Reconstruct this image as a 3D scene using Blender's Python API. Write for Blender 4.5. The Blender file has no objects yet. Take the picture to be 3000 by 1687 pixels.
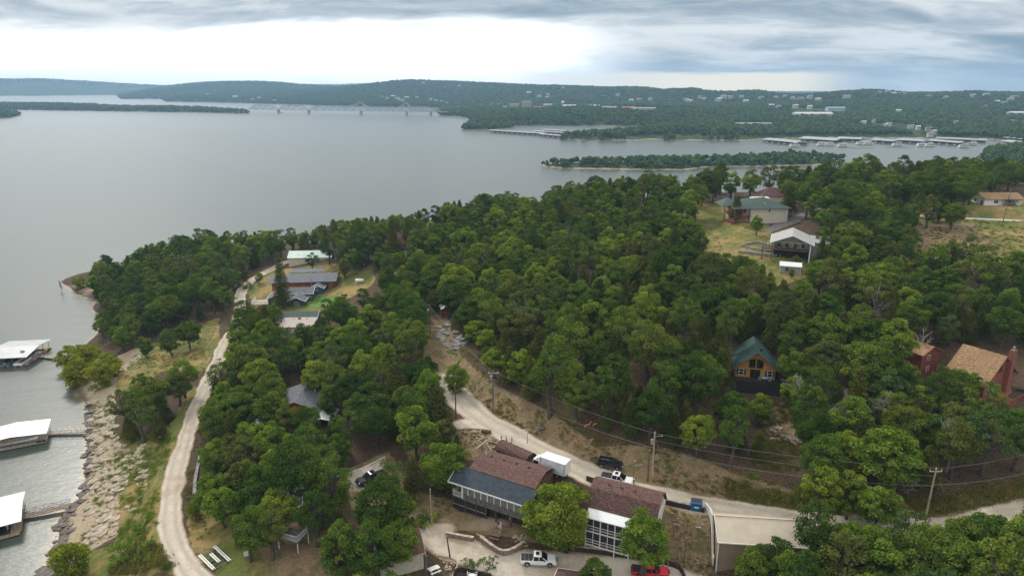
import bpy, bmesh, math, random
import numpy as np
from mathutils import Vector, Matrix, Euler
R = math.radians
rnd = random.Random(11); rng = np.random.default_rng(11)
scene = bpy.context.scene
COL = scene.collection
# ---------------------------------------------------------------- camera, world, sun, exposure
cam = bpy.data.cameras.new('camera'); cam.lens = 24; cam.sensor_width = 36; cam.clip_start = .5; cam.clip_end = 30000
co = bpy.data.objects.new('camera', cam); COL.objects.link(co)
co.location = (0, 0, 84); co.rotation_euler = (R(90-16.55), 0, 0); scene.camera = co
SUN_EL, SUN_AZ = R(38), R(-32)          # azimuth clockwise from north (+y)
EXPOSURE = 0.8
scene.view_settings.view_transform = 'Standard'; scene.view_settings.look = 'None'
scene.view_settings.exposure = EXPOSURE; scene.view_settings.gamma = 1; scene.view_settings.use_curve_mapping = False
scene.cycles.use_denoising = True
scene.cycles.max_bounces = 6; scene.cycles.diffuse_bounces = 3; scene.cycles.glossy_bounces = 3; scene.cycles.transmission_bounces = 4; scene.cycles.transparent_max_bounces = 8

class NT:
    """small helper for shader nodes"""
    def __init__(s, tree): s.t = tree; s.n = tree.nodes; s.l = tree.links
    def new(s, typ, **kw):
        nd = s.n.new(typ)
        for k, v in kw.items(): setattr(nd, k, v)
        return nd
    def put(s, sock, v):
        if v is None: return
        if hasattr(v, 'is_linked') or isinstance(v, bpy.types.NodeSocket): s.l.new(v, sock)
        else: sock.default_value = v
    def m(s, op, a, b=None, c=None, clamp=False):
        nd = s.new('ShaderNodeMath', operation=op, use_clamp=clamp)
        for i, v in enumerate((a, b, c)): s.put(nd.inputs[i], v)
        return nd.outputs[0]
    def ss(s, x, a, b, lo=0., hi=1.):
        nd = s.new('ShaderNodeMapRange', interpolation_type='SMOOTHSTEP')
        for i, v in enumerate((x, a, b, lo, hi)): s.put(nd.inputs[i], v)
        return nd.outputs[0]
    def mix(s, f, a, b, mode='MIX'):
        nd = s.new('ShaderNodeMix', data_type='RGBA', blend_type=mode)
        s.put(nd.inputs[0], f); s.put(nd.inputs[6], a if not isinstance(a, tuple) else (*a, 1)[:4]); s.put(nd.inputs[7], b if not isinstance(b, tuple) else (*b, 1)[:4])
        return nd.outputs[2]
    def noise(s, vec, scale, detail=3, rough=.55, dist=0, out=0):
        nd = s.new('ShaderNodeTexNoise'); s.put(nd.inputs['Vector'], vec)
        nd.inputs['Scale'].default_value = scale; nd.inputs['Detail'].default_value = detail; nd.inputs['Roughness'].default_value = rough; nd.inputs['Distortion'].default_value = dist
        return nd.outputs[out]
    def vec(s, x, y, z=0.):
        nd = s.new('ShaderNodeCombineXYZ')
        for i, v in enumerate((x, y, z)): s.put(nd.inputs[i], v)
        return nd.outputs[0]
    def xyz(s, v):
        nd = s.new('ShaderNodeSeparateXYZ'); s.l.new(v, nd.inputs[0]); return nd.outputs
    def ramp(s, f, stops):
        nd = s.new('ShaderNodeValToRGB'); s.put(nd.inputs[0], f); e = nd.color_ramp.elements
        while len(e) < len(stops): e.new(.5)
        for el, (p, c) in zip(e, stops): el.position = p; el.color = (*c, 1)
        return nd.outputs[0]

world = bpy.data.worlds.new('World'); scene.world = world; world.use_nodes = True
w = NT(world.node_tree); w.n.clear()
tc = w.new('ShaderNodeTexCoord').outputs['Generated']
dx, dy, dz = w.xyz(tc)
hyp = w.m('SQRT', w.m('ADD', w.m('MULTIPLY', dx, dx), w.m('MULTIPLY', dy, dy)))
saz = w.m('DIVIDE', dx, w.m('ADD', hyp, .0001))
el = w.m('MAXIMUM', dz, 0.0)
den = w.m('ADD', el, .17)
cx, cy = w.m('DIVIDE', dx, den), w.m('DIVIDE', dy, den)
n1 = w.noise(w.vec(w.m('MULTIPLY', cx, .62), cy, 2.3), 1.0, 5, .55, .7)
n2 = w.noise(w.vec(w.m('MULTIPLY', cx, .6), cy, 9.1), .9, 5, .58, .5)
n3 = w.noise(w.vec(w.m('MULTIPLY', cx, .7), cy, 5.), 2.6, 6, .6, .8)
cl = w.ss(w.m('ADD', w.m('MULTIPLY', n1, .65), w.m('MULTIPLY', n3, .35)), .36, .64)
cloud = w.ramp(cl, [(0., (.140, .188, .238)), (.35, (.215, .262, .302)), (.7, (.32, .355, .382)), (1., (.50, .515, .52))])
lgt = w.ss(el, .122, .26)                                            # the overcast brightens towards the zenith
cloud = w.mix(lgt, cloud, w.mix(cl, (.52, .54, .54), (.78, .77, .75)))
sky = w.new('ShaderNodeTexSky', sky_type='NISHITA'); sky.sun_disc = False; sky.sun_elevation = SUN_EL; sky.sun_rotation = SUN_AZ; sky.air_density = 1.2; sky.dust_density = 3.0
clear = w.mix(.85, w.mix(1., sky.outputs[0], (.10, .10, .10), 'MULTIPLY'), (1.6, 1.6, 1.58))
elb = w.m('ADD', el, w.m('MULTIPLY', w.m('SUBTRACT', n2, .5), .06))
sab = w.m('ADD', saz, w.m('MULTIPLY', w.m('SUBTRACT', n1, .5), .30))
front = w.ss(dy, -.2, .25)
gapL = w.m('MULTIPLY', w.m('MULTIPLY', w.ss(w.m('ADD', elb, w.ss(saz, -.2, -.5, 0., .016)), .096, .066), w.ss(sab, .24, -.04)), front)
gapR = w.m('MULTIPLY', w.m('MULTIPLY', w.ss(w.m('ADD', el, w.m('MULTIPLY', w.m('SUBTRACT', n3, .5), .012)), .019, .012), w.ss(saz, .46, .36)), front)
base = w.mix(w.m('MULTIPLY', gapL, w.ss(n3, .78, .54, .72, 1.)), cloud, clear)
lens = w.m('SUBTRACT', 1., w.m('ADD', w.m('POWER', w.m('DIVIDE', w.m('SUBTRACT', saz, -.128), .034), 2.), w.m('POWER', w.m('DIVIDE', w.m('SUBTRACT', el, .0745), .0078), 2.)))
base = w.mix(w.m('MULTIPLY', w.ss(w.m('ADD', lens, w.m('MULTIPLY', w.m('SUBTRACT', n3, .5), 1.2)), .0, .8), w.m('MULTIPLY', front, .75)), base, (.52, .58, .62))
hz = w.ss(el, .02, .0)
base = w.mix(w.m('MULTIPLY', hz, .35), base, (.66, .67, .66))
warm = w.mix(.9, clear, (1.05, .82, .46))
base = w.mix(w.m('MULTIPLY', gapR, w.m('SUBTRACT', 1., gapL)), base, warm)
bg = w.new('ShaderNodeBackground'); w.l.new(base, bg.inputs[0]); bg.inputs[1].default_value = 1.0
w.l.new(bg.outputs[0], w.new('ShaderNodeOutputWorld').inputs[0])

sl = bpy.data.lights.new('sun', 'SUN'); sl.energy = 1.5; sl.angle = R(11); sl.color = (1, .95, .87)
so = bpy.data.objects.new('sun', sl); COL.objects.link(so)
sd = Vector((math.sin(SUN_AZ)*math.cos(SUN_EL), math.cos(SUN_AZ)*math.cos(SUN_EL), math.sin(SUN_EL)))
so.rotation_euler = sd.to_track_quat('Z', 'Y').to_euler(); so.location = sd*400

# ---------------------------------------------------------------- terrain maths (metres; x east, y north, z above the lake)
def seg_info(px, py, line):
    """distance from points to a polyline, and the height of the line at the nearest place"""
    best = np.full(px.shape, 1e9); zz = np.zeros(px.shape)
    for a, b in zip(line[:-1], line[1:]):
        ax, ay, bx, by = a[0], a[1], b[0], b[1]
        dx, dy = bx-ax, by-ay
        t = np.clip(((px-ax)*dx+(py-ay)*dy)/(dx*dx+dy*dy+1e-9), 0, 1)
        d = np.hypot(px-ax-t*dx, py-ay-t*dy)
        m = d < best
        best = np.where(m, d, best)
        if len(a) > 2: zz = np.where(m, a[2]+t*(b[2]-a[2]), zz)
    return best, zz
def inside(px, py, poly):
    r = np.zeros(px.shape, bool); n = len(poly)
    for i in range(n):
        x0, y0 = poly[i][:2]; x1, y1 = poly[(i+1) % n][:2]
        if y0 == y1: continue
        r ^= ((y0 > py) != (y1 > py)) & (px < (x1-x0)*(py-y0)/(y1-y0)+x0)
    return r
def sdist(px, py, poly):
    d, _ = seg_info(px, py, [p[:2] for p in poly]+[poly[0][:2]])
    return np.where(inside(px, py, poly), d, -d)
def sstep(a, b, x):
    t = np.clip((x-a)/(b-a), 0, 1); return t*t*(3-2*t)
def mq_fit(pts, c, reg=-.02):
    p = np.array(pts, float); r = np.hypot(p[:, None, 0]-p[None, :, 0], p[:, None, 1]-p[None, :, 1])
    A = np.sqrt(r*r+c*c); n = len(p)
    M = np.zeros((n+1, n+1)); M[:n, :n] = A+np.eye(n)*reg*c; M[:n, n] = M[n, :n] = 1
    return p, np.linalg.solve(M, np.append(p[:, 2], 0)), c
def mq_eval(f, x, y):
    p, w, c = f; z = np.full(x.shape, w[-1])
    for i in range(len(p)): z += w[i]*np.sqrt((x-p[i, 0])**2+(y-p[i, 1])**2+c*c)
    return z
def vnoise(x, y, seed=0):
    def h(i, j):
        v = np.sin(i*127.1+j*311.7+seed*74.7)*43758.5453; return v-np.floor(v)
    i, j = np.floor(x), np.floor(y); u, v = x-i, y-j; u = u*u*(3-2*u); v = v*v*(3-2*v)
    return (h(i, j)*(1-u)+h(i+1, j)*u)*(1-v)+(h(i, j+1)*(1-u)+h(i+1, j+1)*u)*v
def fbm(x, y, seed=0, o=3):
    s = 0; a = .5
    for k in range(o): s = s+a*vnoise(x*2**k, y*2**k, seed+k*9); a *= .5
    return s
SHORE = [(-83.32, 101.93, 0), (-89.6, 116.13, 0), (-92.16, 122.39, 0), (-91.58, 127.04, 0), (-95.6, 134.6, 0), (-101.8, 145.78, 0), (-106.8, 155.03, 0), (-117.49, 171.46, 0), (-127.84, 182.61, 0), (-139.96, 200.53, 0), (-143.97, 215.35, 0), (-146.86, 228.69, 0), (-155.6, 245.57, 0), (-168.78, 264.87, 0), (-177.01, 270.49, 0), (-187.85, 279.35, 0), (-193.47, 285.55, 0), (-185,300,0), (-168,335,0), (-110,368,0), (-40,392,0), (60,425,0), (160,455,0), (280,470,0), (420,470,0)]
CTRL = SHORE+[(-140,60,-6), (-120,100,-5), (-120,140,-6), (-140,170,-6), (-160,210,-6), (-185,240,-5), (-230,280,-8), (-220,330,-8), (-180,370,-8), (-110,410,-8), (0,440,-8), (100,480,-8), (200,510,-8), (420,520,-8), (-220,150,-9), (-220,60,-8), (-70,40,-2)]+[
 (-86.33, 129.77, 2.6), (-99.52, 153.22, 2.4), (-114.23, 174.19, 1.8), (-75.48, 116.59, 3.2), (-73.91, 107.5, 2.2), (-79.57, 127.22, 4.2), (-85.24, 141.05, 4.5), (-119.54, 194.56, 2.5),
 (-109.76, 205.54, 5), (-138.07, 245.3, 3.5), (-158.66, 258.57, 2), (-186.36, 299.66, 2), (-163.02, 300.46, 5), (-141.53, 305.21, 7), (-120.47, 244.38, 6.5), (-48.64, 95.59, 8.6), (-41.3, 94.33, 9.6), (-44.86, 107.79, 9.3), (-33.3, 93.82, 10), (-60.12, 134.3, 8.3),
 (-29.52, 117.97, 10), (-36.74, 112.45, 9.8), (-21.95, 108.87, 10), (-18.19, 96.41, 9.3), (4.5, 95.09, 9), (21.72, 91.01, 9), (-5.47, 91.74, 8.6), (-11.72, 100.23, 9.8), (-1.17, 100.48, 10.3), (-10.22, 107.4, 10.5), (0, 104.54, 10.5),
 (11.4, 96.98, 10.2), (19.6, 94.99, 10.4), (29.32, 95.93, 11), (27.52, 98.72, 13.6), (32.36, 90.41, 9.5), (46.66, 86.89, 12.4), (60.39, 84.34, 14.5), (75.75, 81.91, 16.5), (49.11, 80.76, 11), (65.92, 77.44, 14),
 (-1.5, 136.35, 17.2), (13.31, 119.13, 17.6), (24.36, 107.28, 17.4), (35.41, 103.28, 17.2), (45.6, 99.1, 17.3), (56.11, 97.4, 17.8), (76.98, 99.96, 20), (88.52, 100.43, 21),
 (7.35, 134.56, 20.5), (20.74, 125.5, 21), (34.29, 124.5, 21.5), (52.34, 130.27, 19), (53.06, 134.14, 21.5), (52.58, 119.13, 17.6), (65.67, 118.29, 21), (82.29, 124.5, 21.5), (97.02, 126.02, 21.5), (113.03, 129.26, 23),
 (0, 166.51, 20), (16.95, 158.71, 23), (37.2, 154.81, 24.5), (59.91, 161.5, 26.5), (85.59, 161.5, 26.5), (105.67, 152.2, 25.5), (133.37, 157.28, 28),
 (-24.05, 232.05, 20.5), (0, 210.47, 23), (21.59, 208.3, 27), (43.24, 209.18, 29), (61.55, 205.38, 30), (83.26, 204.81, 33.2), (81.46, 194.05, 30.9), (106.2, 206.12, 32), (135.6, 211.48, 34), (161.43, 202.73, 35),
 (-44.96, 261.44, 21.5), (-20.94, 273.78, 25), (6.98, 275.05, 29), (41.24, 271.51, 32.5), (73.64, 250.05, 34), (82.88, 240.05, 36), (103.02, 245.15, 37.5), (135.06, 242.52, 38), (183.89, 251.68, 40.5), (190.05, 234.61, 39.5),
 (150,290,42), (220,300,43), (90,300,38), (30,310,33), (-20,310,26), (-60,320,19), (-110,310,12), (330,300,44),
 (-71.14, 226.09, 12.3), (-77.32, 219.4, 12), (-66.38, 235.45, 13.2), (-55.61, 237.38, 15.2), (-128.76, 322.27, 9.5), (-88.63, 287.55, 14.5), (-65.93, 273.07, 18), (-96.51, 266.04, 11.2), (-66.39, 198.52, 12.2),
 (-75.74, 175.13, 8.6), (-51.07, 150.03, 10.5), (-48.2, 135.24, 10.3), (-39.17, 160.54, 13), (-33.55, 179.52, 15), (-25.32, 144.11, 13.4), (-24.95, 127.39, 12.2), (-49.05, 183.69, 13.4), (-56.1, 213.31, 14), (60,40,6), (0,50,6), (120,60,12), (200,80,18), (260,200,32), (330,120,24), (-40,60,4)]
ROADS = {
 'lower': (2.05, [(-35.36, 83.09, 8.9), (-45.44, 87.79, 8.5), (-50.77, 91.98, 8.2), (-56.92, 98.79, 7.8), (-61.43, 105.41, 7.4), (-65.09, 112.99, 7.2), (-68.87, 122.59, 7.1), (-72.98, 134.93, 7.1), (-76.78, 147.61, 7.2), (-80.52, 163.97, 7.6), (-83.53, 177.73, 8), (-87.02, 192.4, 8.4), (-90.43, 210.65, 9), (-94.81, 226.71, 9.6), (-100.41, 241.91, 10.2), (-101.81, 257.72, 10.7), (-99.49, 268.67, 11.2), (-94.26, 281.24, 12.3), (-77.83, 280.35, 15.5)]),
 'upper': (3.3, [(-44.86, 240.46, 18.2), (-36.89, 220.82, 17.6), (-28.74, 198.07, 16.8), (-22.22, 174.59, 15.9), (-17.9, 157.43, 15.3), (-12.2, 143.69, 14.9), (-7.46, 135.19, 14.9), (-2.14, 128.37, 15), (4.07, 120.99, 15.2), (10.33, 114.28, 15.4), (16.69, 108.64, 15.5), (22.86, 105.17, 15.5), (29.44, 102.48, 15.5), (36.75, 99.47, 15.6), (44.73, 96.44, 16), (53.38, 93.62, 16.6), (63.8, 91.2, 17.6), (73.51, 91.71, 18.6), (83.66, 93.54, 19.8)]),
 'ridge': (1.7, [(137.3, 251.64, 38.2), (149.77, 246.79, 38.2), (165.04, 241.46, 38.2), (190.61, 234.88, 38)]),
 'drive': (2.4, [(88.33, 236.06, 34.6), (98.71, 243.18, 36), (110.36, 253.9, 37.4), (121.68, 262.29, 38)]),
}
PADS = [  # x, y, radius, z: ground levelled for buildings
 (-3.68, 106.06,6,10.5), (53.73, 135.62,4.5,19.7), (90.53, 209.86,5,33.8), (92.45, 246.39,9,36.2), (187.56, 256.96,9,40.6), (-74.7, 230.07,9,12.4), (101.01, 136.54,6,22.0), (94.02, 143.03,4,21.9)]
_NEAR = mq_fit(CTRL, 6.0)
def ground_z(x, y):
    x = np.asarray(x, float); y = np.asarray(y, float)
    z = mq_eval(_NEAR, x, y)
    z = z+(fbm(x*.09, y*.09, 3)-.44)*np.clip(z*.25, 0, 1.1)+(fbm(x*.5, y*.5, 7, 2)-.37)*np.clip(z*.2, 0, .22)
    for px, py, r, pz in PADS:
        w = 1-sstep(r, r+5, np.hypot(x-px, y-py)); z = z+(pz-z)*w
    for hw, line in ROADS.values():
        d, rz = seg_info(x, y, line); w = 1-sstep(hw+.6, hw+4.5, d); z = z+(rz-.05-z)*w
    return z
def gz(x, y): return float(ground_z(np.array([x]), np.array([y]))[0])

# ---------------------------------------------------------------- helpers
def tag(o, label=None, cat=None, group=None, kind=None):
    if label: o['label'] = label
    if cat: o['category'] = cat
    if group: o['group'] = group
    if kind: o['kind'] = kind
    return o
def link(name, data, mat=None, parent=None, loc=None, rz=0, scale=None):
    o = bpy.data.objects.new(name, data); COL.objects.link(o)
    if mat is not None and data is not None and not data.materials: data.materials.append(mat)
    if parent is not None: o.parent = parent
    if loc is not None: o.location = loc
    if rz: o.rotation_euler = (0, 0, rz)
    if scale is not None: o.scale = scale if hasattr(scale, '__len__') else (scale,)*3
    return o
def thing(name, label, cat, loc, rz=0, group=None, scale=None):
    o = link(name, None, None, None, loc, rz, scale); o.empty_display_size = .3
    return tag(o, label, cat, group)
def arr_mesh(name, v, f, smooth=False):
    """mesh from numpy arrays; f is (n,3) or (n,4)"""
    v = np.asarray(v, np.float32); f = np.asarray(f, np.int32); k = f.shape[1]; n = len(f)
    me = bpy.data.meshes.new(name); me.vertices.add(len(v)); me.vertices.foreach_set('co', v.ravel())
    me.loops.add(n*k); me.loops.foreach_set('vertex_index', f.ravel()); me.polygons.add(n)
    me.polygons.foreach_set('loop_start', np.arange(0, n*k, k, dtype=np.int32))
    me.polygons.foreach_set('use_smooth', np.full(n, smooth)); me.update(calc_edges=True)
    return me
def attr(me, name, vals, dom='POINT', typ='FLOAT'):
    a = me.attributes.new(name, typ, dom); a.data.foreach_set('value' if typ == 'FLOAT' else 'color', np.asarray(vals, np.float32).ravel())
class MB:
    """collects boxes, bars, tubes and polygons into one mesh"""
    def __init__(s): s.v = []; s.f = []
    def poly(s, pts): n = len(s.v); s.v += [tuple(p) for p in pts]; s.f.append(tuple(range(n, n+len(pts)))); return s
    def box(s, c, d, rz=0, m=None):
        n = len(s.v); M = m or Matrix.Rotation(rz, 3, 'Z')
        for k in range(8):
            p = M @ Vector((d[0]*((k & 1)-.5), d[1]*((k >> 1 & 1)-.5), d[2]*((k >> 2)-.5))); s.v.append((p.x+c[0], p.y+c[1], p.z+c[2]))
        for q in ((0, 2, 3, 1), (4, 5, 7, 6), (0, 1, 5, 4), (2, 6, 7, 3), (0, 4, 6, 2), (1, 3, 7, 5)): s.f.append(tuple(n+i for i in q))
        return s
    def lo(s, x0, x1, y0, y1, z0, z1): return s.box(((x0+x1)/2, (y0+y1)/2, (z0+z1)/2), (x1-x0, y1-y0, z1-z0))
    def bar(s, a, b, wd, ht=None):
        a, b = Vector(a), Vector(b); d = b-a; L = d.length
        if L < 1e-6: return s
        q = d.to_track_quat('X', 'Z').to_matrix(); return s.box((a+b)/2, (L, wd, ht or wd), m=q)
    def tube(s, a, b, r0, r1=None, n=8, cap=True):
        a, b = Vector(a), Vector(b); r1 = r0 if r1 is None else r1; q = (b-a).to_track_quat('Z', 'Y').to_matrix(); k = len(s.v)
        for c, r in ((a, r0), (b, r1)):
            for i in range(n): t = 2*math.pi*i/n; s.v.append(tuple(c+q @ Vector((r*math.cos(t), r*math.sin(t), 0))))
        for i in range(n): j = (i+1) % n; s.f.append((k+i, k+j, k+n+j, k+n+i))
        if cap: s.f.append(tuple(k+i for i in reversed(range(n)))); s.f.append(tuple(k+n+i for i in range(n)))
        return s
    def path(s, pts, r, n=5):
        for a, b in zip(pts[:-1], pts[1:]): s.tube(a, b, r, r, n, False)
        return s
    def prism(s, poly, axis, a0, a1):
        """polygon of (u, z) swept along axis 'x' or 'y', or polygon of (x, y) swept along 'z'"""
        P = {'x': lambda u, z, a: (a, u, z), 'y': lambda u, z, a: (u, a, z), 'z': lambda u, z, a: (u, z, a)}[axis]
        k = len(s.v); n = len(poly); s.v += [P(u, z, a0) for u, z in poly]+[P(u, z, a1) for u, z in poly]
        s.f.append(tuple(range(k, k+n))); s.f.append(tuple(reversed(range(k+n, k+2*n))))
        for i in range(n): j = (i+1) % n; s.f.append((k+i, k+n+i, k+n+j, k+j))
        return s
    def loft(s, secs, close=True, cap=True):
        k = len(s.v); n = len(secs[0])
        for q in secs: s.v += [tuple(p) for p in q]
        for a in range(len(secs)-1):
            for i in range(n if close else n-1): j = (i+1) % n; s.f.append((k+a*n+i, k+a*n+j, k+(a+1)*n+j, k+(a+1)*n+i))
        if cap: s.f.append(tuple(k+i for i in reversed(range(n)))); s.f.append(tuple(k+(len(secs)-1)*n+i for i in range(n)))
        return s
    def mesh(s, name, smooth=False):
        me = bpy.data.meshes.new(name); me.from_pydata(s.v, [], s.f)
        bm = bmesh.new(); bm.from_mesh(me); bmesh.ops.recalc_face_normals(bm, faces=bm.faces); bm.to_mesh(me); bm.free()
        if smooth: me.polygons.foreach_set('use_smooth', [True]*len(me.polygons))
        return me
    def build(s, name, mat, parent=None, loc=None, rz=0, smooth=False, bevel=0):
        o = link(name, s.mesh(name, smooth), mat, parent, loc, rz)
        if bevel: b = o.modifiers.new('bevel', 'BEVEL'); b.width = bevel; b.segments = 2; b.limit_method = 'ANGLE'
        return o
def copy_tree(o, parent=None):
    c = o.copy(); COL.objects.link(c)
    if parent is not None: c.parent = parent
    for ch in o.children: copy_tree(ch, c)
    return c
# ---------------------------------------------------------------- materials
def newmat(name):
    m = bpy.data.materials.new(name); m.use_nodes = True; t = NT(m.node_tree); p = t.n['Principled BSDF']; return m, t, p
def pm(name, col, rough=.7, var=.18, scale=2., metal=0, bump=0, bscale=None, spec=.4, col2=None, det=5, wave=None):
    """plain procedural material: colour broken up by noise, optional bump, optional ribs (axis, scale, depth)"""
    m, t, p = newmat(name); tcn = t.new('ShaderNodeTexCoord'); v = tcn.outputs['Object']
    f = t.noise(v, scale, det, .6)
    c2 = col2 or tuple(max(0, c*(1-var*1.6)) for c in col); c1 = tuple(min(1, c*(1+var*.6)) for c in col)
    t.put(p.inputs['Base Color'], t.mix(t.ss(f, .32, .68), c2, c1)); p.inputs['Roughness'].default_value = rough; p.inputs['Metallic'].default_value = metal; p.inputs['Specular IOR Level'].default_value = spec
    h = None
    if bump: h = t.noise(v, bscale or scale*4, 4, .6)
    if wave:
        ax, sc, dp = wave; wv = t.new('ShaderNodeTexWave', wave_type='BANDS', bands_direction=ax, wave_profile='SAW' if dp < 0 else 'SIN'); t.l.new(v, wv.inputs[0]); wv.inputs['Scale'].default_value = sc
        lk = p.inputs['Base Color'].links[0].from_socket; t.put(p.inputs['Base Color'], t.mix(t.m('MULTIPLY', t.ss(wv.outputs[1], .75, 1.), .22), lk, tuple(x*.45 for x in col)))
        h = t.m('ADD', t.m('MULTIPLY', wv.outputs[1], abs(dp)), t.m('MULTIPLY', h, .3) if h is not None else 0.); bump = bump or .5
    if h is not None:
        b = t.new('ShaderNodeBump'); b.inputs['Strength'].default_value = bump; b.inputs['Distance'].default_value = .06; t.l.new(h, b.inputs['Height']); t.l.new(b.outputs[0], p.inputs['Normal'])
    return m
def shingle(name, c1, c2, c3):
    m, t, p = newmat(name); v = t.new('ShaderNodeTexCoord').outputs['Object']
    br = t.new('ShaderNodeTexVoronoi', feature='F1'); mp = t.new('ShaderNodeMapping'); t.l.new(v, mp.inputs[0]); mp.inputs['Scale'].default_value = (3.2, 5.5, 5.5); t.l.new(mp.outputs[0], br.inputs['Vector']); br.inputs['Scale'].default_value = 1
    cell = t.xyz(br.outputs['Color'])[0]
    col = t.mix(t.ss(cell, .15, .9), c1, c2); col = t.mix(t.m('MULTIPLY', t.ss(t.noise(v, .5, 3), .4, .7), .5), col, c3)
    t.put(p.inputs['Base Color'], col); p.inputs['Roughness'].default_value = .9; p.inputs['Specular IOR Level'].default_value = .2
    b = t.new('ShaderNodeBump'); b.inputs['Strength'].default_value = .5; b.inputs['Distance'].default_value = .03; t.l.new(cell, b.inputs['Height']); t.l.new(b.outputs[0], p.inputs['Normal'])
    return m
def leafmat(name, stops, trans=.22):
    m, t, p = newmat(name); t.n.remove(p)
    rd = t.new('ShaderNodeObjectInfo').outputs['Random']; at_ = t.new('ShaderNodeAttribute', attribute_name='tint').outputs['Fac']
    c = t.ramp(rd, stops)
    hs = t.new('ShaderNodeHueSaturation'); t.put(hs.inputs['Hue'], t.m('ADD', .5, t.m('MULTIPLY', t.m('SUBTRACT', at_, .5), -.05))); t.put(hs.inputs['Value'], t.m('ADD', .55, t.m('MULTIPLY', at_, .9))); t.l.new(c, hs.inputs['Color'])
    d = t.new('ShaderNodeBsdfDiffuse'); g = t.new('ShaderNodeBsdfTranslucent'); t.l.new(hs.outputs[0], d.inputs[0]); t.put(g.inputs[0], t.mix(1., hs.outputs[0], (1.3, 1.35, .55), 'MULTIPLY'))
    mx = t.new('ShaderNodeMixShader'); mx.inputs[0].default_value = trans; t.l.new(d.outputs[0], mx.inputs[1]); t.l.new(g.outputs[0], mx.inputs[2]); t.l.new(mx.outputs[0], t.n['Material Output'].inputs[0])
    return m
M = {}
M['oak'] = leafmat('oak_leaves', [(0., (.052, .095, .020)), (.2, (.074, .130, .024)), (.45, (.100, .162, .030)), (.65, (.122, .182, .032)), (.82, (.150, .188, .036)), (.92, (.125, .140, .045)), (1., (.078, .130, .042))])
M['bright'] = leafmat('bright_leaves', [(0., (.125, .20, .030)), (.5, (.16, .24, .036)), (1., (.20, .255, .038))], .3)
M['yellow'] = leafmat('yellow_green_leaves', [(0., (.19, .235, .024)), (1., (.26, .28, .03))], .32)
M['cedar'] = leafmat('cedar_needles', [(0., (.058, .080, .022)), (.5, (.085, .105, .024)), (1., (.125, .125, .030))], .1)
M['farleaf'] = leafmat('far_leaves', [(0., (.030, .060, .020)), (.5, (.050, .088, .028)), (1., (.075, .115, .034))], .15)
M['bark'] = pm('bark', (.10, .085, .07), .95, .3, 3, bump=.6)
M['deadwood'] = pm('dead_wood', (.30, .275, .245), .9, .2, 3, bump=.3)
# ground: leaf litter, mown or dry grass, bare earth and pale limestone, by zone attributes with broken edges
def groundmat():
    m, t, p = newmat('ground_cover'); v = t.new('ShaderNodeNewGeometry').outputs['Position']
    z = t.new('ShaderNodeAttribute', attribute_name='zone'); r, g, b = t.xyz(z.outputs['Vector'])[:]
    nb = t.noise(v, .55, 6, .65); nf = t.noise(v, 2.6, 6, .7); nl = t.noise(v, .08, 4, .6); nk = t.noise(v, 7., 4, .7)
    litter = t.mix(t.ss(nf, .35, .68), (.050, .034, .022), (.135, .092, .055))
    litter = t.mix(t.m('MULTIPLY', t.ss(nb, .50, .72), .6), litter, (.052, .066, .022))
    grass = t.mix(t.ss(nf, .3, .7), (.085, .115, .026), (.16, .165, .045)); grass = t.mix(t.ss(t.m('ADD', t.m('MULTIPLY', nl, .6), t.m('MULTIPLY', nb, .4)), .44, .60), grass, (.30, .215, .085))
    dirt = t.mix(t.ss(nf, .3, .7), (.175, .115, .065), (.33, .235, .145)); dirt = t.mix(t.m('MULTIPLY', t.ss(nb, .46, .62), .8), dirt, (.125, .122, .042)); dirt = t.mix(t.ss(nk, .67, .74), dirt, (.50, .45, .38))
    lime = t.mix(t.ss(nf, .3, .7), (.29, .22, .14), (.49, .40, .285)); lime = t.mix(t.ss(nb, .60, .72), lime, (.13, .16, .035)); lime = t.mix(t.ss(t.noise(v, 1.3, 5, .8, 1.5), .60, .66), lime, (.20, .15, .10))
    wob = t.m('MULTIPLY', t.m('SUBTRACT', nb, .5), .9)
    col = t.mix(t.ss(t.m('ADD', r, wob), .40, .60), litter, grass); col = t.mix(t.ss(t.m('ADD', g, wob), .40, .60), col, dirt); col = t.mix(t.ss(t.m('ADD', b, wob), .40, .60), col, lime)
    wet = t.ss(t.m('ADD', t.xyz(v)[2], t.m('MULTIPLY', t.m('SUBTRACT', nb, .5), .8)), .7, .1); col = t.mix(t.m('MULTIPLY', wet, .8), col, (.085, .062, .042))
    t.put(p.inputs['Base Color'], col); p.inputs['Roughness'].default_value = .95; p.inputs['Specular IOR Level'].default_value = .15
    bp = t.new('ShaderNodeBump'); bp.inputs['Strength'].default_value = .9; bp.inputs['Distance'].default_value = .25; t.put(bp.inputs['Height'], t.m('ADD', nf, nb)); t.l.new(bp.outputs[0], p.inputs['Normal'])
    return m
M['ground'] = groundmat()
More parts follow.
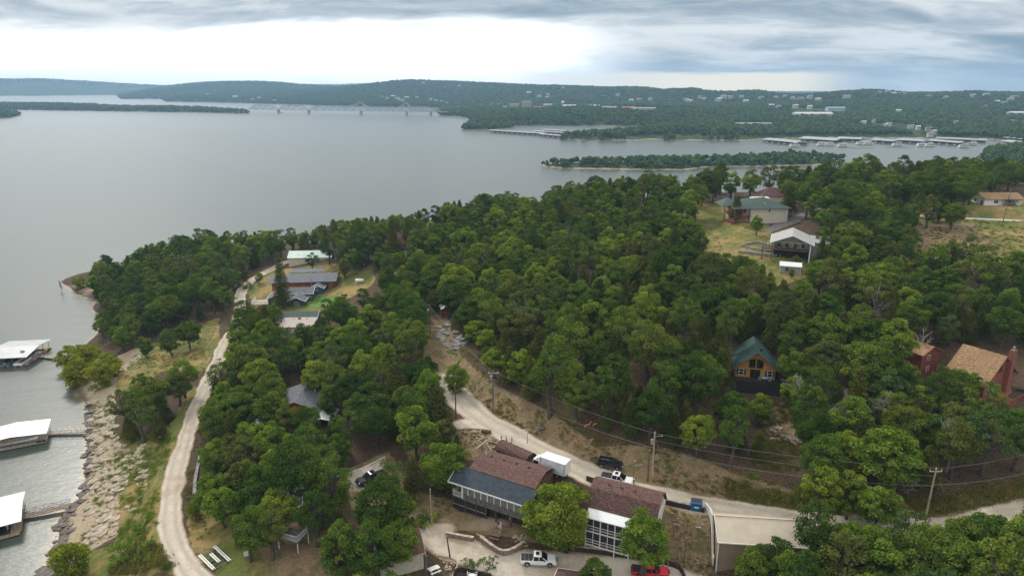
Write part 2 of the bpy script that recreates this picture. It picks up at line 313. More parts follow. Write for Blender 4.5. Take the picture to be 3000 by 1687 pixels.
def gravelmat(name, c1, c2, edge):
    m, t, p = newmat(name); v = t.new('ShaderNodeNewGeometry').outputs['Position']
    e = t.new('ShaderNodeAttribute', attribute_name='edge').outputs['Fac']; tr = t.new('ShaderNodeAttribute', attribute_name='track').outputs['Fac']
    nf = t.noise(v, 3.5, 6, .7); nb = t.noise(v, .35, 4, .6); nk = t.noise(v, 14., 3, .7)
    c = t.mix(t.ss(t.m('ADD', t.m('MULTIPLY', nf, .5), t.m('MULTIPLY', nb, .5)), .36, .64), c1, c2); c = t.mix(t.m('MULTIPLY', t.ss(nk, .55, .75), .5), c, tuple(x*.6 for x in c1))
    c = t.mix(t.m('MULTIPLY', t.ss(t.noise(v, .16, 5, .65), .50, .66), .55), c, tuple(x*y for x, y in zip(c1, (.78, .70, .60))))
    c = t.mix(t.m('MULTIPLY', tr, t.ss(nb, .3, .6)), c, tuple(x*.5 for x in c1))
    c = t.mix(t.ss(t.m('ADD', e, t.m('MULTIPLY', t.m('SUBTRACT', nf, .5), 1.3)), .55, .95), c, edge)
    t.put(p.inputs['Base Color'], c); p.inputs['Roughness'].default_value = .95; p.inputs['Specular IOR Level'].default_value = .15
    bp = t.new('ShaderNodeBump'); bp.inputs['Strength'].default_value = .5; bp.inputs['Distance'].default_value = .08; t.l.new(nf, bp.inputs['Height']); t.l.new(bp.outputs[0], p.inputs['Normal'])
    return m
M['gravel'] = gravelmat('pale_gravel', (.44, .375, .30), (.60, .53, .44), (.23, .17, .095))
M['asphalt'] = gravelmat('asphalt', (.17, .16, .16), (.24, .225, .22), (.2, .15, .08))
M['ramp'] = gravelmat('brown_concrete', (.27, .20, .13), (.38, .29, .20), (.23, .17, .10))
M['concrete'] = pm('concrete', (.62, .59, .53), .9, .12, 1.5)
def watermat():
    m, t, p = newmat('lake_water'); v = t.new('ShaderNodeNewGeometry').outputs['Position']
    sh = t.new('ShaderNodeAttribute', attribute_name='shallow').outputs['Fac']
    c = t.mix(t.ss(t.m('ADD', sh, t.m('MULTIPLY', t.m('SUBTRACT', t.noise(v, .4, 4), .5), .5)), .25, .95), (.075, .088, .072), (.17, .125, .062))
    t.put(p.inputs['Base Color'], c); p.inputs['Roughness'].default_value = .28; p.inputs['IOR'].default_value = 1.33
    mp = t.new('ShaderNodeMapping'); t.l.new(v, mp.inputs[0]); mp.inputs['Scale'].default_value = (.55, 1.25, 1); mp.inputs['Rotation'].default_value = (0, 0, R(12))
    h = t.m('ADD', t.m('MULTIPLY', t.noise(mp.outputs[0], .9, 4, .6, .4), 1.), t.m('MULTIPLY', t.noise(mp.outputs[0], .16, 3, .5), 1.6)); h = t.m('ADD', h, t.m('MULTIPLY', t.noise(mp.outputs[0], .02, 3, .5), 2.))
    bp = t.new('ShaderNodeBump'); bp.inputs['Strength'].default_value = .28; bp.inputs['Distance'].default_value = .14; t.l.new(h, bp.inputs['Height']); t.l.new(bp.outputs[0], p.inputs['Normal'])
    return m
M['water'] = watermat()
def farground():
    m, t, p = newmat('far_canopy'); v = t.new('ShaderNodeNewGeometry').outputs['Position']; b = t.xyz(t.new('ShaderNodeAttribute', attribute_name='zone').outputs['Vector'])[2]
    c = t.mix(t.ss(t.noise(v, .06, 5, .7), .35, .65), (.028, .052, .018), (.065, .095, .03)); c = t.mix(t.ss(t.m('ADD', b, t.m('MULTIPLY', t.m('SUBTRACT', t.noise(v, .05, 4), .5), .6)), .45, .6), c, (.36, .28, .19)); t.put(p.inputs['Base Color'], c); p.inputs['Roughness'].default_value = 1; p.inputs['Specular IOR Level'].default_value = .1
    bp = t.new('ShaderNodeBump'); bp.inputs['Strength'].default_value = 1; bp.inputs['Distance'].default_value = 6; t.l.new(t.noise(v, .08, 4, .7), bp.inputs['Height']); t.l.new(bp.outputs[0], p.inputs['Normal']); return m
M['farground'] = farground()
# ---------------------------------------------------------------- what covers the ground: channel (0 grass, 1 earth, 2 limestone), softness, outline
ZONES = [
 (2, 1.2, [(-128.84, 182.61, 0), (-126.74, 185.2, 1), (-114.78, 182.97, 2), (-104.3, 162.55, 2.4), (-96.5, 147.87, 2.5), (-85.75, 138.02, 3.6), (-81.6, 123.98, 3), (-74.46, 110.43, 3), (-77.09, 108.42, 1.5), (-84.43, 102.54, -0.5), (-89.67, 104.36, -2), (-95.7, 122.65, -1), (-108.43, 150.8, -1)]),
 (2, 1.2, [(-124.98, 198.51, 2), (-119.17, 206.15, 3), (-113.6, 193.37, 3), (-116.29, 186.76, 2.5)]), (2, 1., [(-194.46, 287.14, 0), (-185.41, 293.58, 0.5), (-159.63, 260.14, 1.5), (-166.83, 260.35, 0)]),
 (0, 2., [(-94.58, 145.32, 3), (-90.82, 148.49, 4), (-79.74, 139.94, 6), (-85.72, 167.39, 7), (-81.59, 163.17, 7), (-75.63, 138.14, 7), (-69.64, 120.26, 7), (-62.81, 104.98, 7), (-51.18, 92.23, 8), (-77.49, 98.64, 0.6), (-78.58, 107.83, 1.2), (-73.64, 107.1, 2.5), (-80.72, 122.45, 3.2)]),
 (0, 2., [(-119.44, 190.46, 2), (-117.37, 205.1, 4), (-100.15, 220.39, 8), (-90.05, 197.22, 8.2), (-85.31, 175.07, 7.6), (-99.98, 181.03, 5), (-103.48, 170.59, 3.5), (-109.89, 171.59, 2)]),
 (0, 2., [(-60.53, 109.67, 8), (-57.72, 114.42, 8.5), (-46.92, 110.05, 9.2), (-35.34, 100.89, 10), (-33.22, 89.8, 10), (-45.46, 89.18, 8.6), (-55.17, 99.88, 8)]),
 (1, 2., [(-46.25, 101.57, 9.5), (-36.45, 104.75, 10), (-28, 97.25, 10), (-27.86, 89.63, 9.5), (-37.76, 90.41, 9.5)]),
 (1, 1.5, [(-33.52, 120.89, 10.5), (-25.37, 125.32, 11), (-18.65, 112.35, 10.6), (-10.05, 109.2, 10.5), (-10.44, 106.2, 10.4), (-15.9, 100.89, 10), (-24.73, 100.89, 10), (-32.41, 113.27, 10)]),
 (1, 1., [(-11.12, 107.09, 10.5), (-4.84, 104.33, 10.3), (1.2, 103.34, 10.3), (9.9, 107.4, 11), (12.87, 100.2, 10.5), (20.14, 94.86, 10.5), (24.98, 93.82, 10), (31.92, 93.82, 10), (32.17, 101.52, 15), (27.29, 102.99, 14), (19.98, 93.82, 10), (9.13, 96.89, 9.6), (3.47, 98.67, 9.6), (-5.85, 100.09, 9.9), (-16.27, 103.76, 10)]),
 (1, 1., [(26.88, 101.26, 14.5), (33.04, 100.29, 14.5), (31.83, 90.41, 9.5), (25.04, 94.07, 9.8)]),
 (1, 1.2, [(-12.44, 131.81, 13.8), (-5.07, 130.5, 14.5), (4.01, 118.79, 14.8), (3.9, 114.75, 13.5), (-8.13, 120.13, 12.5), (-22.24, 123.6, 12)]),
 (1, 1.5, [(-27.39, 204.16, 17), (-21.32, 202.64, 17.5), (-17.57, 183.87, 17.5), (-13.3, 164.99, 16.8), (-4.78, 146.09, 16.8), (2.95, 134.09, 17.5), (17.04, 117.1, 18), (29.08, 112.44, 18.5), (39.73, 105.85, 17.6), (48.35, 101.79, 17.5), (45.97, 95.35, 16), (31.79, 100.34, 15.8), (18.28, 106.83, 15.6), (0, 125.19, 15), (-12.37, 140.84, 15), (-22.95, 163.77, 15.4)]),
 (0, 1.5, [(-5.31, 138.46, 17), (2.87, 129.92, 17.2), (9.4, 120.2, 17), (4.07, 121.35, 15.6), (-4.34, 130.5, 15.3)]),
 (0, 2., [(36.81, 102.09, 17.3), (52.48, 102.04, 18), (67.13, 97.1, 18), (86.9, 97.96, 20), (84.34, 94.45, 19.8), (69.34, 91.68, 18), (49.55, 94.79, 16.4), (37.27, 99.37, 15.8)]),
 (1, 2., [(66.05, 95.24, 18), (76.28, 98.73, 19.5), (87.7, 99.18, 20.5), (84.34, 94.45, 19.8), (72.24, 92.13, 18.3)]),
 (1, 2., [(51.53, 131.06, 19), (57.83, 131.66, 19.5), (56.4, 118.77, 17.8), (50.73, 119.49, 17.4)]),
 (0, 3., [(77.22, 289.45, 35), (86.04, 275.29, 36), (96.09, 253.06, 36), (88.13, 227.38, 35), (102.05, 222.01, 35), (87.5, 191.85, 31.5), (71.39, 182.86, 31), (66.66, 201.57, 31), (63.28, 220.62, 33)]),
 (0, 3., [(137.17, 256.33, 38), (207.71, 264.88, 40.5), (155.26, 190.16, 34), (129.95, 200.17, 33.5), (121.5, 211.48, 34), (128.16, 229.13, 37)]),
 (1, 3., [(132.68, 235.58, 37.5), (159.41, 232.55, 37.5), (151.01, 202.73, 35), (127.55, 207.06, 34.5)]),
 (0, 2., [(-99.54, 244.43, 10.5), (-97.89, 270.24, 11.5), (-67.8, 262.43, 15), (-54.09, 248.5, 16), (-58.29, 222.3, 13.5), (-63.29, 210.45, 12.6), (-85.28, 218.75, 11)]),
 (0, 1.5, [(-71.19, 228.47, 12.8), (-70.86, 238.27, 13), (-53.78, 253.47, 16), (-48.85, 234.62, 16), (-57.38, 218.51, 13.5), (-65.87, 215.75, 12.6)]),
 (1, 1.5, [(-85.65, 201.08, 9), (-82.69, 211.16, 10), (-71.49, 191.23, 10.5), (-78.16, 186.78, 9)]),
 (1, 1.5, [(-47.99, 251.02, 18), (-41.84, 262.73, 20.5), (-34.38, 215.57, 18), (-37.48, 217.2, 17.5)]),
]
LOTS = [
 ('gravel_lot', 'pale gravel parking lot in front of the brown roofed lodge', 'gravel', [(-17.85, 102.17, 10.1), (-14.43, 103.48, 10.2), (-10.19, 103.14, 10.1), (-9.13, 100.83, 9.9), (-11.13, 100.18, 9.7), (-6.37, 98.67, 9.6), (-1.7, 96.11, 9.2), (2.29, 97.28, 9.3), (7.99, 96.85, 9.3), (16.85, 94.96, 9.1), (25.62, 94, 9.2), (31.41, 90.77, 9.2), (32.19, 85.99, 8.8), (0, 86.68, 8.2), (-2.73, 91.5, 8.6), (-11.78, 94.83, 9.2), (-15.51, 97.77, 9.6)]),
 ('gravel_apron', 'gravel turnout beside the utility pole where two tracks meet', 'gravel', [(-13.36, 132.4, 14.3), (-8.9, 134.27, 14.8), (-3.6, 129.86, 15), (2.05, 122.24, 15.1), (-4.28, 128.15, 14.8), (-9.32, 128.89, 14.4), (-12.85, 129.86, 14.2)]),
 ('gravel_pullout', 'wide gravel pullout where the trucks stand behind the lodge', 'gravel', [(0, 124.91, 15), (4, 118.45, 15), (11.85, 109.68, 15.2), (15.78, 106.16, 15.2), (23.64, 102.88, 15.3), (26.97, 101.92, 15.4), (23, 105.91, 15.5), (12.73, 112.43, 15.5), (4.07, 121.25, 15.2)]),
 ('gravel_yard', 'gravel parking patch under trees beside a white guard rail', 'gravel', [(-33.37, 120.26, 10.5), (-25.71, 123.31, 11), (-24.47, 118.07, 10.7), (-27.15, 112.96, 10.2), (-31.77, 113.27, 10)]),
 ('concrete_ramp', 'brown concrete ramp rising to the lodge entrance', 'ramp', [(-9.13, 100.95, 9.95), (-8.4, 103.34, 10.3), (-3.05, 105.41, 10.6), (2.73, 104.7, 10.6), (2.67, 102.1, 10.5), (-1.78, 102.1, 10.5), (-4.11, 100.43, 10.2)]),
]

# ---------------------------------------------------------------- near ground
def grid_mesh(name, xs, ys):
    X, Y = np.meshgrid(xs, ys); nx, ny = len(xs), len(ys)
    i = np.arange((ny-1)*(nx-1)); a = (i//(nx-1))*nx+i % (nx-1)
    return X.ravel(), Y.ravel(), np.stack([a, a+1, a+1+nx, a+nx], 1)
X, Y, Fq = grid_mesh('g', np.arange(-235, 345, 1.), np.arange(34, 520, 1.))
Z = ground_z(X, Y); me = arr_mesh('ground', np.stack([X, Y, Z], 1), Fq, True)
zone = np.zeros((len(X), 3), np.float32)
for ch, soft, poly in ZONES:
    s_ = sdist(X, Y, poly); zone[:, ch] = np.maximum(zone[:, ch], sstep(-soft, soft, s_))
attr(me, 'zone', np.concatenate([zone, np.ones((len(X), 1))], 1), 'POINT', 'FLOAT_COLOR')
tag(link('ground', me, M['ground']), 'wooded lake peninsula with leaf litter, dry grass and earth banks', 'ground', kind='structure')
# ---------------------------------------------------------------- lake
xs = np.concatenate([np.linspace(-9400, -300, 12), np.arange(-260, 60, 2.), np.linspace(80, 9400, 14)]); ys = np.concatenate([[-300, -50], np.arange(0, 420, 2.), np.geomspace(440, 9500, 16)])
X, Y, Fq = grid_mesh('w', xs, ys); me = arr_mesh('lake_water', np.stack([X, Y, 0*X], 1), Fq, True)
gzv = np.full(len(X), -20.); near = (X > -235) & (X < 340) & (Y > 30) & (Y < 520); gzv[near] = ground_z(X[near], Y[near])
attr(me, 'shallow', sstep(-.8, -.05, gzv)); tag(link('lake_water', me, M['water']), 'calm silvery grey lake water reflecting the cloudy sky', 'lake', kind='structure')
# ---------------------------------------------------------------- roads
def smooth_line(line, step=1.2):
    P = np.array(line); n = len(P); out = []
    for i in range(n-1):
        p0, p1, p2, p3 = P[max(i-1, 0)], P[i], P[i+1], P[min(i+2, n-1)]; k = max(2, int(np.linalg.norm(p2-p1)/step))
        for t in np.arange(k)/k: out.append(.5*((2*p1)+(-p0+p2)*t+(2*p0-5*p1+4*p2-p3)*t*t+(-p0+3*p1-3*p2+p3)*t**3))
    return np.array(out+[P[-1]])
def road(name, line, hw, mat, label, lift=.09):
    C = smooth_line(line); T = np.gradient(C[:, :2], axis=0); T /= np.linalg.norm(T, axis=1)[:, None]; N = np.stack([-T[:, 1], T[:, 0]], 1); n = len(C); us = np.linspace(-1, 1, 13); k = len(us)
    jl = 1+.38*(fbm(np.arange(n)*.3, np.zeros(n), 4)-.44)*2; jr = 1+.38*(fbm(np.arange(n)*.3, np.ones(n)*9, 5)-.44)*2
    V = []; E = []; K = []
    for u in us:
        wd = np.where(u < 0, jl, jr)*hw*u; xy = C[:, :2]+N*wd[:, None]; z = ground_z(xy[:, 0], xy[:, 1])+lift*(1-.75*abs(u)**4)
        V.append(np.column_stack([xy, z])); E.append(np.maximum(abs(u)**2.5, 1-np.minimum(np.arange(n), n-1-np.arange(n))/5.)); K.append(np.full(n, math.exp(-((abs(u)-.42)/.13)**2)*.6))
    V = np.stack(V, 1).reshape(-1, 3); i = np.arange((n-1)*(k-1)); a = (i//(k-1))*k+i % (k-1)
    me = arr_mesh(name, V, np.stack([a, a+1, a+1+k, a+k], 1), True); attr(me, 'edge', np.stack(E, 1).ravel()); attr(me, 'track', np.stack(K, 1).ravel())
    return tag(link(name, me, mat), label, 'road', kind='structure')
road('gravel_road', ROADS['lower'][1], ROADS['lower'][0], M['gravel'], 'pale gravel road curving along the lake shore')
road('gravel_road', ROADS['upper'][1][4:], ROADS['upper'][0], M['gravel'], 'pale gravel road running behind the brown roofed lodge')
road('lane', ROADS['ridge'][1], ROADS['ridge'][0], M['concrete'], 'narrow pale concrete lane on the hilltop field')
road('driveway', ROADS['drive'][1], ROADS['drive'][0], M['asphalt'], 'dark asphalt driveway beside the green roofed house')
def lot(name, poly, mat, label, lift=.05, soft=1.6):
    poly = [p[:2] for p in poly]; x0, y0 = np.min(poly, 0); x1, y1 = np.max(poly, 0)
    pts = []
    for a, b in zip(poly, poly[1:]+poly[:1]):
        k = max(1, int(math.dist(a, b)/.8)); pts += [(a[0]+(b[0]-a[0])*i/k, a[1]+(b[1]-a[1])*i/k) for i in range(k)]
    nb = len(pts); gx, gy = np.meshgrid(np.arange(x0, x1, .9), np.arange(y0, y1, .9)); gx, gy = gx.ravel(), gy.ravel(); s_ = sdist(gx, gy, poly); pts += list(zip(gx[s_ > .4], gy[s_ > .4]))
    from mathutils.geometry import delaunay_2d_cdt
    vs, es, fs, *_ = delaunay_2d_cdt([Vector(p) for p in pts], [(i, (i+1) % nb) for i in range(nb)], [], 1, 1e-4)
    V = np.array([tuple(v) for v in vs]); z = ground_z(V[:, 0], V[:, 1])+lift; me = arr_mesh(name, np.column_stack([V, z]), np.array([tuple(f) for f in fs if len(f) == 3]), True)
    attr(me, 'edge', 1-sstep(0, soft, sdist(V[:, 0], V[:, 1], poly))); attr(me, 'track', np.zeros(len(V)))
    return tag(link(name, me, mat), label, 'road', kind='structure')
for nm_, lb_, mt_, pl_ in LOTS: lot(nm_, pl_, M[mt_], lb_)
# ---------------------------------------------------------------- far shores: outlines at lake level and hills fitted through surveyed heights
LAND = {
 'north': [(-5181.25, 5380.22, 0), (-4004.32, 5544.88, 0), (-3606.99, 5719.89, 0), (-3408.15, 6105.12, 0), (-2405.2, 4346.38, 0), (-2157.97, 4346.38, 0), (-1785.11, 3644.52, 0), (-1521.77, 3502.91, 0), (-1302.43, 3371.83, 0), (-985.02, 3136.86, 0), (-697.41, 2885.23, 0), (-500.16, 2795.44, 0), (-327.83, 2711.03, 0), (-262.3, 2556.51, 0), (-240.69, 2237.13, 0), (-209.74, 2010.48, 0), (-160.48, 1944.7, 0), (-122.18, 1863.33, 0), (-108.03, 1736.02, 0), (-86.97, 1655.11, 0), (-96.53, 1500.88, 0), (-99.71, 1361.98, 0), (-39.88, 1361.98, 0), (0, 1405.38, 0), (7.25, 1488.25, 0), (73.75, 1513.72, 0), (182.83, 1500.88, 0), (258.95, 1475.83, 0), (282.06, 1428.12, 0), (246.98, 1331.12, 0), (182.78, 1246.26, 0), (130.41, 1211.87, 0), (88.3, 1163.62, 0), (77.24, 1126.21, 0), (108.3, 1104.87, 0), (188.36, 1097.93, 0), (219.31, 1119, 0), (259.92, 1104.87, 0), (365.97, 1097.93, 0), (408.29, 1126.21, 0), (509.39, 1155.95, 0), (674.83, 1148.37, 0), (772.43, 1126.21, 0), (771.53, 1077.61, 0), (747.59, 1014.9, 0), (826.59, 933.16, 0), (3000,1000,0), (9000,4000,0), (9000,9500,0), (-9000,9500,0), (-9000,5600,0)],
 'spit': [(-2568.38, 2795.44, 0), (-1804.93, 2485.62, 0), (-1502.38, 2386.29, 0), (-1222.86, 2294.52, 0), (-963.84, 2209.48, 0), (-790.29, 2130.46, 0), (-843.5, 2237.13, 0), (-1203.29, 2485.62, 0), (-1730.62, 2752.6, 0), (-3093.26, 3371.83, 0)],
 'point': [(-1640.62, 1686.56, 0), (-1312.38, 1788.41, 0), (-1316.79, 1844.02, 0), (-1398.95, 2010.48, 0), (-1584.99, 2209.48, 0), (-2406.57, 2485.62, 0)],
 'island': [(31.19, 740.6, 0), (53.69, 721.84, 0), (106.08, 712.8, 0), (175.38, 706.89, 0), (211.05, 734.24, 0), (255.77, 737.41, 0), (335.85, 753.64, 0), (388.89, 803, 0), (344.99, 842.27, 0), (196.63, 795.57, 0), (76.59, 774.05, 0), (33.73, 756.97, 0)],
 'cove': [(560.64, 830.1, 0), (623.3, 903.96, 0), (699.83, 948.47, 0), (920.76, 986.15, 0), (647.13, 650.14, 0), (469.17, 650.14, 0), (502.15, 734.24, 0)]}
HILLS = [(-6620, 6300, 142), (-5701, 6300, 202), (-4500, 6300, 207), (-3890, 6200, 240), (-3292, 6000, 161), (-2554, 5700, 174), (-1934, 5000, 132), (-1564, 4800, 71), (-1031, 4300, 67), (-765, 4000, 98), (-596, 3900, 126), (-473, 3800, 94), (-173, 3600, 64), (0, 3400, 69), (158, 3300, 72), (375, 3100, 58), (554, 3000, 69), (697, 2900, 49), (767, 2850, 44), (812, 2850, -4), (916, 2850, -4), (912, 2750, 47), (946, 2700, 59), (1020, 2650, 40), (1150, 2600, 48), (1260, 2500, 59), (1294, 2450, 56), (1386, 2400, 40), (1524, 2350, 56), (1659, 2300, 46), (1988, 2300, 57),
 (-3868, 8600, 118), (-3537, 8600, 130), (-3292, 8600, 118), (-2964, 8600, 102), (-2840, 8600, 114), (-2471, 8600, 94), (-2060, 8600, 86), (-1729, 8600, 102), (-1442, 8600, 90), (-5781, 8600, 19), (-4542, 8600, 19), (-540, 7500, 40), (1242, 8600, -48), (3313, 8600, -64), (4379, 7000, -23), (5197, 6000, -10), (264, 5500, 16), (1035, 4300, 4), (1926, 4000, 8), (2816, 3900, 10), (3318, 3000, 40),
 (-3226, 5600, 39), (-3831, 5700, 38), (-1653, 4300, 35), (-1125, 3900, 26), (-572, 3400, 32), (-289, 3000, 15), (0, 2900, 31), (260, 2700, 27), (482, 2500, 25), (694, 2400, 25), (887, 2300, 29), (1060, 2200, 36), (1186, 2050, 33), (1350, 2000, 34),
 (-45, 1850, 8), (134, 1850, 21), (358, 1850, 25), (523, 1800, 16), (716, 1850, 21), (823, 1700, 13), (930, 1600, 13), (1090, 1550, 11), (0, 1520, 11), (223, 1530, 11), (414, 1420, 7), (578, 1320, 6), (731, 1250, 3), (806, 1180, 5), (281, 1150, 8)]
_FAR = mq_fit(HILLS+[(x, y, 1.5) for x, y, z in LAND['north'][1:-6]]+[(x, 7300, 30) for x in (-6000, -4500, -3000, -1800, -800)]+[(x, 5900, 25) for x in (-1700, -900, -200, 600)], 60., -.001)
def far_z(x, y):
    s_ = np.full(x.shape, -1e9); zz = np.zeros(x.shape)
    for k, poly in LAND.items():
        s = sdist(x, y, poly); cap = mq_eval(_FAR, x, y) if k == 'north' else np.full(x.shape, {'spit': 8., 'point': 14., 'island': 2.2, 'cove': 10.}[k])
        cap = np.maximum(cap+(fbm(x*.005, y*.005, 5)-.44)*np.clip((y-1300)*.012, 4, 17)+(fbm(x*.0016, y*.0022, 15)-.43)*np.clip((y-1900)*.03, 0, 34)*sstep(7200, 6600, y), 1.2); z = np.where(s > 0, cap*(1-np.exp(-s*.22/np.maximum(cap, 1)))+.25, np.maximum(s*.15, -4))
        m = s > s_; zz = np.where(m, z, zz); s_ = np.where(m, s, s_)
    return zz, s_
az = np.linspace(R(-47), R(47), 560); rr = np.geomspace(560, 9000, 360); A_, R_ = np.meshgrid(az, rr); X = (R_*np.sin(A_)).ravel(); Y = (R_*np.cos(A_)).ravel()
Z, S = far_z(X, Y); nx = len(az); i = np.arange((len(rr)-1)*(nx-1)); a = (i//(nx-1))*nx+i % (nx-1); Fq = np.stack([a, a+1, a+1+nx, a+nx], 1); Fq = Fq[(S[Fq] > -60).any(1)]
me = arr_mesh('far_hills', np.stack([X, Y, Z], 1), Fq, True)
zn = np.zeros((len(X), 4), np.float32); zn[:, 3] = 1; zn[:, 2] = sstep(5, 1, S)
attr(me, 'zone', zn, 'POINT', 'FLOAT_COLOR'); tag(link('far_hills', me, M['farground']), 'distant wooded hills and shores across the lake', 'hills', kind='structure')
# ---------------------------------------------------------------- scattering (only for what nobody could count)
def scatter(name, pts, proto_mesh, mat, label, cat):
    """one object: proto copies on points (x, y, z, turn, size)"""
    P = np.asarray(pts, np.float32); me = bpy.data.meshes.new(name); me.vertices.add(len(P)); me.vertices.foreach_set('co', P[:, :3].ravel())
    attr(me, 'turn', P[:, 3]); attr(me, 'size', P[:, 4])
    if not proto_mesh.materials: proto_mesh.materials.append(mat)
    pr = bpy.data.objects.new(name+'_source', proto_mesh)
    g = bpy.data.node_groups.new(name, 'GeometryNodeTree'); g.interface.new_socket('Geometry', in_out='INPUT', socket_type='NodeSocketGeometry'); g.interface.new_socket('Geometry', in_out='OUTPUT', socket_type='NodeSocketGeometry')
    N = g.nodes; L = g.links; gi = N.new('NodeGroupInput'); go = N.new('NodeGroupOutput'); ip = N.new('GeometryNodeInstanceOnPoints'); oi = N.new('GeometryNodeObjectInfo'); oi.inputs[0].default_value = pr; oi.inputs['As Instance'].default_value = True
    na = N.new('GeometryNodeInputNamedAttribute'); na.data_type = 'FLOAT'; na.inputs[0].default_value = 'turn'; nb = N.new('GeometryNodeInputNamedAttribute'); nb.data_type = 'FLOAT'; nb.inputs[0].default_value = 'size'
    cx_ = N.new('ShaderNodeCombineXYZ'); L.new(na.outputs[0], cx_.inputs[2]); er = N.new('FunctionNodeEulerToRotation'); L.new(cx_.outputs[0], er.inputs[0])
    L.new(gi.outputs[0], ip.inputs['Points']); L.new(oi.outputs['Geometry'], ip.inputs['Instance']); L.new(er.outputs[0], ip.inputs['Rotation']); L.new(nb.outputs[0], ip.inputs['Scale']); L.new(ip.outputs[0], go.inputs[0])
    o = link(name, me); o.modifiers.new('scatter', 'NODES').node_group = g
    return tag(o, label, cat, kind='stuff')
def far_crown(seed, k=4):
    r = np.random.default_rng(seed); V = []; F = []; n = 0
    for b in range(k):
        bm = bmesh.new(); bmesh.ops.create_icosphere(bm, subdivisions=2, radius=1); v = np.array([x.co[:] for x in bm.verts]); f = np.array([[q.index for q in p.verts] for p in bm.faces]); bm.free()
        v = v*(1+r.uniform(-.32, .32, (len(v), 1)))*np.array([2.6, 2.6, 2.4])*r.uniform(.7, 1.1)+np.array([r.uniform(-2.4, 2.4), r.uniform(-2.4, 2.4), r.uniform(4, 8.5)]); v[:, 2] = np.maximum(v[:, 2], .3)
        V.append(v); F.append(f+n); n += len(v)
    V = np.concatenate(V); F = np.concatenate(F); me = arr_mesh('far_crown', V, F); c = V[F].mean(1)
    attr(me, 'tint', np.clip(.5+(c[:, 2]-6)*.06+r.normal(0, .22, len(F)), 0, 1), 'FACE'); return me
FAR_OPEN = [
 [(76.76, 1119, 0), (111.05, 1133.5, 0), (224.94, 1148.37, 0), (377.56, 1133.5, 0), (416.15, 1148.37, 0), (372.16, 1084.3, 0), (212.66, 1084.3, 0)],
 [(365.97, 1097.93, 0), (416.15, 1148.37, 0), (519.46, 1179.28, 0), (688.08, 1171.4, 0), (787.31, 1148.37, 0), (778.59, 1058.02, 0), (726.92, 986.15, 0)],
 [(54, 1860, 24), (261, 1860, 26), (504, 1860, 25), (485, 1790, 22), (52, 1790, 20)],
 [(717, 1900, 23), (891, 1900, 25), (808, 1700, 15), (693, 1720, 13)],
 [(690, 1420, 17), (787, 1420, 16), (725, 1200, 15), (680, 1170, 11), (681, 1320, 13)],
]
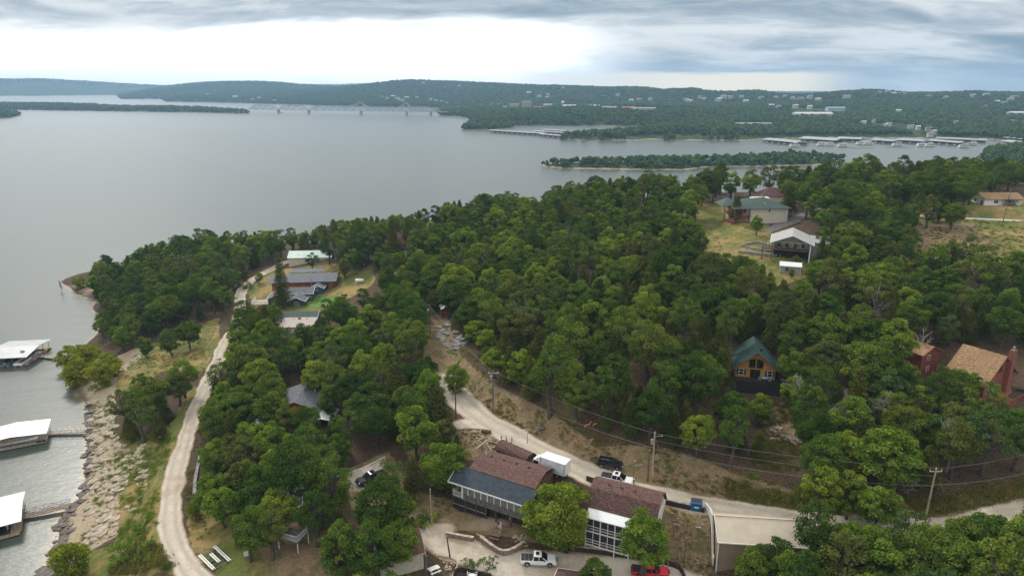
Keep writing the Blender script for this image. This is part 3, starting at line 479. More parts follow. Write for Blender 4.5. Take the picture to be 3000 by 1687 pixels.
FARH = [(-3747, 6075, 18, 11, 6.3, 'brown', 'brown', 0, 3), (-1265, 3452, 17, 11, 6.4, 'white', 'grey', 0, 3), (-1251, 3507, 26, 14, 7.6, 'white', 'grey', 0, 3), (-1317, 3771, 18, 13, 5.9, 'red', 'brown', 0, 3), (-1110, 3310, 18, 11, 5.7, 'tan', 'grey', 0, 3), (-1455, 3727, 26, 14, 7.7, 'white', 'white', 0, 3), (-1774, 4142, 24, 12, 6.0, 'white', 'grey', 0, 3), (-3060, 9397, 22, 14, 8.0, 'tan', 'brown', 0, 3), (-1425, 4637, 25, 11, 7.0, 'white', 'grey', 0, 3), (-592, 3237, 18, 10, 4.4, 'white', 'grey', 0, 3), (-543, 3086, 17, 10, 6.5, 'tan', 'grey', 0, 3), (-544, 3246, 20, 11, 4.8, 'white', 'white', 0, 3), (-499, 3090, 20, 11, 6.4, 'white', 'grey', 0, 3), (-470, 3029, 19, 10, 5.0, 'tan', 'brown', 0, 3), (-466, 3141, 18, 10, 4.4, 'white', 'white', 0, 3), (-421, 3140, 14, 12, 4.0, 'tan', 'brown', 0, 3), (-348, 3035, 13, 11, 4.7, 'white', 'grey', 0, 3), (-319, 2976, 17, 10, 4.8, 'white', 'grey', 0, 3), (-286, 2905, 21, 10, 5.0, 'white', 'white', 0, 3), (-257, 2800, 10, 8, 3.6, 'tan', 'grey', 0, 3), (-481, 3859, 16, 11, 4.8, 'white', 'grey', 0, 3), (-278, 3743, 18, 12, 4.2, 'white', 'grey', 0, 3), (360, 9384, 13, 10, 6.1, 'white', 'grey', 1, 3), (232, 3227, 18, 10, 4.8, 'white', 'grey', 1, 3), (261, 3295, 14, 10, 4.0, 'tan', 'brown', 1, 3), (71, 3020, 18, 12, 6.6, 'white', 'white', 1, 3), (111, 2887, 18, 12, 4.0, 'white', 'grey', 1, 3), (147, 2917, 14, 12, 6.1, 'tan', 'grey', 1, 3), (139, 2805, 16, 12, 5.7, 'white', 'grey', 1, 3), (410, 2746, 19, 10, 4.5, 'white', 'grey', 1, 3), (433, 2568, 16, 10, 4.9, 'white', 'white', 1, 3), (465, 2595, 20, 10, 3.9, 'tan', 'grey', 1, 3), (502, 2571, 13, 10, 6.2, 'white', 'grey', 1, 3), (614, 2496, 16, 10, 4.2, 'white', 'grey', 2, 3), (614, 2447, 21, 10, 4.5, 'white', 'white', 2, 3), (674, 2545, 13, 10, 4.4, 'tan', 'brown', 2, 3), (681, 2516, 18, 10, 4.0, 'white', 'grey', 2, 3), (711, 2458, 17, 10, 6.7, 'white', 'grey', 2, 3), (726, 2475, 13, 11, 6.1, 'white', 'white', 2, 3), (771, 2501, 16, 12, 5.3, 'tan', 'grey', 2, 3), (812, 2510, 14, 10, 4.0, 'white', 'grey', 2, 3), (775, 2344, 16, 10, 6.5, 'white', 'white', 2, 3), (860, 2445, 19, 10, 4.0, 'tan', 'brown', 2, 3), (903, 2428, 14, 10, 4.5, 'white', 'grey', 2, 3), (940, 2440, 14, 12, 4.3, 'tan', 'grey', 2, 3), (939, 2371, 13, 12, 5.5, 'white', 'grey', 2, 3), (945, 2321, 21, 10, 6.5, 'tan', 'brown', 2, 3), (995, 2368, 18, 11, 6.0, 'white', 'grey', 2, 3), (981, 2269, 17, 10, 4.5, 'white', 'white', 2, 3), (751, 2516, 20, 12, 6.5, 'white', 'grey', 2, 3), (1226, 2371, 14, 11, 6.2, 'tan', 'brown', 2, 3), (1278, 2416, 18, 12, 5.4, 'white', 'grey', 2, 3), (1271, 2364, 18, 11, 4.7, 'white', 'white', 2, 3), (1312, 2387, 20, 12, 4.1, 'tan', 'grey', 2, 3), (1078, 2283, 21, 12, 5.8, 'white', 'grey', 2, 3), (1342, 2193, 13, 12, 4.3, 'white', 'grey', 2, 3), (1323, 2252, 20, 11, 4.1, 'tan', 'brown', 2, 3), (1458, 2243, 14, 11, 5.5, 'white', 'grey', 2, 3), (1521, 2274, 18, 12, 4.6, 'white', 'grey', 2, 3), (1378, 2010, 12, 12, 3.9, 'white', 'white', 3, 3), (1362, 1956, 15, 6, 4.8, 'tan', 'grey', 3, 3), (1459, 2073, 19, 12, 5.5, 'white', 'grey', 3, 3), (1527, 2153, 20, 10, 5.8, 'white', 'grey', 3, 3), (1218, 1819, 11, 9, 4.9, 'red', 'brown', 3, 3), (958, 1747, 12, 8, 3.2, 'white', 'white', 3, 3), (883, 1395, 7, 6, 3.1, 'tan', 'grey', 3, 3), (1017, 1424, 11, 6, 2.5, 'white', 'grey', 3, 3), (737, 1370, 9, 6, 3.1, 'white', 'grey', 3, 3), (713, 1337, 7, 6, 3.7, 'white', 'white', 3, 3), (750, 1455, 7, 6, 3.0, 'white', 'grey', 3, 3), (709, 1415, 11, 6, 2.7, 'white', 'white', 3, 3), (751, 1319, 10, 7, 2.5, 'white', 'grey', 3, 3), (749, 1291, 7, 6, 3.7, 'white', 'white', 3, 3), (751, 1261, 10, 6, 3.7, 'tan', 'brown', 3, 3), (722, 1197, 11, 5, 3.7, 'white', 'white', 3, 3), (690, 1152, 8, 6, 3.7, 'white', 'grey', 3, 3), (-232, 2395, 12, 9, 3.6, 'tan', 'brown', 0, 3), (-210, 2441, 15, 7, 3.5, 'tan', 'brown', 0, 3), (-187, 2500, 13, 7, 4.4, 'tan', 'brown', 0, 3), (-150, 2418, 16, 9, 3.1, 'tan', 'brown', 0, 3), (-112, 2577, 11, 8, 4.2, 'tan', 'grey', 0, 3), (-72, 2497, 14, 8, 3.3, 'tan', 'brown', 0, 3), (-44, 2419, 11, 9, 4.0, 'tan', 'grey', 0, 3), (723, 1968, 14, 10, 4.6, 'white', 'white', 3, 3), (713, 1889, 14, 8, 3.9, 'white', 'grey', 3, 3), (772, 1924, 16, 8, 5.2, 'white', 'white', 3, 3), (788, 1868, 11, 9, 4.9, 'white', 'white', 3, 3)]
TOWN = [(-21, 2188, 14, 12, 9, 'tan', 'brown', 'low tan wing beside the hotel blocks across the lake'), (7, 2171, 30, 16, 17, 'tan', 'brown', 'brown banded hotel block across the lake'), (44, 2127, 28, 18, 24, 'tan', 'brown', 'tallest tan hotel block across the lake'), (85, 2066, 45, 14, 7, 'red', 'red', 'long red roofed building beside the hotel'), (112, 2210, 26, 20, 10, 'white', 'white', 'white domed roof building in the far town'), (172, 2117, 40, 18, 7, 'white', 'white', 'white flat building beyond the water tower'), (234, 1976, 48, 20, 7, 'white', 'white', 'long white shop building in the far town'), (252, 1825, 38, 18, 6, 'white', 'grey', 'white and grey shop building in the far town'), (296, 1798, 34, 18, 6, 'red', 'red', 'red roofed shop building in the far town'), (328, 1762, 60, 18, 6, 'white', 'grey', 'long pale warehouse at the end of the far town'), (708, 1659, 88, 24, 7, 'white', 'white', 'long white storage building behind the marina'), (829, 1809, 44, 18, 8, 'white', 'blue', 'white building with blue roof behind the marina'), (1178, 1636, 46, 20, 6, 'white', 'white', 'long white building in the woods at the far shore'), (470, 1368, 70, 14, 4, 'white', 'grey', 'row of pale storage roofs in the marina woods')]
MARINA = [((-41.99, 1282.63, 0)[:2], (52.64, 1195.36, 0)[:2], 14, 'white'), ((46.17, 1179.28, 0)[:2], (79.35, 1140.89, 0)[:2], 12, 'grey'), ((37.07, 1264.19, 0)[:2], (85.96, 1211.87, 0)[:2], 12, 'white'), ((57.22, 1301.61, 0)[:2], (93.92, 1264.19, 0)[:2], 12, 'white'), ((382.21, 1064.47, 0)[:2], (409.01, 1003.21, 0)[:2], 26, 'grey'), ((446.59, 1084.3, 0)[:2], (481.95, 1039.11, 0)[:2], 34, 'grey'), ((506.13, 1084.3, 0)[:2], (531.55, 1064.47, 0)[:2], 26, 'grey'), ((543.97, 1058.02, 0)[:2], (560.59, 1026.87, 0)[:2], 24, 'grey'), ((582.38, 1058.02, 0)[:2], (603.94, 1026.87, 0)[:2], 24, 'grey'), ((621.73, 1045.34, 0)[:2], (640.96, 997.46, 0)[:2], 22, 'grey'), ((660.31, 1084.3, 0)[:2], (695.54, 1058.02, 0)[:2], 20, 'white'), ((692.94, 1058.02, 0)[:2], (712.02, 1045.34, 0)[:2], 16, 'white'), ((726.09, 1032.95, 0)[:2], (723.76, 975.09, 0)[:2], 24, 'grey'), ((779.77, 1104.87, 0)[:2], (783.78, 1058.02, 0)[:2], 16, 'white')]
HBOATS = [(400.02, 980.59, 0)[:2], (448.44, 1003.21, 0)[:2], (456.71, 997.46, 0)[:2], (470.07, 986.15, 0)[:2], (513.77, 1020.85, 0)[:2], (520.82, 1014.9, 0)[:2], (553.74, 997.46, 0)[:2], (585.74, 991.77, 0)[:2], (593.65, 986.15, 0)[:2], (631.63, 969.65, 0)[:2], (669.03, 1009.02, 0)[:2]]
LBOATS = [(-389.25, 2010.48, 0)[:2], (-713.1, 2182.5, 0)[:2]]
BREAK = [((452.79, 964.27, 0)[:2], (501.28, 958.94, 0)[:2]), ((522.94, 969.65, 0)[:2], (553.3, 964.27, 0)[:2]), ((-86.4, 1383.35, 0)[:2], (-64.85, 1301.61, 0)[:2])]
BRIDGE = [(-822.48, 2209.48, 0)[:2], (-727.59, 2156.17, 0)[:2], (-629.97, 2105.34, 0)[:2], (-474.12, 2010.48, 0)[:2], (-327.33, 1966.15, 0)[:2], (-243.35, 1966.15, 0)[:2], (-204.54, 1988.07, 0)[:2]]
WT = (150, 2091)
SPIT = [(139, 1103, 1.26), (348, 1098, 0.96), (87, 1113, 1.21), (250, 1104, 1.50), (172, 1098, 1.40), (150, 1105, 1.35), (152, 1105, 1.15), (242, 1106, 0.99), (80, 1110, 1.19), (140, 1092, 1.00), (155, 1097, 1.02), (337, 1098, 1.34), (341, 1093, 0.99), (144, 1102, 1.22), (321, 1111, 1.48), (249, 1099, 1.22), (164, 1093, 1.40), (256, 1105, 0.92), (353, 1092, 1.38), (145, 1102, 1.49), (115, 1118, 1.31), (243, 1100, 0.94), (305, 1109, 1.12), (96, 1115, 1.20), (315, 1102, 1.00), (324, 1094, 1.15), (336, 1093, 0.98), (177, 1098, 1.43), (116, 1103, 0.96), (344, 1093, 1.01)]
#s2

cand = []
for r0, r1, sp in ((600, 900, 5.5), (900, 1500, 7.), (1500, 2500, 8.5), (2500, 3600, 11.), (3600, 5200, 16.), (5200, 6600, 20.), (7400, 8800, 34.)):
    n_ = int((R(84)/2)*(r1*r1-r0*r0)/(sp*sp)); r_ = np.sqrt(rng.uniform(r0*r0, r1*r1, n_)); a_ = rng.uniform(R(-42), R(42), n_); cand.append(np.stack([r_*np.sin(a_), r_*np.cos(a_), np.full(n_, sp)], 1))
C = np.concatenate(cand); z_, s_ = far_z(C[:, 0], C[:, 1]); keep = (s_ > 1.2)
for poly in FAR_OPEN: keep &= ~inside(C[:, 0], C[:, 1], poly)
hx = [(h[0], h[1], h[2]) for h in FARH]+[(h[0], h[1], h[2]) for h in TOWN]+[(*WT, 10)]
for x, y, L in hx:
    d_ = math.hypot(x, y); ux, uy = x/d_, y/d_; a_ = (C[:, 0]-x)*ux+(C[:, 1]-y)*uy; b_ = (C[:, 0]-x)*uy-(C[:, 1]-y)*ux; keep &= ~((a_ < L*.5+3)&(a_ > -70)&(abs(b_) < L*.5+4))
keep &= vnoise(C[:, 0]*.02, C[:, 1]*.02, 8) > .10
C = C[keep]; z_ = z_[keep]; sz = rng.uniform(.62, 1.12, len(C))*np.clip(C[:, 2]/8.5, .95, 1.55); small = (np.hypot(C[:, 0], C[:, 1]) < 900); sz[small] *= .72
pts = np.column_stack([C[:, 0], C[:, 1], z_-.4, rng.uniform(0, 6.28, len(C)), sz]); pick = rng.integers(0, 5, len(C))
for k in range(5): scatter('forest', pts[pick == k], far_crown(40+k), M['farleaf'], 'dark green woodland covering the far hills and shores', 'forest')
#r4

# ---------------------------------------------------------------- trees
# trees: kind and zone letters, x, y, size in percent (upper case: told apart singly)
TREES = """
of 53.7 71.8 140, Of 63.5 72.2 150, bf 47.8 76.7 115, Of 39.4 77.3 126, Cf 31.3 78.9 128, Ob -16.9 82.5 105, bb -22.3 83.2 81, Bb -18.0 92.9 87, cb -29.0 98.4 71, Bf 61.2 98.8 147, Bb -39.6 99.4 100, Cf 69.1 100.3 95,
Of 51.6 100.4 103, Ob -44.5 101.2 115, Cb -33.4 101.2 98, Ob -19.0 101.3 90, Oh 74.7 102.0 104, Oh 79.9 102.1 114, Oh 85.6 102.7 108, oh 65.8 102.9 103, Bh 56.7 103.8 103, Bb -51.3 104.7 92, Ob -31.3 104.9 112, Ob -38.6 105.9 137,
Ch 60.7 106.2 109, Oh 38.9 107.8 100, Oh 69.2 108.7 91, Oh 73.7 108.9 89, Ob -45.8 108.9 114, Oh 54.3 109.3 97, Bb -54.5 109.5 101, Bh 33.5 109.9 96, Ch 44.6 110.0 72, Oh 90.4 110.5 93, Bh 61.0 110.6 118, Oh 79.9 111.1 91,
Ob -50.3 111.9 106, Ch 41.4 112.0 93, Oh 86.3 113.0 99, Ch 29.6 113.6 87, Ch 32.8 113.7 74, Ob -35.6 113.9 97, ch 34.9 114.9 72, Oh 69.8 114.9 103, Oh 26.0 114.9 100, ob -41.0 115.5 98, Oh 81.6 115.7 81, bb -46.1 115.9 84,
Oh 55.7 116.0 88, Ch 22.6 117.1 92, Ch 64.9 117.3 146, Cb -14.1 117.5 98, Ch 33.2 117.7 72, Bh 78.1 119.0 83, Ob -52.6 119.1 94, Oh 42.4 119.1 81, Cb -10.8 119.3 70, Ob -59.0 119.3 85, Oh 72.3 119.6 116, Oh 29.4 119.8 113,
Oh 82.0 120.0 87, Ch 18.3 120.3 80, Ob -34.6 120.6 96, Oh 57.7 120.7 112, Oh 86.7 121.0 97, Bb -19.0 121.3 119, Ch 22.4 121.5 110, Ob -40.4 121.6 115, Bb -47.6 122.0 114, Ch 63.8 122.1 75, Oh 35.0 122.1 124, ob -56.2 122.4 82,
oh 76.1 122.7 90, Ob -14.1 123.0 95, Ch 25.2 123.1 77, Bb -60.3 123.3 89, Oh 18.2 123.9 97, Oh 12.9 125.2 86, oh 79.5 125.2 81, oh 86.3 125.5 81, Bb -53.1 125.7 103, Oh 62.5 126.3 103, Ob -28.4 126.8 91, Ob -20.4 126.8 110,
Ob -34.1 126.9 85, Oh 7.8 127.6 131, Oh 20.9 128.1 101, Bh 57.9 128.3 86, Oh 38.9 128.4 116, Cb -24.5 128.5 72, Oh 31.9 128.6 121, Cb -58.6 128.7 120, Oh 71.6 129.1 124, oh 76.6 129.7 83, Cb -37.7 130.0 72, Bh 13.1 130.1 90,
Ob -63.8 131.3 97, Cb -55.9 132.3 84, Ch 3.9 133.3 102, Oh 81.2 133.4 87, Ob -28.2 133.6 106, Ch 44.4 133.8 116, Oh 29.1 133.8 124, Oh 66.4 133.8 109, Ch 39.5 134.3 122, Ch 21.9 134.3 146, oh 76.7 134.4 96, Ob -33.3 134.6 85,
Ob -52.3 135.4 118, Bh 60.5 135.5 96, Ob -24.1 136.0 93, Bb -18.0 136.3 111, Ob -65.5 136.4 102, Ch 34.4 137.7 117, ch 6.0 137.8 83, Oh 12.1 138.4 146, Ob -60.4 138.5 107, ob -31.6 138.6 88, Ch 37.5 138.8 87, Bh 83.4 139.0 129,
Oh 18.4 139.0 106, Cs -80.2 139.7 77, Ob -36.1 139.7 104, Ob -41.0 139.9 93, Bh 1.8 140.2 97, Ch 45.9 141.0 116, cb -68.6 141.1 95, Oh 61.4 141.3 93, ch 77.4 141.3 76, Os -85.0 141.4 119, ob -19.6 142.0 86, Cb -26.3 142.2 122,
Oh 69.6 142.3 115, ch 16.5 142.5 76, oh 37.2 142.5 82, Ob -55.3 143.3 104, Ch 6.2 143.4 127, Ch -0.4 143.5 105, Ch 40.7 143.6 91, Oh 25.2 143.6 123, Cs -89.4 143.6 76, Oh 79.9 144.6 115, Ob -62.5 145.0 113, Ob -30.5 145.2 107,
Ob -41.3 145.3 112, Ch 74.9 145.6 104, Oh 49.3 145.8 121, Oh 65.5 146.1 84, Ch 44.0 146.4 108, Oh 85.2 146.7 109, Ch 31.3 146.8 88, Ch 59.4 146.9 110, oh 118.1 147.4 92, Ob -20.9 147.8 88, Bb -68.4 147.9 93, Ob -26.4 148.2 97,
Bh -4.2 148.3 82, Cb -56.5 148.3 121, Ch 1.7 148.6 119, Oh 113.7 148.6 96, Bb -35.1 148.7 121, Ch 76.5 148.7 110, Cs -84.5 148.8 91, oh 10.2 148.9 117, Ch 36.0 148.9 73, Ch 92.4 149.0 114, Bb -46.1 149.3 114, Ch 20.7 149.4 107,
Oh 39.9 149.4 115, bh 27.1 149.4 109, Oh 101.4 149.5 98, Os -94.3 149.9 91, Oh 62.9 150.6 122, Ch 54.8 150.7 84, Ch -1.6 151.5 117, Cb -71.5 151.5 103, oh 122.3 151.7 97, ch 30.7 151.8 74, Os -88.1 151.9 113, Ch 107.7 151.9 94,
Bb -60.9 152.2 120, Ch 15.4 152.3 120, Ch 71.1 152.4 121, Ch 111.5 152.8 112, Bh 94.5 152.9 112, ob -67.1 153.3 85, oh 22.4 153.4 83, Oh 82.8 153.4 95, Ch 55.9 153.6 94, Oh 49.1 153.7 98, cb -26.2 153.8 83, Ch 90.1 153.9 107,
bh 67.1 154.1 86, Oh 117.6 154.2 92, oh 39.7 154.3 92, Ch 106.5 154.7 92, Ob -43.9 155.1 108, Oh 101.5 155.2 115, oh 10.0 155.6 99, Os -83.3 155.6 81, Bh 32.1 155.6 125, Oh 74.8 156.3 104, Ch 62.9 156.9 120, Ch 59.6 157.2 72,
Oh 1.3 157.3 114, Ob -72.7 157.7 101, Bh 55.7 157.9 87, Bh 120.8 158.0 103, ch 87.0 158.0 77, Bh 19.8 158.2 114, Bh -5.9 158.3 89, Oh 14.1 158.4 106, Ch 81.0 158.4 75, Bb -31.9 158.4 102, Oh 42.2 158.6 95, oh 67.3 158.7 102,
ch 8.1 159.1 83, Ch 28.8 159.2 124, Ch 93.4 159.3 108, Ob -38.7 159.9 97, Oh 49.7 160.0 114, Ob -49.0 160.1 109, Bs -83.8 160.2 106, Ob -66.3 160.4 122, Oh 116.9 160.5 93, Bh 97.5 160.7 113, oh 72.8 160.8 88, Ob -57.5 160.8 92,
os -95.6 160.9 80, Oh 24.3 161.0 106, Bh 59.7 161.0 89, oh 124.4 161.1 86, oh 106.4 161.2 83, cb -70.7 161.4 97, Ob -25.6 161.4 119, Oh 80.2 161.7 89, Ch -3.8 161.8 128, Oh 89.6 162.0 118, Oh 111.1 162.1 99, oh 35.0 162.2 83,
ch 65.9 162.6 97, oh 1.5 162.9 99, oh 20.0 163.8 109, Ch 55.9 164.0 94, Ch 38.4 164.1 73, Ch 28.7 164.2 130, Ob -42.0 164.5 107, Oh 118.8 164.8 92, Ch 85.5 165.2 89, Cb -73.3 165.5 96, ch 53.2 165.6 105, cb -33.2 165.7 83,
Oh 7.2 165.7 107, Oh 123.4 165.7 91, Bh -8.9 165.9 87, ob -53.8 165.9 83, oh 47.1 166.0 87, Ob -63.4 166.2 92, Oh 107.0 166.2 104, Ch 69.0 166.6 112, Bh 73.7 166.6 94, oh 11.7 166.7 81, Bh 34.3 166.9 113, Ch 16.7 166.9 106,
oh 130.5 167.3 86, bb -50.3 167.4 85, Bb -24.5 167.4 94, Oh 100.2 167.8 118, Ch 88.2 167.8 121, Oh -4.7 168.0 119, Oh 42.0 168.1 86, Bh 56.2 168.5 91, Oh 61.1 168.5 121, Oh 82.4 169.1 116, Bb -45.2 169.1 111, Ob -39.8 169.2 92,
Bh 26.6 169.5 103, Cb -53.2 169.5 103, Bb -57.5 169.6 102, Ob -68.3 169.6 114, oh 104.4 170.6 84, Oh 50.9 170.6 105, Oh 113.0 171.1 123, Ob -30.2 171.2 94, oh 66.8 171.3 85, Ch 35.4 171.5 126, ch -10.8 171.5 73, Ob -62.0 171.6 110,
Oh 122.3 171.6 149, Ob -35.9 171.8 90, Oh 12.6 171.9 104, Oh 17.9 172.0 114, ob -73.2 172.2 89, Oh -0.2 172.3 99, Ch 22.9 172.3 129, Ob -49.8 172.6 98, Oh 39.9 172.6 98, Bh 97.4 172.8 116, Bb -42.4 173.4 110, ch 86.8 173.7 105,
Bh 58.4 173.9 94, ob -56.9 174.6 97, oh 47.7 174.6 83, Oh 7.4 174.6 112, ch 129.3 174.9 95, Ob -27.0 175.0 110, Bb -32.6 175.3 103, Bb -76.6 175.4 88, Ch 44.2 175.4 98, Oh 109.3 175.5 107, Bh 92.9 175.5 91, Ch -9.6 175.5 94,
ch -2.9 175.8 96, ob -67.0 175.9 80, Oh -13.2 176.1 80, oh 101.9 176.3 102, ch 32.8 176.3 89, Bh 83.0 176.4 120, Ch 69.5 176.9 91, oh 29.1 177.2 83, oh 1.8 177.4 87, bh 131.6 177.6 82, ob -52.4 177.7 94, Ch 37.5 177.8 123,
bh 24.4 177.8 104, ob -41.7 178.1 88, Oh 54.0 178.1 122, oh -6.2 178.4 99, Ch 49.0 179.2 115, Bh 91.2 179.3 85, Oh 63.1 179.4 105, oh 97.3 179.4 82, ob -31.6 179.5 86, Ch 5.5 179.7 119, Ch -13.2 179.8 94, oh 121.4 179.9 97,
Bh 137.4 180.0 106, Bb -76.6 180.2 102, Ch 17.0 180.4 123, Bh 103.9 180.9 112, Bh 44.6 181.0 111, ob -44.5 181.4 85, bb -55.4 181.6 80, Oh 115.9 181.9 109, Bb -70.0 182.2 116, Ch 107.9 182.6 100, oh 86.0 182.8 99, Ch 69.4 182.9 89,
Bb -40.0 182.9 107, oh 52.4 183.1 92, oh 38.6 183.3 103, oh 132.5 183.6 104, Oh 0.1 183.8 116, Ob -28.4 183.8 108, Cb -75.4 183.8 98, Oh 29.6 184.1 106, oh 60.5 184.7 99, Oh -14.9 184.9 112, ch 46.8 184.9 110, Ob -49.0 185.1 112,
Bh -9.7 185.3 101, oh 8.1 185.7 93, Ch 20.3 185.8 123, oh 25.4 186.5 94, bh 142.2 186.8 83, Bh 96.6 186.8 121, Ob -33.6 186.9 122, Oh 42.9 187.1 115, oh 90.6 187.2 89, Ch 53.4 187.4 111, bh 110.7 187.5 81, oh 101.7 188.0 85,
Ob -77.9 188.4 123, Ch 37.6 188.4 101, Bh 13.7 188.7 81, Oh -5.2 188.8 101, Bb -28.7 189.2 106, bh 117.5 189.8 81, Ob -41.2 189.9 110, oh -10.6 190.3 82, Bh 121.9 190.6 101, Ch 17.6 190.6 105, ch 56.0 190.7 107, Ch 126.7 190.7 100,
Bh 33.3 190.8 106, Oh -17.8 191.0 103, Bh 7.3 191.1 117, Oh 96.2 192.0 106, ob -47.9 192.3 91, oh 103.6 192.5 83, Ch 89.8 192.8 113, Oh 115.2 193.0 88, bb -82.5 193.0 88, oh 109.7 193.1 86, ob -54.8 193.4 87, Bh 27.9 193.4 106,
ob -36.3 194.2 99, Oh 133.6 194.3 95, oh 128.9 194.5 85, Bh 11.5 194.9 95, Oh 50.3 195.5 123, ch 106.5 195.5 88, ch -27.0 195.9 72, Oh 16.3 196.0 117, Oh 36.9 196.2 100, oh 3.9 196.4 101, Bh -16.5 196.7 143, Bb -73.2 196.8 94,
oh 58.4 196.9 84, Ch 41.2 197.2 95, Ob -32.3 197.2 105, oh 117.0 197.4 89, Oh 23.9 197.5 121, Ch 30.9 197.9 116, Bh -7.0 197.9 111, ob -51.6 198.1 80, Oh -23.0 198.1 92, oh 94.5 198.2 81, bb -79.2 198.3 86, Ch 54.8 198.7 123,
ob -45.4 199.5 86, Bh 12.6 199.6 103, Oh 111.3 199.8 120, ch 27.8 200.0 111, oh -12.3 200.3 83, ob -41.4 200.5 86, Bh -1.3 200.7 98, Ch 35.9 201.1 127, ob -37.3 201.8 84, oh 6.5 202.0 89, bb -31.7 202.5 90, Bs -122.8 202.5 84,
oh 115.5 203.1 81, ch 15.9 203.4 114, ch 56.7 203.6 110, Ch 49.5 203.6 156, Oh 43.2 204.1 122, oh 10.8 204.1 103, oh -7.0 204.3 107, Oh -26.0 204.4 95, Bh 29.2 205.0 118, os -125.4 205.0 69, oh -20.4 205.5 99, ob -85.6 205.5 90,
ob -34.6 205.7 92, oh 0.1 205.7 100, oh 34.5 206.0 87, Oh 96.6 206.5 112, Oh 122.4 207.1 98, Ch 112.5 207.3 112, oh 107.5 207.8 103, oh 54.0 208.5 84, Oh 116.9 208.8 118, Os -123.6 209.1 91, oh 3.3 209.6 105, Oh -24.7 209.8 116,
oh -12.9 210.7 95, oh 59.1 210.9 91, oh 8.9 211.1 88, oh 42.9 211.2 91, Oh 20.2 211.4 115, oh -32.6 211.5 91, bh -3.2 211.6 84, Bs -131.1 211.9 64, oh 13.3 212.4 85, Os -118.5 212.4 108, bh 49.9 212.7 110, ch 25.3 212.8 92,
os -126.7 212.8 83, Ch -6.7 213.4 118, Bh 34.9 213.6 103, os -134.6 214.4 78, oh -29.1 214.5 97, Cs -131.2 214.7 81, ch 105.8 214.8 96, Ob -40.5 214.8 116, oh 111.5 215.5 96, oh 116.8 215.8 111, Bh 0.9 215.8 146, Bh 41.1 215.9 98,
oh -18.1 216.0 89, ch 48.3 217.0 100, oh -13.4 217.1 103, bh 28.9 217.1 86, Cs -122.8 217.2 114, Oh 57.5 217.4 124, Os -116.2 217.6 117, ch -4.0 218.2 80, ch 11.1 218.4 77, oh 128.0 218.4 96, Bs -139.7 219.0 75, Oh 7.1 219.0 114,
Oh -31.6 219.1 112, os -130.2 219.5 91, Oh 14.6 219.8 103, Cs -106.2 219.8 77, oh -23.3 219.9 82, oh -7.8 220.1 106, oh -18.1 220.3 86, Oh 105.7 220.3 118, Oh 21.9 220.9 122, Os -97.4 221.0 94, Os -111.1 221.1 90, oh 43.1 222.0 96,
oh 114.3 222.1 100, oh 36.8 222.3 92, Bh 124.8 222.3 111, Bh 32.0 222.4 99, os -123.7 222.5 83, oh -4.0 222.8 87, oh 51.6 222.8 101, oh -27.3 223.0 94, bs -135.9 223.2 64, bh -37.0 223.4 81, oh 132.3 223.6 101, Cb -42.7 223.9 115,
os -139.8 224.1 73, bs -115.7 224.5 85, Bh -11.2 224.9 121, Ch 110.3 225.1 125, Bh 9.4 225.2 106, Os -128.6 225.2 122, oh -16.1 225.3 88, oh -22.6 225.5 98, Os -103.8 225.6 109, Bh 16.5 225.7 112, ch 55.4 225.7 109, Bh -31.8 226.2 115,
os -144.1 227.2 69, Os -119.8 227.7 120, os -136.2 227.7 92, oh 113.7 227.9 86, oh 46.9 228.0 90, Os -109.6 228.2 122, Oh 119.4 228.3 118, oh 42.5 228.8 84, Oh 26.3 228.8 114, oh 34.6 229.1 89, Cs -141.4 229.5 91, Cs -101.6 229.9 120,
ch 58.4 230.1 98, oh 52.5 230.2 107, bh -26.4 230.3 80, ch -22.0 230.3 99, oh -39.6 230.4 81, oh 130.2 230.5 100, Bh 106.5 230.8 82, oh 16.7 230.8 99, oh 135.5 231.1 104, ch 4.8 231.3 99, ob -43.8 231.9 88, os -129.5 232.4 122,
os -123.9 232.5 109, Bh -2.6 233.0 123, os -143.8 233.0 69, Ch -29.9 233.0 117, ch -24.6 233.4 91, oh 48.6 233.5 84, Bh 57.0 233.9 112, Bh -16.4 234.0 147, ch -7.9 234.4 78, os -116.1 234.4 90, oh 25.1 234.6 109, Oh 112.6 234.6 155,
oh 120.2 234.7 113, cs -106.3 234.7 114, Os -101.7 234.7 103, oh 131.6 234.9 85, Ch 42.1 235.1 100, oh 19.7 235.2 94, oh 32.8 235.7 103, oh 3.6 235.9 94, Ch -31.7 236.4 117, oh 12.9 236.5 103, oh 141.2 236.5 106, bs -144.6 236.9 74,
ch -4.6 237.1 115, oh -35.7 237.3 92, Bh -41.2 237.7 96, Ch -22.6 237.9 119, Bh 127.1 238.0 120, oh 37.3 238.5 87, oh -8.8 239.2 100, os -141.9 239.2 69, ch 40.7 239.3 91, oh 55.7 239.4 107, ch -13.5 239.6 119, oh 7.8 240.0 92,
os -113.3 240.0 109, os -146.7 240.1 87, bh 62.1 240.1 82, Ob -46.0 240.3 104, bs -121.4 240.3 87, Oh 46.7 240.3 114, oh 33.1 240.7 93, Bh -28.4 240.8 117, oh 17.9 240.8 85, Bh 107.8 241.1 100, Ch -36.4 241.3 112, oh 137.6 241.7 84,
oh 2.0 242.0 98, ch -40.2 242.7 89, bh 146.2 242.8 91, os -125.8 243.0 94, oh 132.5 243.2 113, oh 21.9 243.2 91, Oh -3.8 243.3 124, os -143.6 243.4 61, os -106.2 243.9 97, os -118.9 244.1 92, ch 63.6 244.1 81, os -149.6 244.6 77,
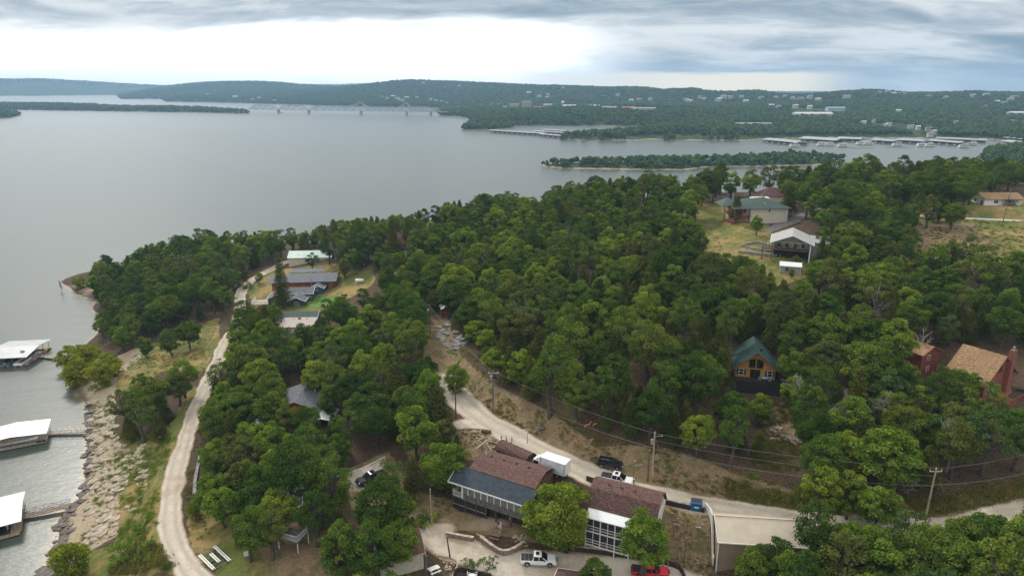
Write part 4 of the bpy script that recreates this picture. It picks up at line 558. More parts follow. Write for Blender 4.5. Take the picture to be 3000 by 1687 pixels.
ch -27.2 245.0 103, or 51.3 245.1 111, or 14.2 245.2 109, bs -131.8 245.3 97, br 39.2 245.5 80, br 45.5 245.6 103, or 123.2 245.7 124, Or -34.9 245.8 118, os -153.1 245.8 70, Br 28.9 245.9 107, Or 7.7 246.0 116, or -12.2 246.0 120,
or -49.5 246.0 82, os -111.4 246.2 102, or 60.0 246.6 113, os -146.9 247.1 76, Or 164.2 247.7 111, Or 35.1 247.7 117, Os -142.2 247.9 120, Or -57.0 248.0 80, os -136.3 248.1 104, os -124.2 248.2 94, Bs -105.8 248.5 93, os -154.5 248.8 68,
Or 24.4 249.0 116, Cr 18.2 249.5 142, Cr 128.5 249.5 122, Br 40.2 249.6 106, Cs -119.6 250.7 123, or -28.4 250.8 116, Br -22.6 251.0 125, or -35.7 251.1 108, or -16.7 251.3 115, os -150.4 251.3 74, Cr 49.9 251.3 129, Br 63.4 251.5 118,
Br -60.2 251.7 93, Br 1.4 251.9 114, or 58.1 252.3 110, Or 158.9 252.5 125, or 29.8 252.6 117, os -134.7 252.8 91, os -139.6 252.9 116, cr 45.8 252.9 94, Cr 103.2 253.2 133, or 164.3 253.4 89, Cr -50.2 253.7 94, os -159.0 253.7 74,
cr 143.8 253.7 73, br 117.5 253.9 105, Or 150.5 254.4 120, Os -106.1 254.4 125, Br 132.9 254.4 114, bs -118.6 255.2 102, os -150.7 255.2 71, Or 171.9 255.3 123, Os -126.1 255.3 144, Or -55.3 255.4 132, or -63.2 255.7 94, os -162.0 256.1 70,
cr -33.2 256.1 97, os -132.3 256.2 82, Br 67.3 256.3 135, bs -136.7 257.1 93, or 14.9 257.4 95, os -154.9 257.4 61, Br -6.2 257.6 134, os -113.6 257.7 115, or 140.4 257.7 94, or 3.4 257.9 94, or 23.1 258.1 111, or 59.2 258.5 114,
or -15.0 258.5 108, or 44.9 258.6 103, or 157.9 258.6 95, or -1.1 258.7 92, os -158.6 258.8 78, Br 145.8 258.9 120, Or -39.3 259.0 114, or 129.7 259.1 116, Cr -46.4 259.3 153, Cr -50.8 259.9 106, cs -106.2 260.1 72, Br -31.3 260.3 117,
Or -66.4 260.4 115, Cs -162.4 260.7 109, or -59.9 260.9 102, cr 167.6 261.0 110, Os -150.9 261.1 112, os -131.3 261.5 119, or 38.0 261.8 86, or 108.0 261.9 83, br 8.1 262.0 96, or 14.8 262.0 95, or 71.2 262.3 115, cr 151.9 262.3 87,
or -11.5 262.9 80, or 163.4 263.1 125, os -156.6 263.3 93, or 140.2 263.4 90, or 54.5 263.5 89, br 1.1 263.5 98, or 134.1 263.8 102, os -143.5 264.0 86, or 171.8 264.0 114, or -23.8 264.0 100, os -121.0 264.3 81, os -137.9 264.7 108,
Cs -147.5 264.8 120, Cr -19.2 264.9 121, or 180.1 265.6 118, os -164.1 265.8 84, or 153.1 265.8 90, or 114.7 266.0 94, Cr 124.3 266.1 125, or 10.6 266.3 93, Or 63.9 266.3 147, Or 47.7 266.3 125, cr -41.2 266.4 114, or 58.1 266.5 96,
os -115.6 266.6 112, Br 5.3 266.6 120, os -128.5 266.7 102, or 17.3 266.8 109, cr -29.8 267.1 93, cr 31.2 267.2 112, or -2.0 267.6 116, or 130.6 267.7 114, or -37.3 268.0 94, Br 37.2 268.0 112, os -167.6 268.1 85, or 21.8 268.4 87,
or 160.3 268.8 95, or 165.9 269.7 120, or -10.5 269.7 108, cr 55.2 269.7 98, cr 122.9 269.7 75, Br 147.2 270.1 116, or 135.3 270.2 105, cr 179.3 270.3 109, os -148.1 270.3 106, os -162.6 270.6 92, or -56.3 270.6 109, Br 109.9 270.8 101,
Cr -23.9 271.0 126, or -70.7 271.1 96, cs -153.1 271.1 98, or -63.6 271.2 87, os -122.5 271.3 103, os -139.2 271.5 100, os -172.2 271.6 64, or -31.2 271.6 80, or 40.5 272.0 109, cr 62.2 272.1 125, or 141.5 272.2 103, Or 27.5 272.2 120,
or -19.6 272.7 108, Bs -127.9 272.8 117, or 10.3 272.9 118, or 122.2 273.3 89, or 74.3 273.3 113, Or 192.2 273.5 82, Bs -111.4 273.5 124, os -166.7 273.6 91, br -15.1 273.7 97, Bs -175.1 273.8 87, or -37.8 273.8 82, or 35.5 274.1 91,
or 131.0 274.3 97, cr -8.3 274.4 116, or 2.6 274.5 102, or 17.4 274.7 106, or 152.9 274.9 115, br 160.9 275.0 89, Cs -107.5 275.1 79, os -103.1 275.1 81, Or -75.2 275.2 123, os -118.8 275.6 122, or 58.1 275.7 83, or 196.9 275.8 82,
Cr -27.3 276.0 93, or -42.5 276.2 96, or 22.4 276.7 84, os -141.9 276.7 123, Bs -158.3 276.9 107, br 77.5 276.9 94, cr 139.8 277.0 115, cr -30.0 277.1 83, br 167.5 277.1 99, or -62.8 277.1 117, Br -22.6 277.2 125, br 43.6 278.0 105,
or 182.1 278.3 116, or -17.1 278.3 113, Cr -38.4 278.4 120, Cr 158.1 278.4 126, os -151.0 278.4 106, os -172.7 278.6 77, Br -68.2 278.6 105, or 134.9 278.6 110, Or 202.1 278.6 115, br -54.3 278.8 95, os -177.6 278.8 71, Cr 148.5 279.0 128,
or 30.8 279.0 98, os -167.8 279.2 92, or 128.9 279.3 102, Os -134.6 279.5 130, Cs -109.3 279.5 98, Or 82.6 279.5 105, br -7.1 279.6 106, or 36.6 279.6 100, or 176.4 279.7 81, Cs -162.4 280.0 125, or 14.0 280.0 111, br 194.4 280.2 81,
Cr 162.6 280.3 126, bs -155.3 280.3 89, Os -101.4 280.6 100, or 143.1 280.8 108, or 72.6 280.8 120, Br 124.2 280.9 103, or -12.6 280.9 93, Cr 24.1 281.1 127, or 52.9 281.1 101, Br -27.0 282.1 112, cr -32.8 282.1 86, Cr 166.6 282.3 141,
cs -127.7 282.3 91, or -49.2 282.5 87, cr 32.4 282.9 103, or 213.1 283.0 119, or 43.7 283.2 110, or 156.8 283.3 105, os -158.9 283.4 108, or 200.7 283.5 88, cr 130.3 283.5 119, os -111.9 283.5 93, br 147.4 283.6 106, or -72.0 283.9 80,
Or 60.4 284.0 124, bs -165.9 284.5 95, br 5.2 284.6 106, or 139.3 284.9 106, cr 125.7 284.9 121, or -0.3 284.9 90, or 37.2 285.2 104, os -147.9 285.3 102, bs -171.0 285.3 92, Cs -88.6 285.4 102, Bs -131.1 285.4 109, Os -99.4 285.6 119,
cr 120.8 285.6 89, or 171.5 285.6 111, or 185.1 285.8 108, or -36.9 285.8 93, Cr -57.3 285.8 112, or -13.7 285.9 93, cs -177.1 285.9 80, or -32.1 285.9 98, or 28.8 286.0 110, or 17.7 286.0 89, or -63.0 286.2 94, os -106.0 286.3 87,
or 22.2 286.4 96, or 178.0 286.5 106, or 49.5 286.6 118, or -41.1 286.8 83, or -5.1 287.7 104, or 197.0 288.1 87, Bs -112.3 288.3 111, os -82.3 288.3 101, cr -67.9 288.5 111, or 2.2 288.7 91, Cr -76.7 288.8 129, or 136.3 289.0 107,
br 8.6 289.4 88, os -164.3 289.4 95, br 143.7 289.6 117, os -158.5 289.6 96, Bs -91.2 289.7 94, or -55.4 289.8 92, or 86.7 289.9 98, or 130.7 290.0 102, os -128.2 290.0 104, or -12.3 290.1 83, or 150.6 290.1 135, or 205.0 290.3 111,
or 15.5 290.3 91, or -72.0 290.3 83, Bs -181.5 290.4 91, os -134.5 290.6 113, os -96.2 290.7 102, Br 36.0 290.7 122, or 214.3 291.0 107, br 194.0 291.3 97, or 56.3 291.4 114, br -2.7 291.8 98, or 68.3 291.9 105, cs -178.6 292.3 81,
os -107.6 292.4 98, Cr 126.2 292.4 115, or 62.5 292.4 113, cr -43.5 292.6 86, br -63.5 292.7 86, br -68.0 292.8 106, or -22.6 292.8 96, cs -161.3 293.2 115, or 167.3 293.9 124, or 201.2 294.0 89, or 116.7 294.0 102, br 39.8 294.2 101,
or 3.2 294.3 89, bs -125.6 294.3 98, cs -118.7 294.3 92, or -27.3 294.5 92, or 181.7 294.6 105, os -143.3 294.7 110, cr -9.8 294.7 97, or 46.6 294.8 99, br -49.3 294.9 85, or 90.0 294.9 128, cs -115.1 295.0 110, br 187.6 295.1 117,
bs -152.6 295.4 100, br 29.5 296.0 108, br 197.3 296.0 98, Cs -87.6 296.1 87, br -75.7 296.4 110, bs -165.4 296.6 113, or 215.8 296.6 100, cr -64.2 297.0 91, or 127.4 297.3 114, cr -23.0 297.3 113, or -18.3 297.7 101, or 206.1 297.8 90,
os -129.5 297.8 95, br 25.0 297.9 99, cs -121.3 297.9 81, br 78.2 298.0 100, bs -107.3 298.1 110, or 35.6 298.1 116, os -92.0 298.3 85, os -98.0 298.3 88, os -156.3 298.9 97, or -7.2 299.0 91, cs -83.3 299.1 97, os -113.6 299.6 85,
or 18.5 299.6 92, or 211.4 299.8 106, or 137.2 299.8 119, Br 150.4 299.9 142, or 160.9 300.0 112, cr 45.1 300.2 105, or -12.6 300.2 104, or -162.1 300.5 97, cr -53.3 300.7 73, Br -134.5 300.8 120, br 180.5 301.0 112, or 186.9 301.1 105,
or -118.9 301.2 103, or -124.0 301.7 86, or -151.5 302.0 122, or 58.6 302.1 110, or 25.7 302.5 100, or -129.9 303.0 90, or 193.1 303.7 116, or 86.5 303.9 107, br -112.0 303.9 95, or -186.6 304.0 85, or 208.9 304.0 94, cr -159.5 304.7 114,
br 46.9 304.8 100, cr 63.1 305.0 127, or 91.9 305.3 119, or 39.2 305.4 104, cr -143.4 305.6 107, or 54.0 307.1 113, cr 44.0 307.9 113, or 211.4 308.3 104, or 20.6 308.3 82, cr 73.0 308.4 103, cr -146.8 308.5 101, or -132.8 309.0 98,
cr -64.8 309.7 76, or 88.2 309.9 124, or -138.0 309.9 116, br -116.4 310.0 88, or 183.5 310.0 127, or -151.7 310.2 108, or 217.4 310.2 110, cr -75.8 310.2 75, or 67.7 310.4 100, or 192.3 310.6 122, or -124.8 310.8 84, or 207.1 311.0 107,
or -14.8 311.1 91, or -163.6 311.1 98, or -6.8 311.6 82, or 33.4 311.8 89, br 49.1 311.9 105, cr -171.4 312.1 120, br 227.1 312.8 109, cr -148.2 312.8 107, or 62.7 313.0 118, cr 22.2 313.0 97, br -143.7 313.4 110, cr -26.7 314.1 90,
or 149.2 314.6 117, br -130.0 315.8 82, cr -135.9 316.6 102, or 231.0 316.9 112, cr 51.5 318.4 121, br 213.8 319.0 114, or -10.2 319.6 92, or -173.0 320.6 102, cr -123.4 321.1 73, or -160.6 322.0 121, or -150.4 322.3 118, br -2.8 322.3 87,
or -137.1 322.6 81, br 73.7 322.9 113, br -11.9 326.2 109, or 199.4 326.7 120, or -6.6 327.6 93, or -148.5 327.7 110, or 222.1 329.2 124, br 1.0 330.8 81, or -31.9 333.4 84, or 220.6 336.8 129, br -83.2 339.2 82, br 251.9 343.3 95,
cr 256.0 344.0 100, br -34.8 345.4 106, or -2.8 348.4 118, or -75.6 348.9 91, or 1.3 352.8 112, or 261.9 354.9 122, or 141.8 355.9 118, or -56.3 355.9 85, cr -74.7 357.7 112, or 267.3 360.1 114, br -64.6 362.8 109, cr 268.3 364.4 77,
cr 107.2 366.6 88, br 271.5 366.7 92, or 267.6 370.4 113, cr 111.7 371.2 93, or 259.3 372.3 109, cr 272.6 372.3 125, or 150.4 375.1 96, br 111.7 378.0 132, or 242.0 420.7 136,
"""
HERO = [('thicket', 'o', 68.67, 78.16, 1.10),
 ('thicket', 'b', 65.15, 79.2, 1.10),
 ('thicket', 'o', 60.68, 79.48, 1.15),
 ('thicket', 'o', 56.38, 80.22, 1.10),
 ('thicket', 'b', 52, 80.82, 1.15),
 ('thicket', 'o', 47.81, 82.2, 1.10),
 ('thicket', 'b', 71.62, 82.22, 1.00),
 ('thicket', 'b', 40.21, 82.8, 1.00),
 ('thicket', 'o', 75.67, 83.17, 1.00),
 ('thicket', 'o', 64.75, 83.48, 1.00),
 ('thicket', 'o', 68.8, 83.84, 0.95),
 ('thicket', 'o', 43.61, 83.97, 1.00),
 ('thicket', 'b', 61.82, 84.37, 0.95),
 ('thicket', 'o', 58.08, 84.65, 1.00),
 ('thicket', 'b', 51.16, 85.59, 1.05),
 ('thicket', 'o', 54.89, 85.72, 0.95),
 ('barn_tree', 'o', 39.4, 86, 0.90),
 ('barn_tree3', 'o', 36.41, 86.42, 0.80),
 ('thicket', 'o', 47.75, 87.07, 1.00),
 ('low_tree', 'o', 13.01, 88.18, 0.80),
 ('barn_tree2', 'o', 45.87, 88.7, 0.90),
 ('cluster', 'o', -21.34, 88.97, 1.10),
 ('truck_tree', 't', 20.51, 89.28, 1.00),
 ('cluster', 'o', -26.32, 89.86, 1.20),
 ('bank_tree3', 'b', 56.67, 91.58, 0.90),
 ('yard_tree2', 'o', -38.93, 93.99, 0.85),
 ('yard_tree', 'o', -42.62, 94.08, 0.92),
 ('bank_tree2', 'b', 54.25, 95.46, 0.90),
 ('bank_tree', 'b', 50.05, 95.89, 0.95),
 ('cluster', 'o', -21.68, 96.93, 1.15),
 ('cluster', 'o', -32.52, 97.09, 1.00),
 ('lodge_tree', 'r', 7.55, 97.25, 1.20),
 ('shore_bush', 'y', -77.05, 100.49, 1.35),
 ('cluster', 'o', -21.58, 106.68, 0.90),
 ('small_tree', 'b', -58.75, 109.61, 0.42),
 ('olive_tree', 'c', -18.31, 110.73, 1.05),
 ('porch_tree', 'r', -12.5, 112.09, 1.00),
 ('red_tree3', 'o', 90.1, 118.83, 0.55),
 ('cabin_tree', 'b', 50.18, 124.67, 0.75),
 ('pole_cedar', 'c', -15.32, 127.66, 1.45),
 ('red_tree', 'o', 93.45, 128.07, 0.80),
 ('red_tree2', 'o', 91.25, 129.64, 0.62),
 ('greyfront', 'o', -43.65, 131.27, 0.72),
 ('greyfront', 'o', -48.45, 132.39, 0.75),
 ('track_tree', 'r', -12.99, 146.73, 0.66),
 ('shore_yellow2', 'y', -116.6, 178.3, 1.50),
 ('shore_yellow', 'y', -126.46, 182.54, 1.55),
 ('shore_yellow4', 'y', -117.08, 184.53, 1.30),
 ('shed_tree2', 'b', 80.79, 190.15, 0.30),
 ('house_cedar2', 'c', -72.87, 190.85, 1.15),
 ('shore_yellow3', 'y', -128.34, 191.62, 1.60),
 ('meadow_tree', 'o', -102.75, 192.14, 1.00),
 ('shed_tree', 'b', 65.47, 193.91, 0.60),
 ('shore_yellow5', 'y', -136.27, 195.09, 1.35),
 ('meadow_tree3', 'o', -112.53, 195.22, 0.80),
 ('meadow_tree2', 'o', -98.83, 195.81, 0.90),
 ('shed_bush', 'b', 85.55, 199.76, 0.28),
 ('house_oak', 'o', 102.04, 201.64, 1.35),
 ('field_big', 'o', 123.1, 213.37, 1.30),
 ('house_pine', 'p', -76.8, 217.74, 1.15),
 ('lawn_tree', 'b', 82.74, 226.92, 0.75),
 ('field_tree3', 'o', 148.7, 227.51, 0.95),
 ('field_tree', 'o', 142.49, 230.69, 1.00),
 ('field_tree2', 'o', 149.29, 235.93, 0.95),
 ('house_cedar', 'c', 81.43, 245.13, 1.05),
 ('mint2', 'o', -62.36, 245.15, 0.85),
 ('house_shrub', 's', -99.99, 247.3, 1.60),
 ('drive_oak', 'o', 108.21, 248.52, 1.35),
 ('house_small', 'b', -97.74, 253.72, 0.50),
 ('mint1', 'o', -77.54, 257.14, 0.75),
 ('mint3', 'o', -72.75, 263.34, 1.00),
 ('backdrop', 'b', 97.91, 280.46, 1.25),
 ('tip_tree', 'y', -185.17, 280.57, 1.00),
 ('backdrop', 'o', 114.8, 282.55, 1.40),
 ('ridge_oak', 'o', 80.18, 284.83, 1.25),
 ('backdrop', 'b', 91.67, 285.26, 1.15),
 ('backdrop', 'o', 109.9, 292.33, 1.25),
 ('tip_tree2', 'y', -184.66, 296.39, 1.30)]

DEAD = [((20.5, 230.98), 10, .55, .018, 'large pale dead tree standing among the ridge woods'), ((-33.06, 168.06), 8.5, .6, .018, 'grey dead tree poking out of the woods between the roads'), ((62.18, 112.3), 11, .42, .013, 'slim white dead tree below the red house nearer the yellow cabin'), ((68.13, 115.87), 10, .42, .013, 'slim white dead tree below the red house with the forked trunk'),
 ((95.63, 155.51), 9, .55, .015, 'grey dead tree in the woods behind the red tower'), ((63.98, 100.26), 6, .5, .03, 'broken grey dead trunk on the weedy bank'), ((65.81, 98.96), 5, .7, .012, 'bare grey thicket beside the broken trunk on the bank'), ((-191.14, 277.67), 6.5, .3, .012, 'thin dead tree standing in the water off the shore point'),
 ((-120.83, 275.91), 10, .5, .014, 'bare grey tree in the woods above the shore meadow'), ((51.99, 168.19), 9, .5, .012, 'thin dead tree at the edge of the upper yard woods'), ((64.1, 125.53), 7, .5, .012, 'small dead tree beside the yellow cabin clearing'), ((12.21, 135.87), 8, .6, .014, 'dead grey branches in the hillside woods'), ((-110.08, 274.08), 11.5, .55, .014, 'bare grey tree in the woods behind the curving shore road'), ((-118.66, 265.45), 11.5, .55, .014, 'bare grey tree in the shore point woods'), ((58.48, 233.84), 11.5, .55, .014, 'bare grey tree beside the hilltop lawn woods'), ((58.82, 123.75), 11.5, .55, .014, 'bare forked tree behind the log cabin'), ((91.81, 142.4), 11.5, .55, .014, 'second grey dead tree in the woods behind the red tower'), ((5.42, 170.04), 11.5, .55, .014, 'bare grey tree in the middle of the hillside woods'), ((24.59, 176.67), 11.5, .55, .014, 'thin bare tree high in the hillside woods'), ((-32.34, 252.36), 11.5, .55, .014, 'bare tree in the ridge woods near the white pole'), ((-69.11, 260.09), 11.5, .55, .014, 'bare tree over the mint roofed building'), ((74.65, 103.63), 11.5, .55, .014, 'bare tree in the woods above the leaning pole'), ((66.21, 156.05), 11.5, .55, .014, 'bare tree above the log cabin slope'), ((26.96, 143.03), 11.5, .55, .014, 'grey dead crown beside the wooded slope path'), ((-6.75, 216.53), 11.5, .55, .014, 'bare tree above the rock outcrop'), ((89.68, 160.48), 11.5, .55, .014, 'bare tree below the brown field')]
WEEDS = [
 ([(-115.43, 170.64, 0.4), (-106.09, 166.56, 2.4), (-95.15, 147.69, 2.6), (-83.99, 136.2, 3.8), (-73.31, 110.16, 3.2), (-80.41, 107.38, 0.8), (-89.17, 125.44, 0.4), (-100.01, 145.09, 0.4)], 2600, .25, .75, 'lush'), ([(-26.18, 194.29, 17), (-17.57, 183.87, 17.5), (-4.83, 148, 16.8), (2.95, 134.09, 17.5), (17.04, 117.1, 18), (0, 128.07, 15), (-12.79, 146.22, 15), (-23.53, 168.42, 15.4)], 2200, .3, .8, 'lush'), ([(-12.44, 131.81, 13.8), (-5.05, 129.75, 14.5), (3.95, 116.89, 14.8), (-8.13, 120.13, 12.5), (-19.85, 116.38, 11)], 500, .2, .6, 'weed'),
 ([(-70.98, 131.5, 7.4), (-67.66, 130.81, 7.8), (-46.95, 91.5, 8.6), (-49.26, 91.74, 8.4), (-58.98, 104.16, 7.6)], 500, .3, .7, 'weed'), ([(-57.42, 93.44, 7), (-65.8, 106.34, 6), (-73.89, 124.35, 6), (-78.33, 140.43, 6.6), (-75.63, 138.14, 7), (-69.98, 120.26, 7), (-62.83, 104.7, 7.2), (-52.83, 92.23, 8)], 1200, .3, .8, 'lush'), ([(-33.52, 120.89, 10.5), (-19.13, 111.23, 10.6), (-10.59, 108.14, 10.5), (-14.72, 100.89, 10), (-24.73, 100.89, 10)], 700, .25, .6, 'weed'), ([(26.88, 101.26, 14.5), (33.04, 100.29, 14.5), (31.83, 90.41, 9.5), (9.06, 96.02, 9.6), (11.63, 99.42, 10.4), (20.16, 94.99, 10.4), (25.04, 94.07, 9.8)], 900, .2, .5, 'weed'),
 ([(-5.43, 141.98, 17), (4.39, 133.07, 17.6), (17.2, 118.41, 18), (31.95, 111.23, 18.5), (41.77, 104.77, 17.6), (37.9, 99.51, 15.7), (18.28, 106.83, 15.6), (0, 125.19, 15), (-11.6, 140.84, 15)], 6000, .3, .8, 'weed'),
 ([(37.98, 106.01, 17.5), (49.13, 102.35, 17.8), (67.37, 97.61, 18.3), (88.52, 100.43, 21), (83.66, 93.54, 19.8), (72.21, 91.26, 18.3), (53.18, 93.18, 16.6), (37.18, 99.03, 15.7)], 6500, .5, 1.5, 'weed'),
 ([(40.93, 105.85, 17.6), (49.13, 102.35, 17.8), (59.6, 97.76, 18.2), (57.2, 94.84, 17), (44.88, 96.9, 16.2)], 1500, .6, 1.4, 'lush'),
 ([(-94.58, 145.32, 3), (-90.82, 148.49, 4), (-79.74, 139.94, 6), (-75.63, 138.14, 7), (-69.64, 120.26, 7), (-62.81, 104.98, 7), (-51.18, 92.23, 8), (-71.68, 100.11, 1.5), (-73.64, 107.1, 2.5), (-80.72, 122.45, 3.2)], 2600, .35, 1.1, 'lush'),
 ([(-69.46, 99.51, 2), (-67.96, 105.13, 4), (-63.12, 104.98, 7), (-51.73, 92.23, 8)], 900, .6, 1.6, 'weed'),
 ([(-119.44, 190.46, 2), (-117.37, 205.1, 4), (-100.15, 220.39, 8), (-85.31, 175.07, 7.6), (-103.48, 170.59, 3.5)], 900, .3, .7, 'weed'),
 ([(-72.53, 135.72, 7.5), (-73.01, 144.75, 7.8), (-61.15, 120.84, 8.2), (-57.25, 107.3, 8.2), (-60.69, 109.95, 7.8)], 700, .4, 1., 'weed'),
 ([(51.53, 131.06, 19), (57.83, 131.66, 19.5), (56.4, 118.77, 17.8), (54.25, 106.01, 17.5), (42.5, 106.95, 17.6)], 800, .4, 1., 'weed'),
 ([(73.06, 273.05, 35), (96.09, 253.06, 36), (102.05, 222.01, 35), (87.5, 191.85, 31.5), (65.43, 197.55, 31), (63.28, 220.62, 33)], 700, .2, .5, 'weed'),
 ([(132.68, 235.58, 37.5), (186.77, 236.13, 38), (155.26, 190.16, 34), (121.66, 207.9, 34.3)], 1600, .3, .9, 'weed'),
]

def leaf_quads(c, nrm, size, r, asp=.62):
    """one small quad per centre, facing nrm"""
    n = len(c); nrm = nrm/np.linalg.norm(nrm, axis=1)[:, None]; up = r.normal(size=(n, 3)); t = np.cross(nrm, up); t /= np.linalg.norm(t, axis=1)[:, None]; b = np.cross(nrm, t)
    s = size[:, None]; t = t*s; b = b*s*asp; dr = nrm*s*.18
    v = np.stack([c-t-dr, c-b*.9+dr, c+t-dr, c+b*.9+dr], 1).reshape(-1, 3); return v, np.arange(4*n).reshape(-1, 4)
def clump_cloud(r, cen, rad, dens, size, core=None, flat=.78, jit=.55):
    C = []; Nn = []; S = []; T = []
    for (cx_, cy_, cz_, cr) in cen:
        n = int(dens*cr*cr); d = r.normal(size=(n, 3)); d /= np.linalg.norm(d, axis=1)[:, None]; d[:, 2] = np.where(d[:, 2] < -.35, -d[:, 2], d[:, 2])
        k = cr*(1.12-.62*r.random(n)**1.6); p = d*k[:, None]*np.array([1, 1, flat])+np.array([cx_, cy_, cz_])
        nn = d+r.normal(0, jit, (n, 3))+np.array([0, 0, .35]); C.append(p); Nn.append(nn); S.append(size*r.uniform(.7, 1.35, n)); t0 = r.uniform(.2, .8); T.append(np.clip(t0+r.normal(0, .2, n), 0, 1))
    C, Nn, S, T = map(np.concatenate, (C, Nn, S, T)); v, f = leaf_quads(C, Nn, S, r); return v, f, T
def crown_mesh(name, v, f, t): me = arr_mesh(name, v, f); attr(me, 'tint', t, 'FACE'); return me
def limb(mb, r, a, b, r0, r1, segs=4, wig=.25, n=6):
    a, b = np.array(a, float), np.array(b, float); pts = [a+(b-a)*t+(r.normal(0, wig, 3) if 0 < k < segs else 0) for k, t in enumerate(np.linspace(0, 1, segs+1))]
    for k in range(segs): mb.tube(pts[k], pts[k+1], r0+(r1-r0)*k/segs, r0+(r1-r0)*(k+1)/segs, n, False)
    return pts
def broadleaf(seed, h, R_, dens, size, low=.32, lobes=30):
    r = np.random.default_rng(seed); cen = []; tries = 0
    while len(cen) < lobes and tries < 4000:
        tries += 1; d = r.normal(size=3); d /= np.linalg.norm(d); k = r.uniform(.55, 1.)**.6; z = h*(low+(1-low)*(.5+.5*d[2]*k)); wz = 1-.35*max(0, (z/h-.72)/.28)
        p = np.array([d[0]*k*R_*.80*wz, d[1]*k*R_*.80*wz, z-.35]); cr = r.uniform(.14, .30)*R_
        if all(np.linalg.norm(p-np.array(q[:3])) > .58*(cr+q[3])*.8 for q in cen): cen.append((*p, cr))
    ax_ = r.uniform(.82, 1.18, 2); cen = [(q[0]*ax_[0]+r.normal(0, .12), q[1]*ax_[1]+r.normal(0, .12), q[2]+r.normal(0, .25), q[3]) for q in cen]
    v, f, t = clump_cloud(r, cen, R_, dens, size, jit=.7); mb = MB(); tr = .028*h
    fork = np.array([r.normal(0, .2), r.normal(0, .2), h*low*1.0]); limb(mb, r, (0, 0, -.6), fork, tr*1.25, tr*.85, 3, .06, 8)
    for q in sorted(cen, key=lambda q: r.random())[:16]: limb(mb, r, fork, (q[0]*1.02, q[1]*1.02, q[2]), tr*.55, .03, 4, .22, 5)
    return mb.mesh('trunk'), crown_mesh('crown', v, f, t)
def conifer(seed, h, R_, dens, size, open_=0.):
    r = np.random.default_rng(seed); cen = []
    for k in range(46):
        t_ = (k+.5)/46; z = h*(.10+.88*t_); rad = R_*(1-t_)**.75*r.uniform(.55, 1.05)+.12; a = k*2.4+r.uniform(-.5, .5); cen.append((math.cos(a)*rad*.62, math.sin(a)*rad*.62, z, max(.28, R_*.42*(1-t_*.62))*r.uniform(.8, 1.2)))
    v, f, t = clump_cloud(r, cen, R_, dens, size, flat=1.25, jit=.7); mb = MB(); limb(mb, r, (0, 0, -.5), (0, 0, h*.92), .02*h, .03, 5, .05, 7)
    return mb.mesh('trunk'), crown_mesh('crown', v, f, t)
def bare_tree(seed, h, spread=.5, lev=4, thick=.02):
    r = np.random.default_rng(seed); mb = MB()
    def grow(p, d, L, rad, k):
        q = p; nseg = 3
        for i in range(nseg):
            d = d+r.normal(0, .13, 3)+np.array([0, 0, .04]); d /= np.linalg.norm(d); q2 = q+d*L/nseg; mb.tube(q, q2, rad*(1-.28*i/nseg), rad*(1-.28*(i+1)/nseg), 5, False); q = q2
            if k > 0 and (i > 0 or k < lev):
                for _ in range(r.integers(1, 3)):
                    e = d+r.normal(0, spread, 3); e /= np.linalg.norm(e); grow(q, e, L*r.uniform(.5, .75), max(rad*.5, .022), k-1)
        if k > 0: grow(q, d, L*.65, max(rad*.68, .022), k-1)
    grow(np.array([0, 0, -.4]), np.array([r.normal(0, .05), r.normal(0, .05), 1.]), h*.42, h*thick, lev); return mb.mesh('trunk')
PROTO = {'o': [broadleaf(100+k, 9+3*((k*7) % 5)/4, 3.3+1.2*((k*3) % 5)/4, (175, 150, 120, 185, 140)[k % 5], (.20, .17, .19, .22, .16)[k % 5], (.18, .3, .38, .24, .33)[(k*2) % 5], (46, 60, 34, 52, 40)[k % 5]) for k in range(12)],
         'b': [broadleaf(200+k, 9.6, 3.6, 170, .21, .22+.05*(k % 3), 42+2*k) for k in range(6)],
         'c': [conifer(300+k, 9.0, 2.5+.3*(k % 3), 150, .16) for k in range(5)],
         'y': [broadleaf(400+k, 5.6, 3.0, 210, .17, .08, 48) for k in range(3)],
         's': [broadleaf(450+k, 2.0, 1.5, 240, .13, .02, 12) for k in range(3)],
         'r': [broadleaf(550+k, 10, 4.6, 150, .20, .06, 70) for k in range(3)],
         't': [broadleaf(560, 14, 4.2, 150, .20, .42, 60)],
         'p': [conifer(500, 15, 3.4, 120, .17)]}
LEAF = {'o': 'oak', 'b': 'bright', 'c': 'cedar', 'y': 'yellow', 's': 'bright', 'r': 'bright', 't': 'bright', 'p': 'cedar'}
NAME = {'o': ('oak_tree', 'tree'), 'b': ('ash_tree', 'tree'), 'c': ('cedar_tree', 'tree'), 'y': ('willow_tree', 'tree'), 's': ('shrub', 'shrub'), 'r': ('maple_tree', 'tree'), 't': ('ash_tree', 'tree'), 'p': ('pine_tree', 'tree')}
LOOK = {'o': 'dark green rounded oak', 'b': 'bright green leafy tree', 'c': 'dark olive pointed cedar', 'y': 'yellow green willow', 's': 'low leafy shrub', 'r': 'full round tree', 't': 'tall bright tree', 'p': 'tall dark pine'}
for k, L_ in PROTO.items():
    for tr, cr in L_: tr.materials.append(M['bark']); cr.materials.append(M[LEAF[k]])
def plant(k, x, y, s, label, group=None, var=None, lean=0, z=None, mat=None):
    tr, cr = PROTO[k][var if var is not None else rnd.randrange(len(PROTO[k]))]; nm, cat = NAME[k]
    o = thing(nm, label, cat, (x, y, gz(x, y)-.1 if z is None else z), rnd.uniform(0, 6.28), group, (s*rnd.uniform(.92, 1.1), s*rnd.uniform(.92, 1.1), s*rnd.uniform(.92, 1.08)))
    if lean: o.rotation_euler[0] = lean
    link('trunk', tr, None, o); c_ = link('crown', cr, None, o); return o
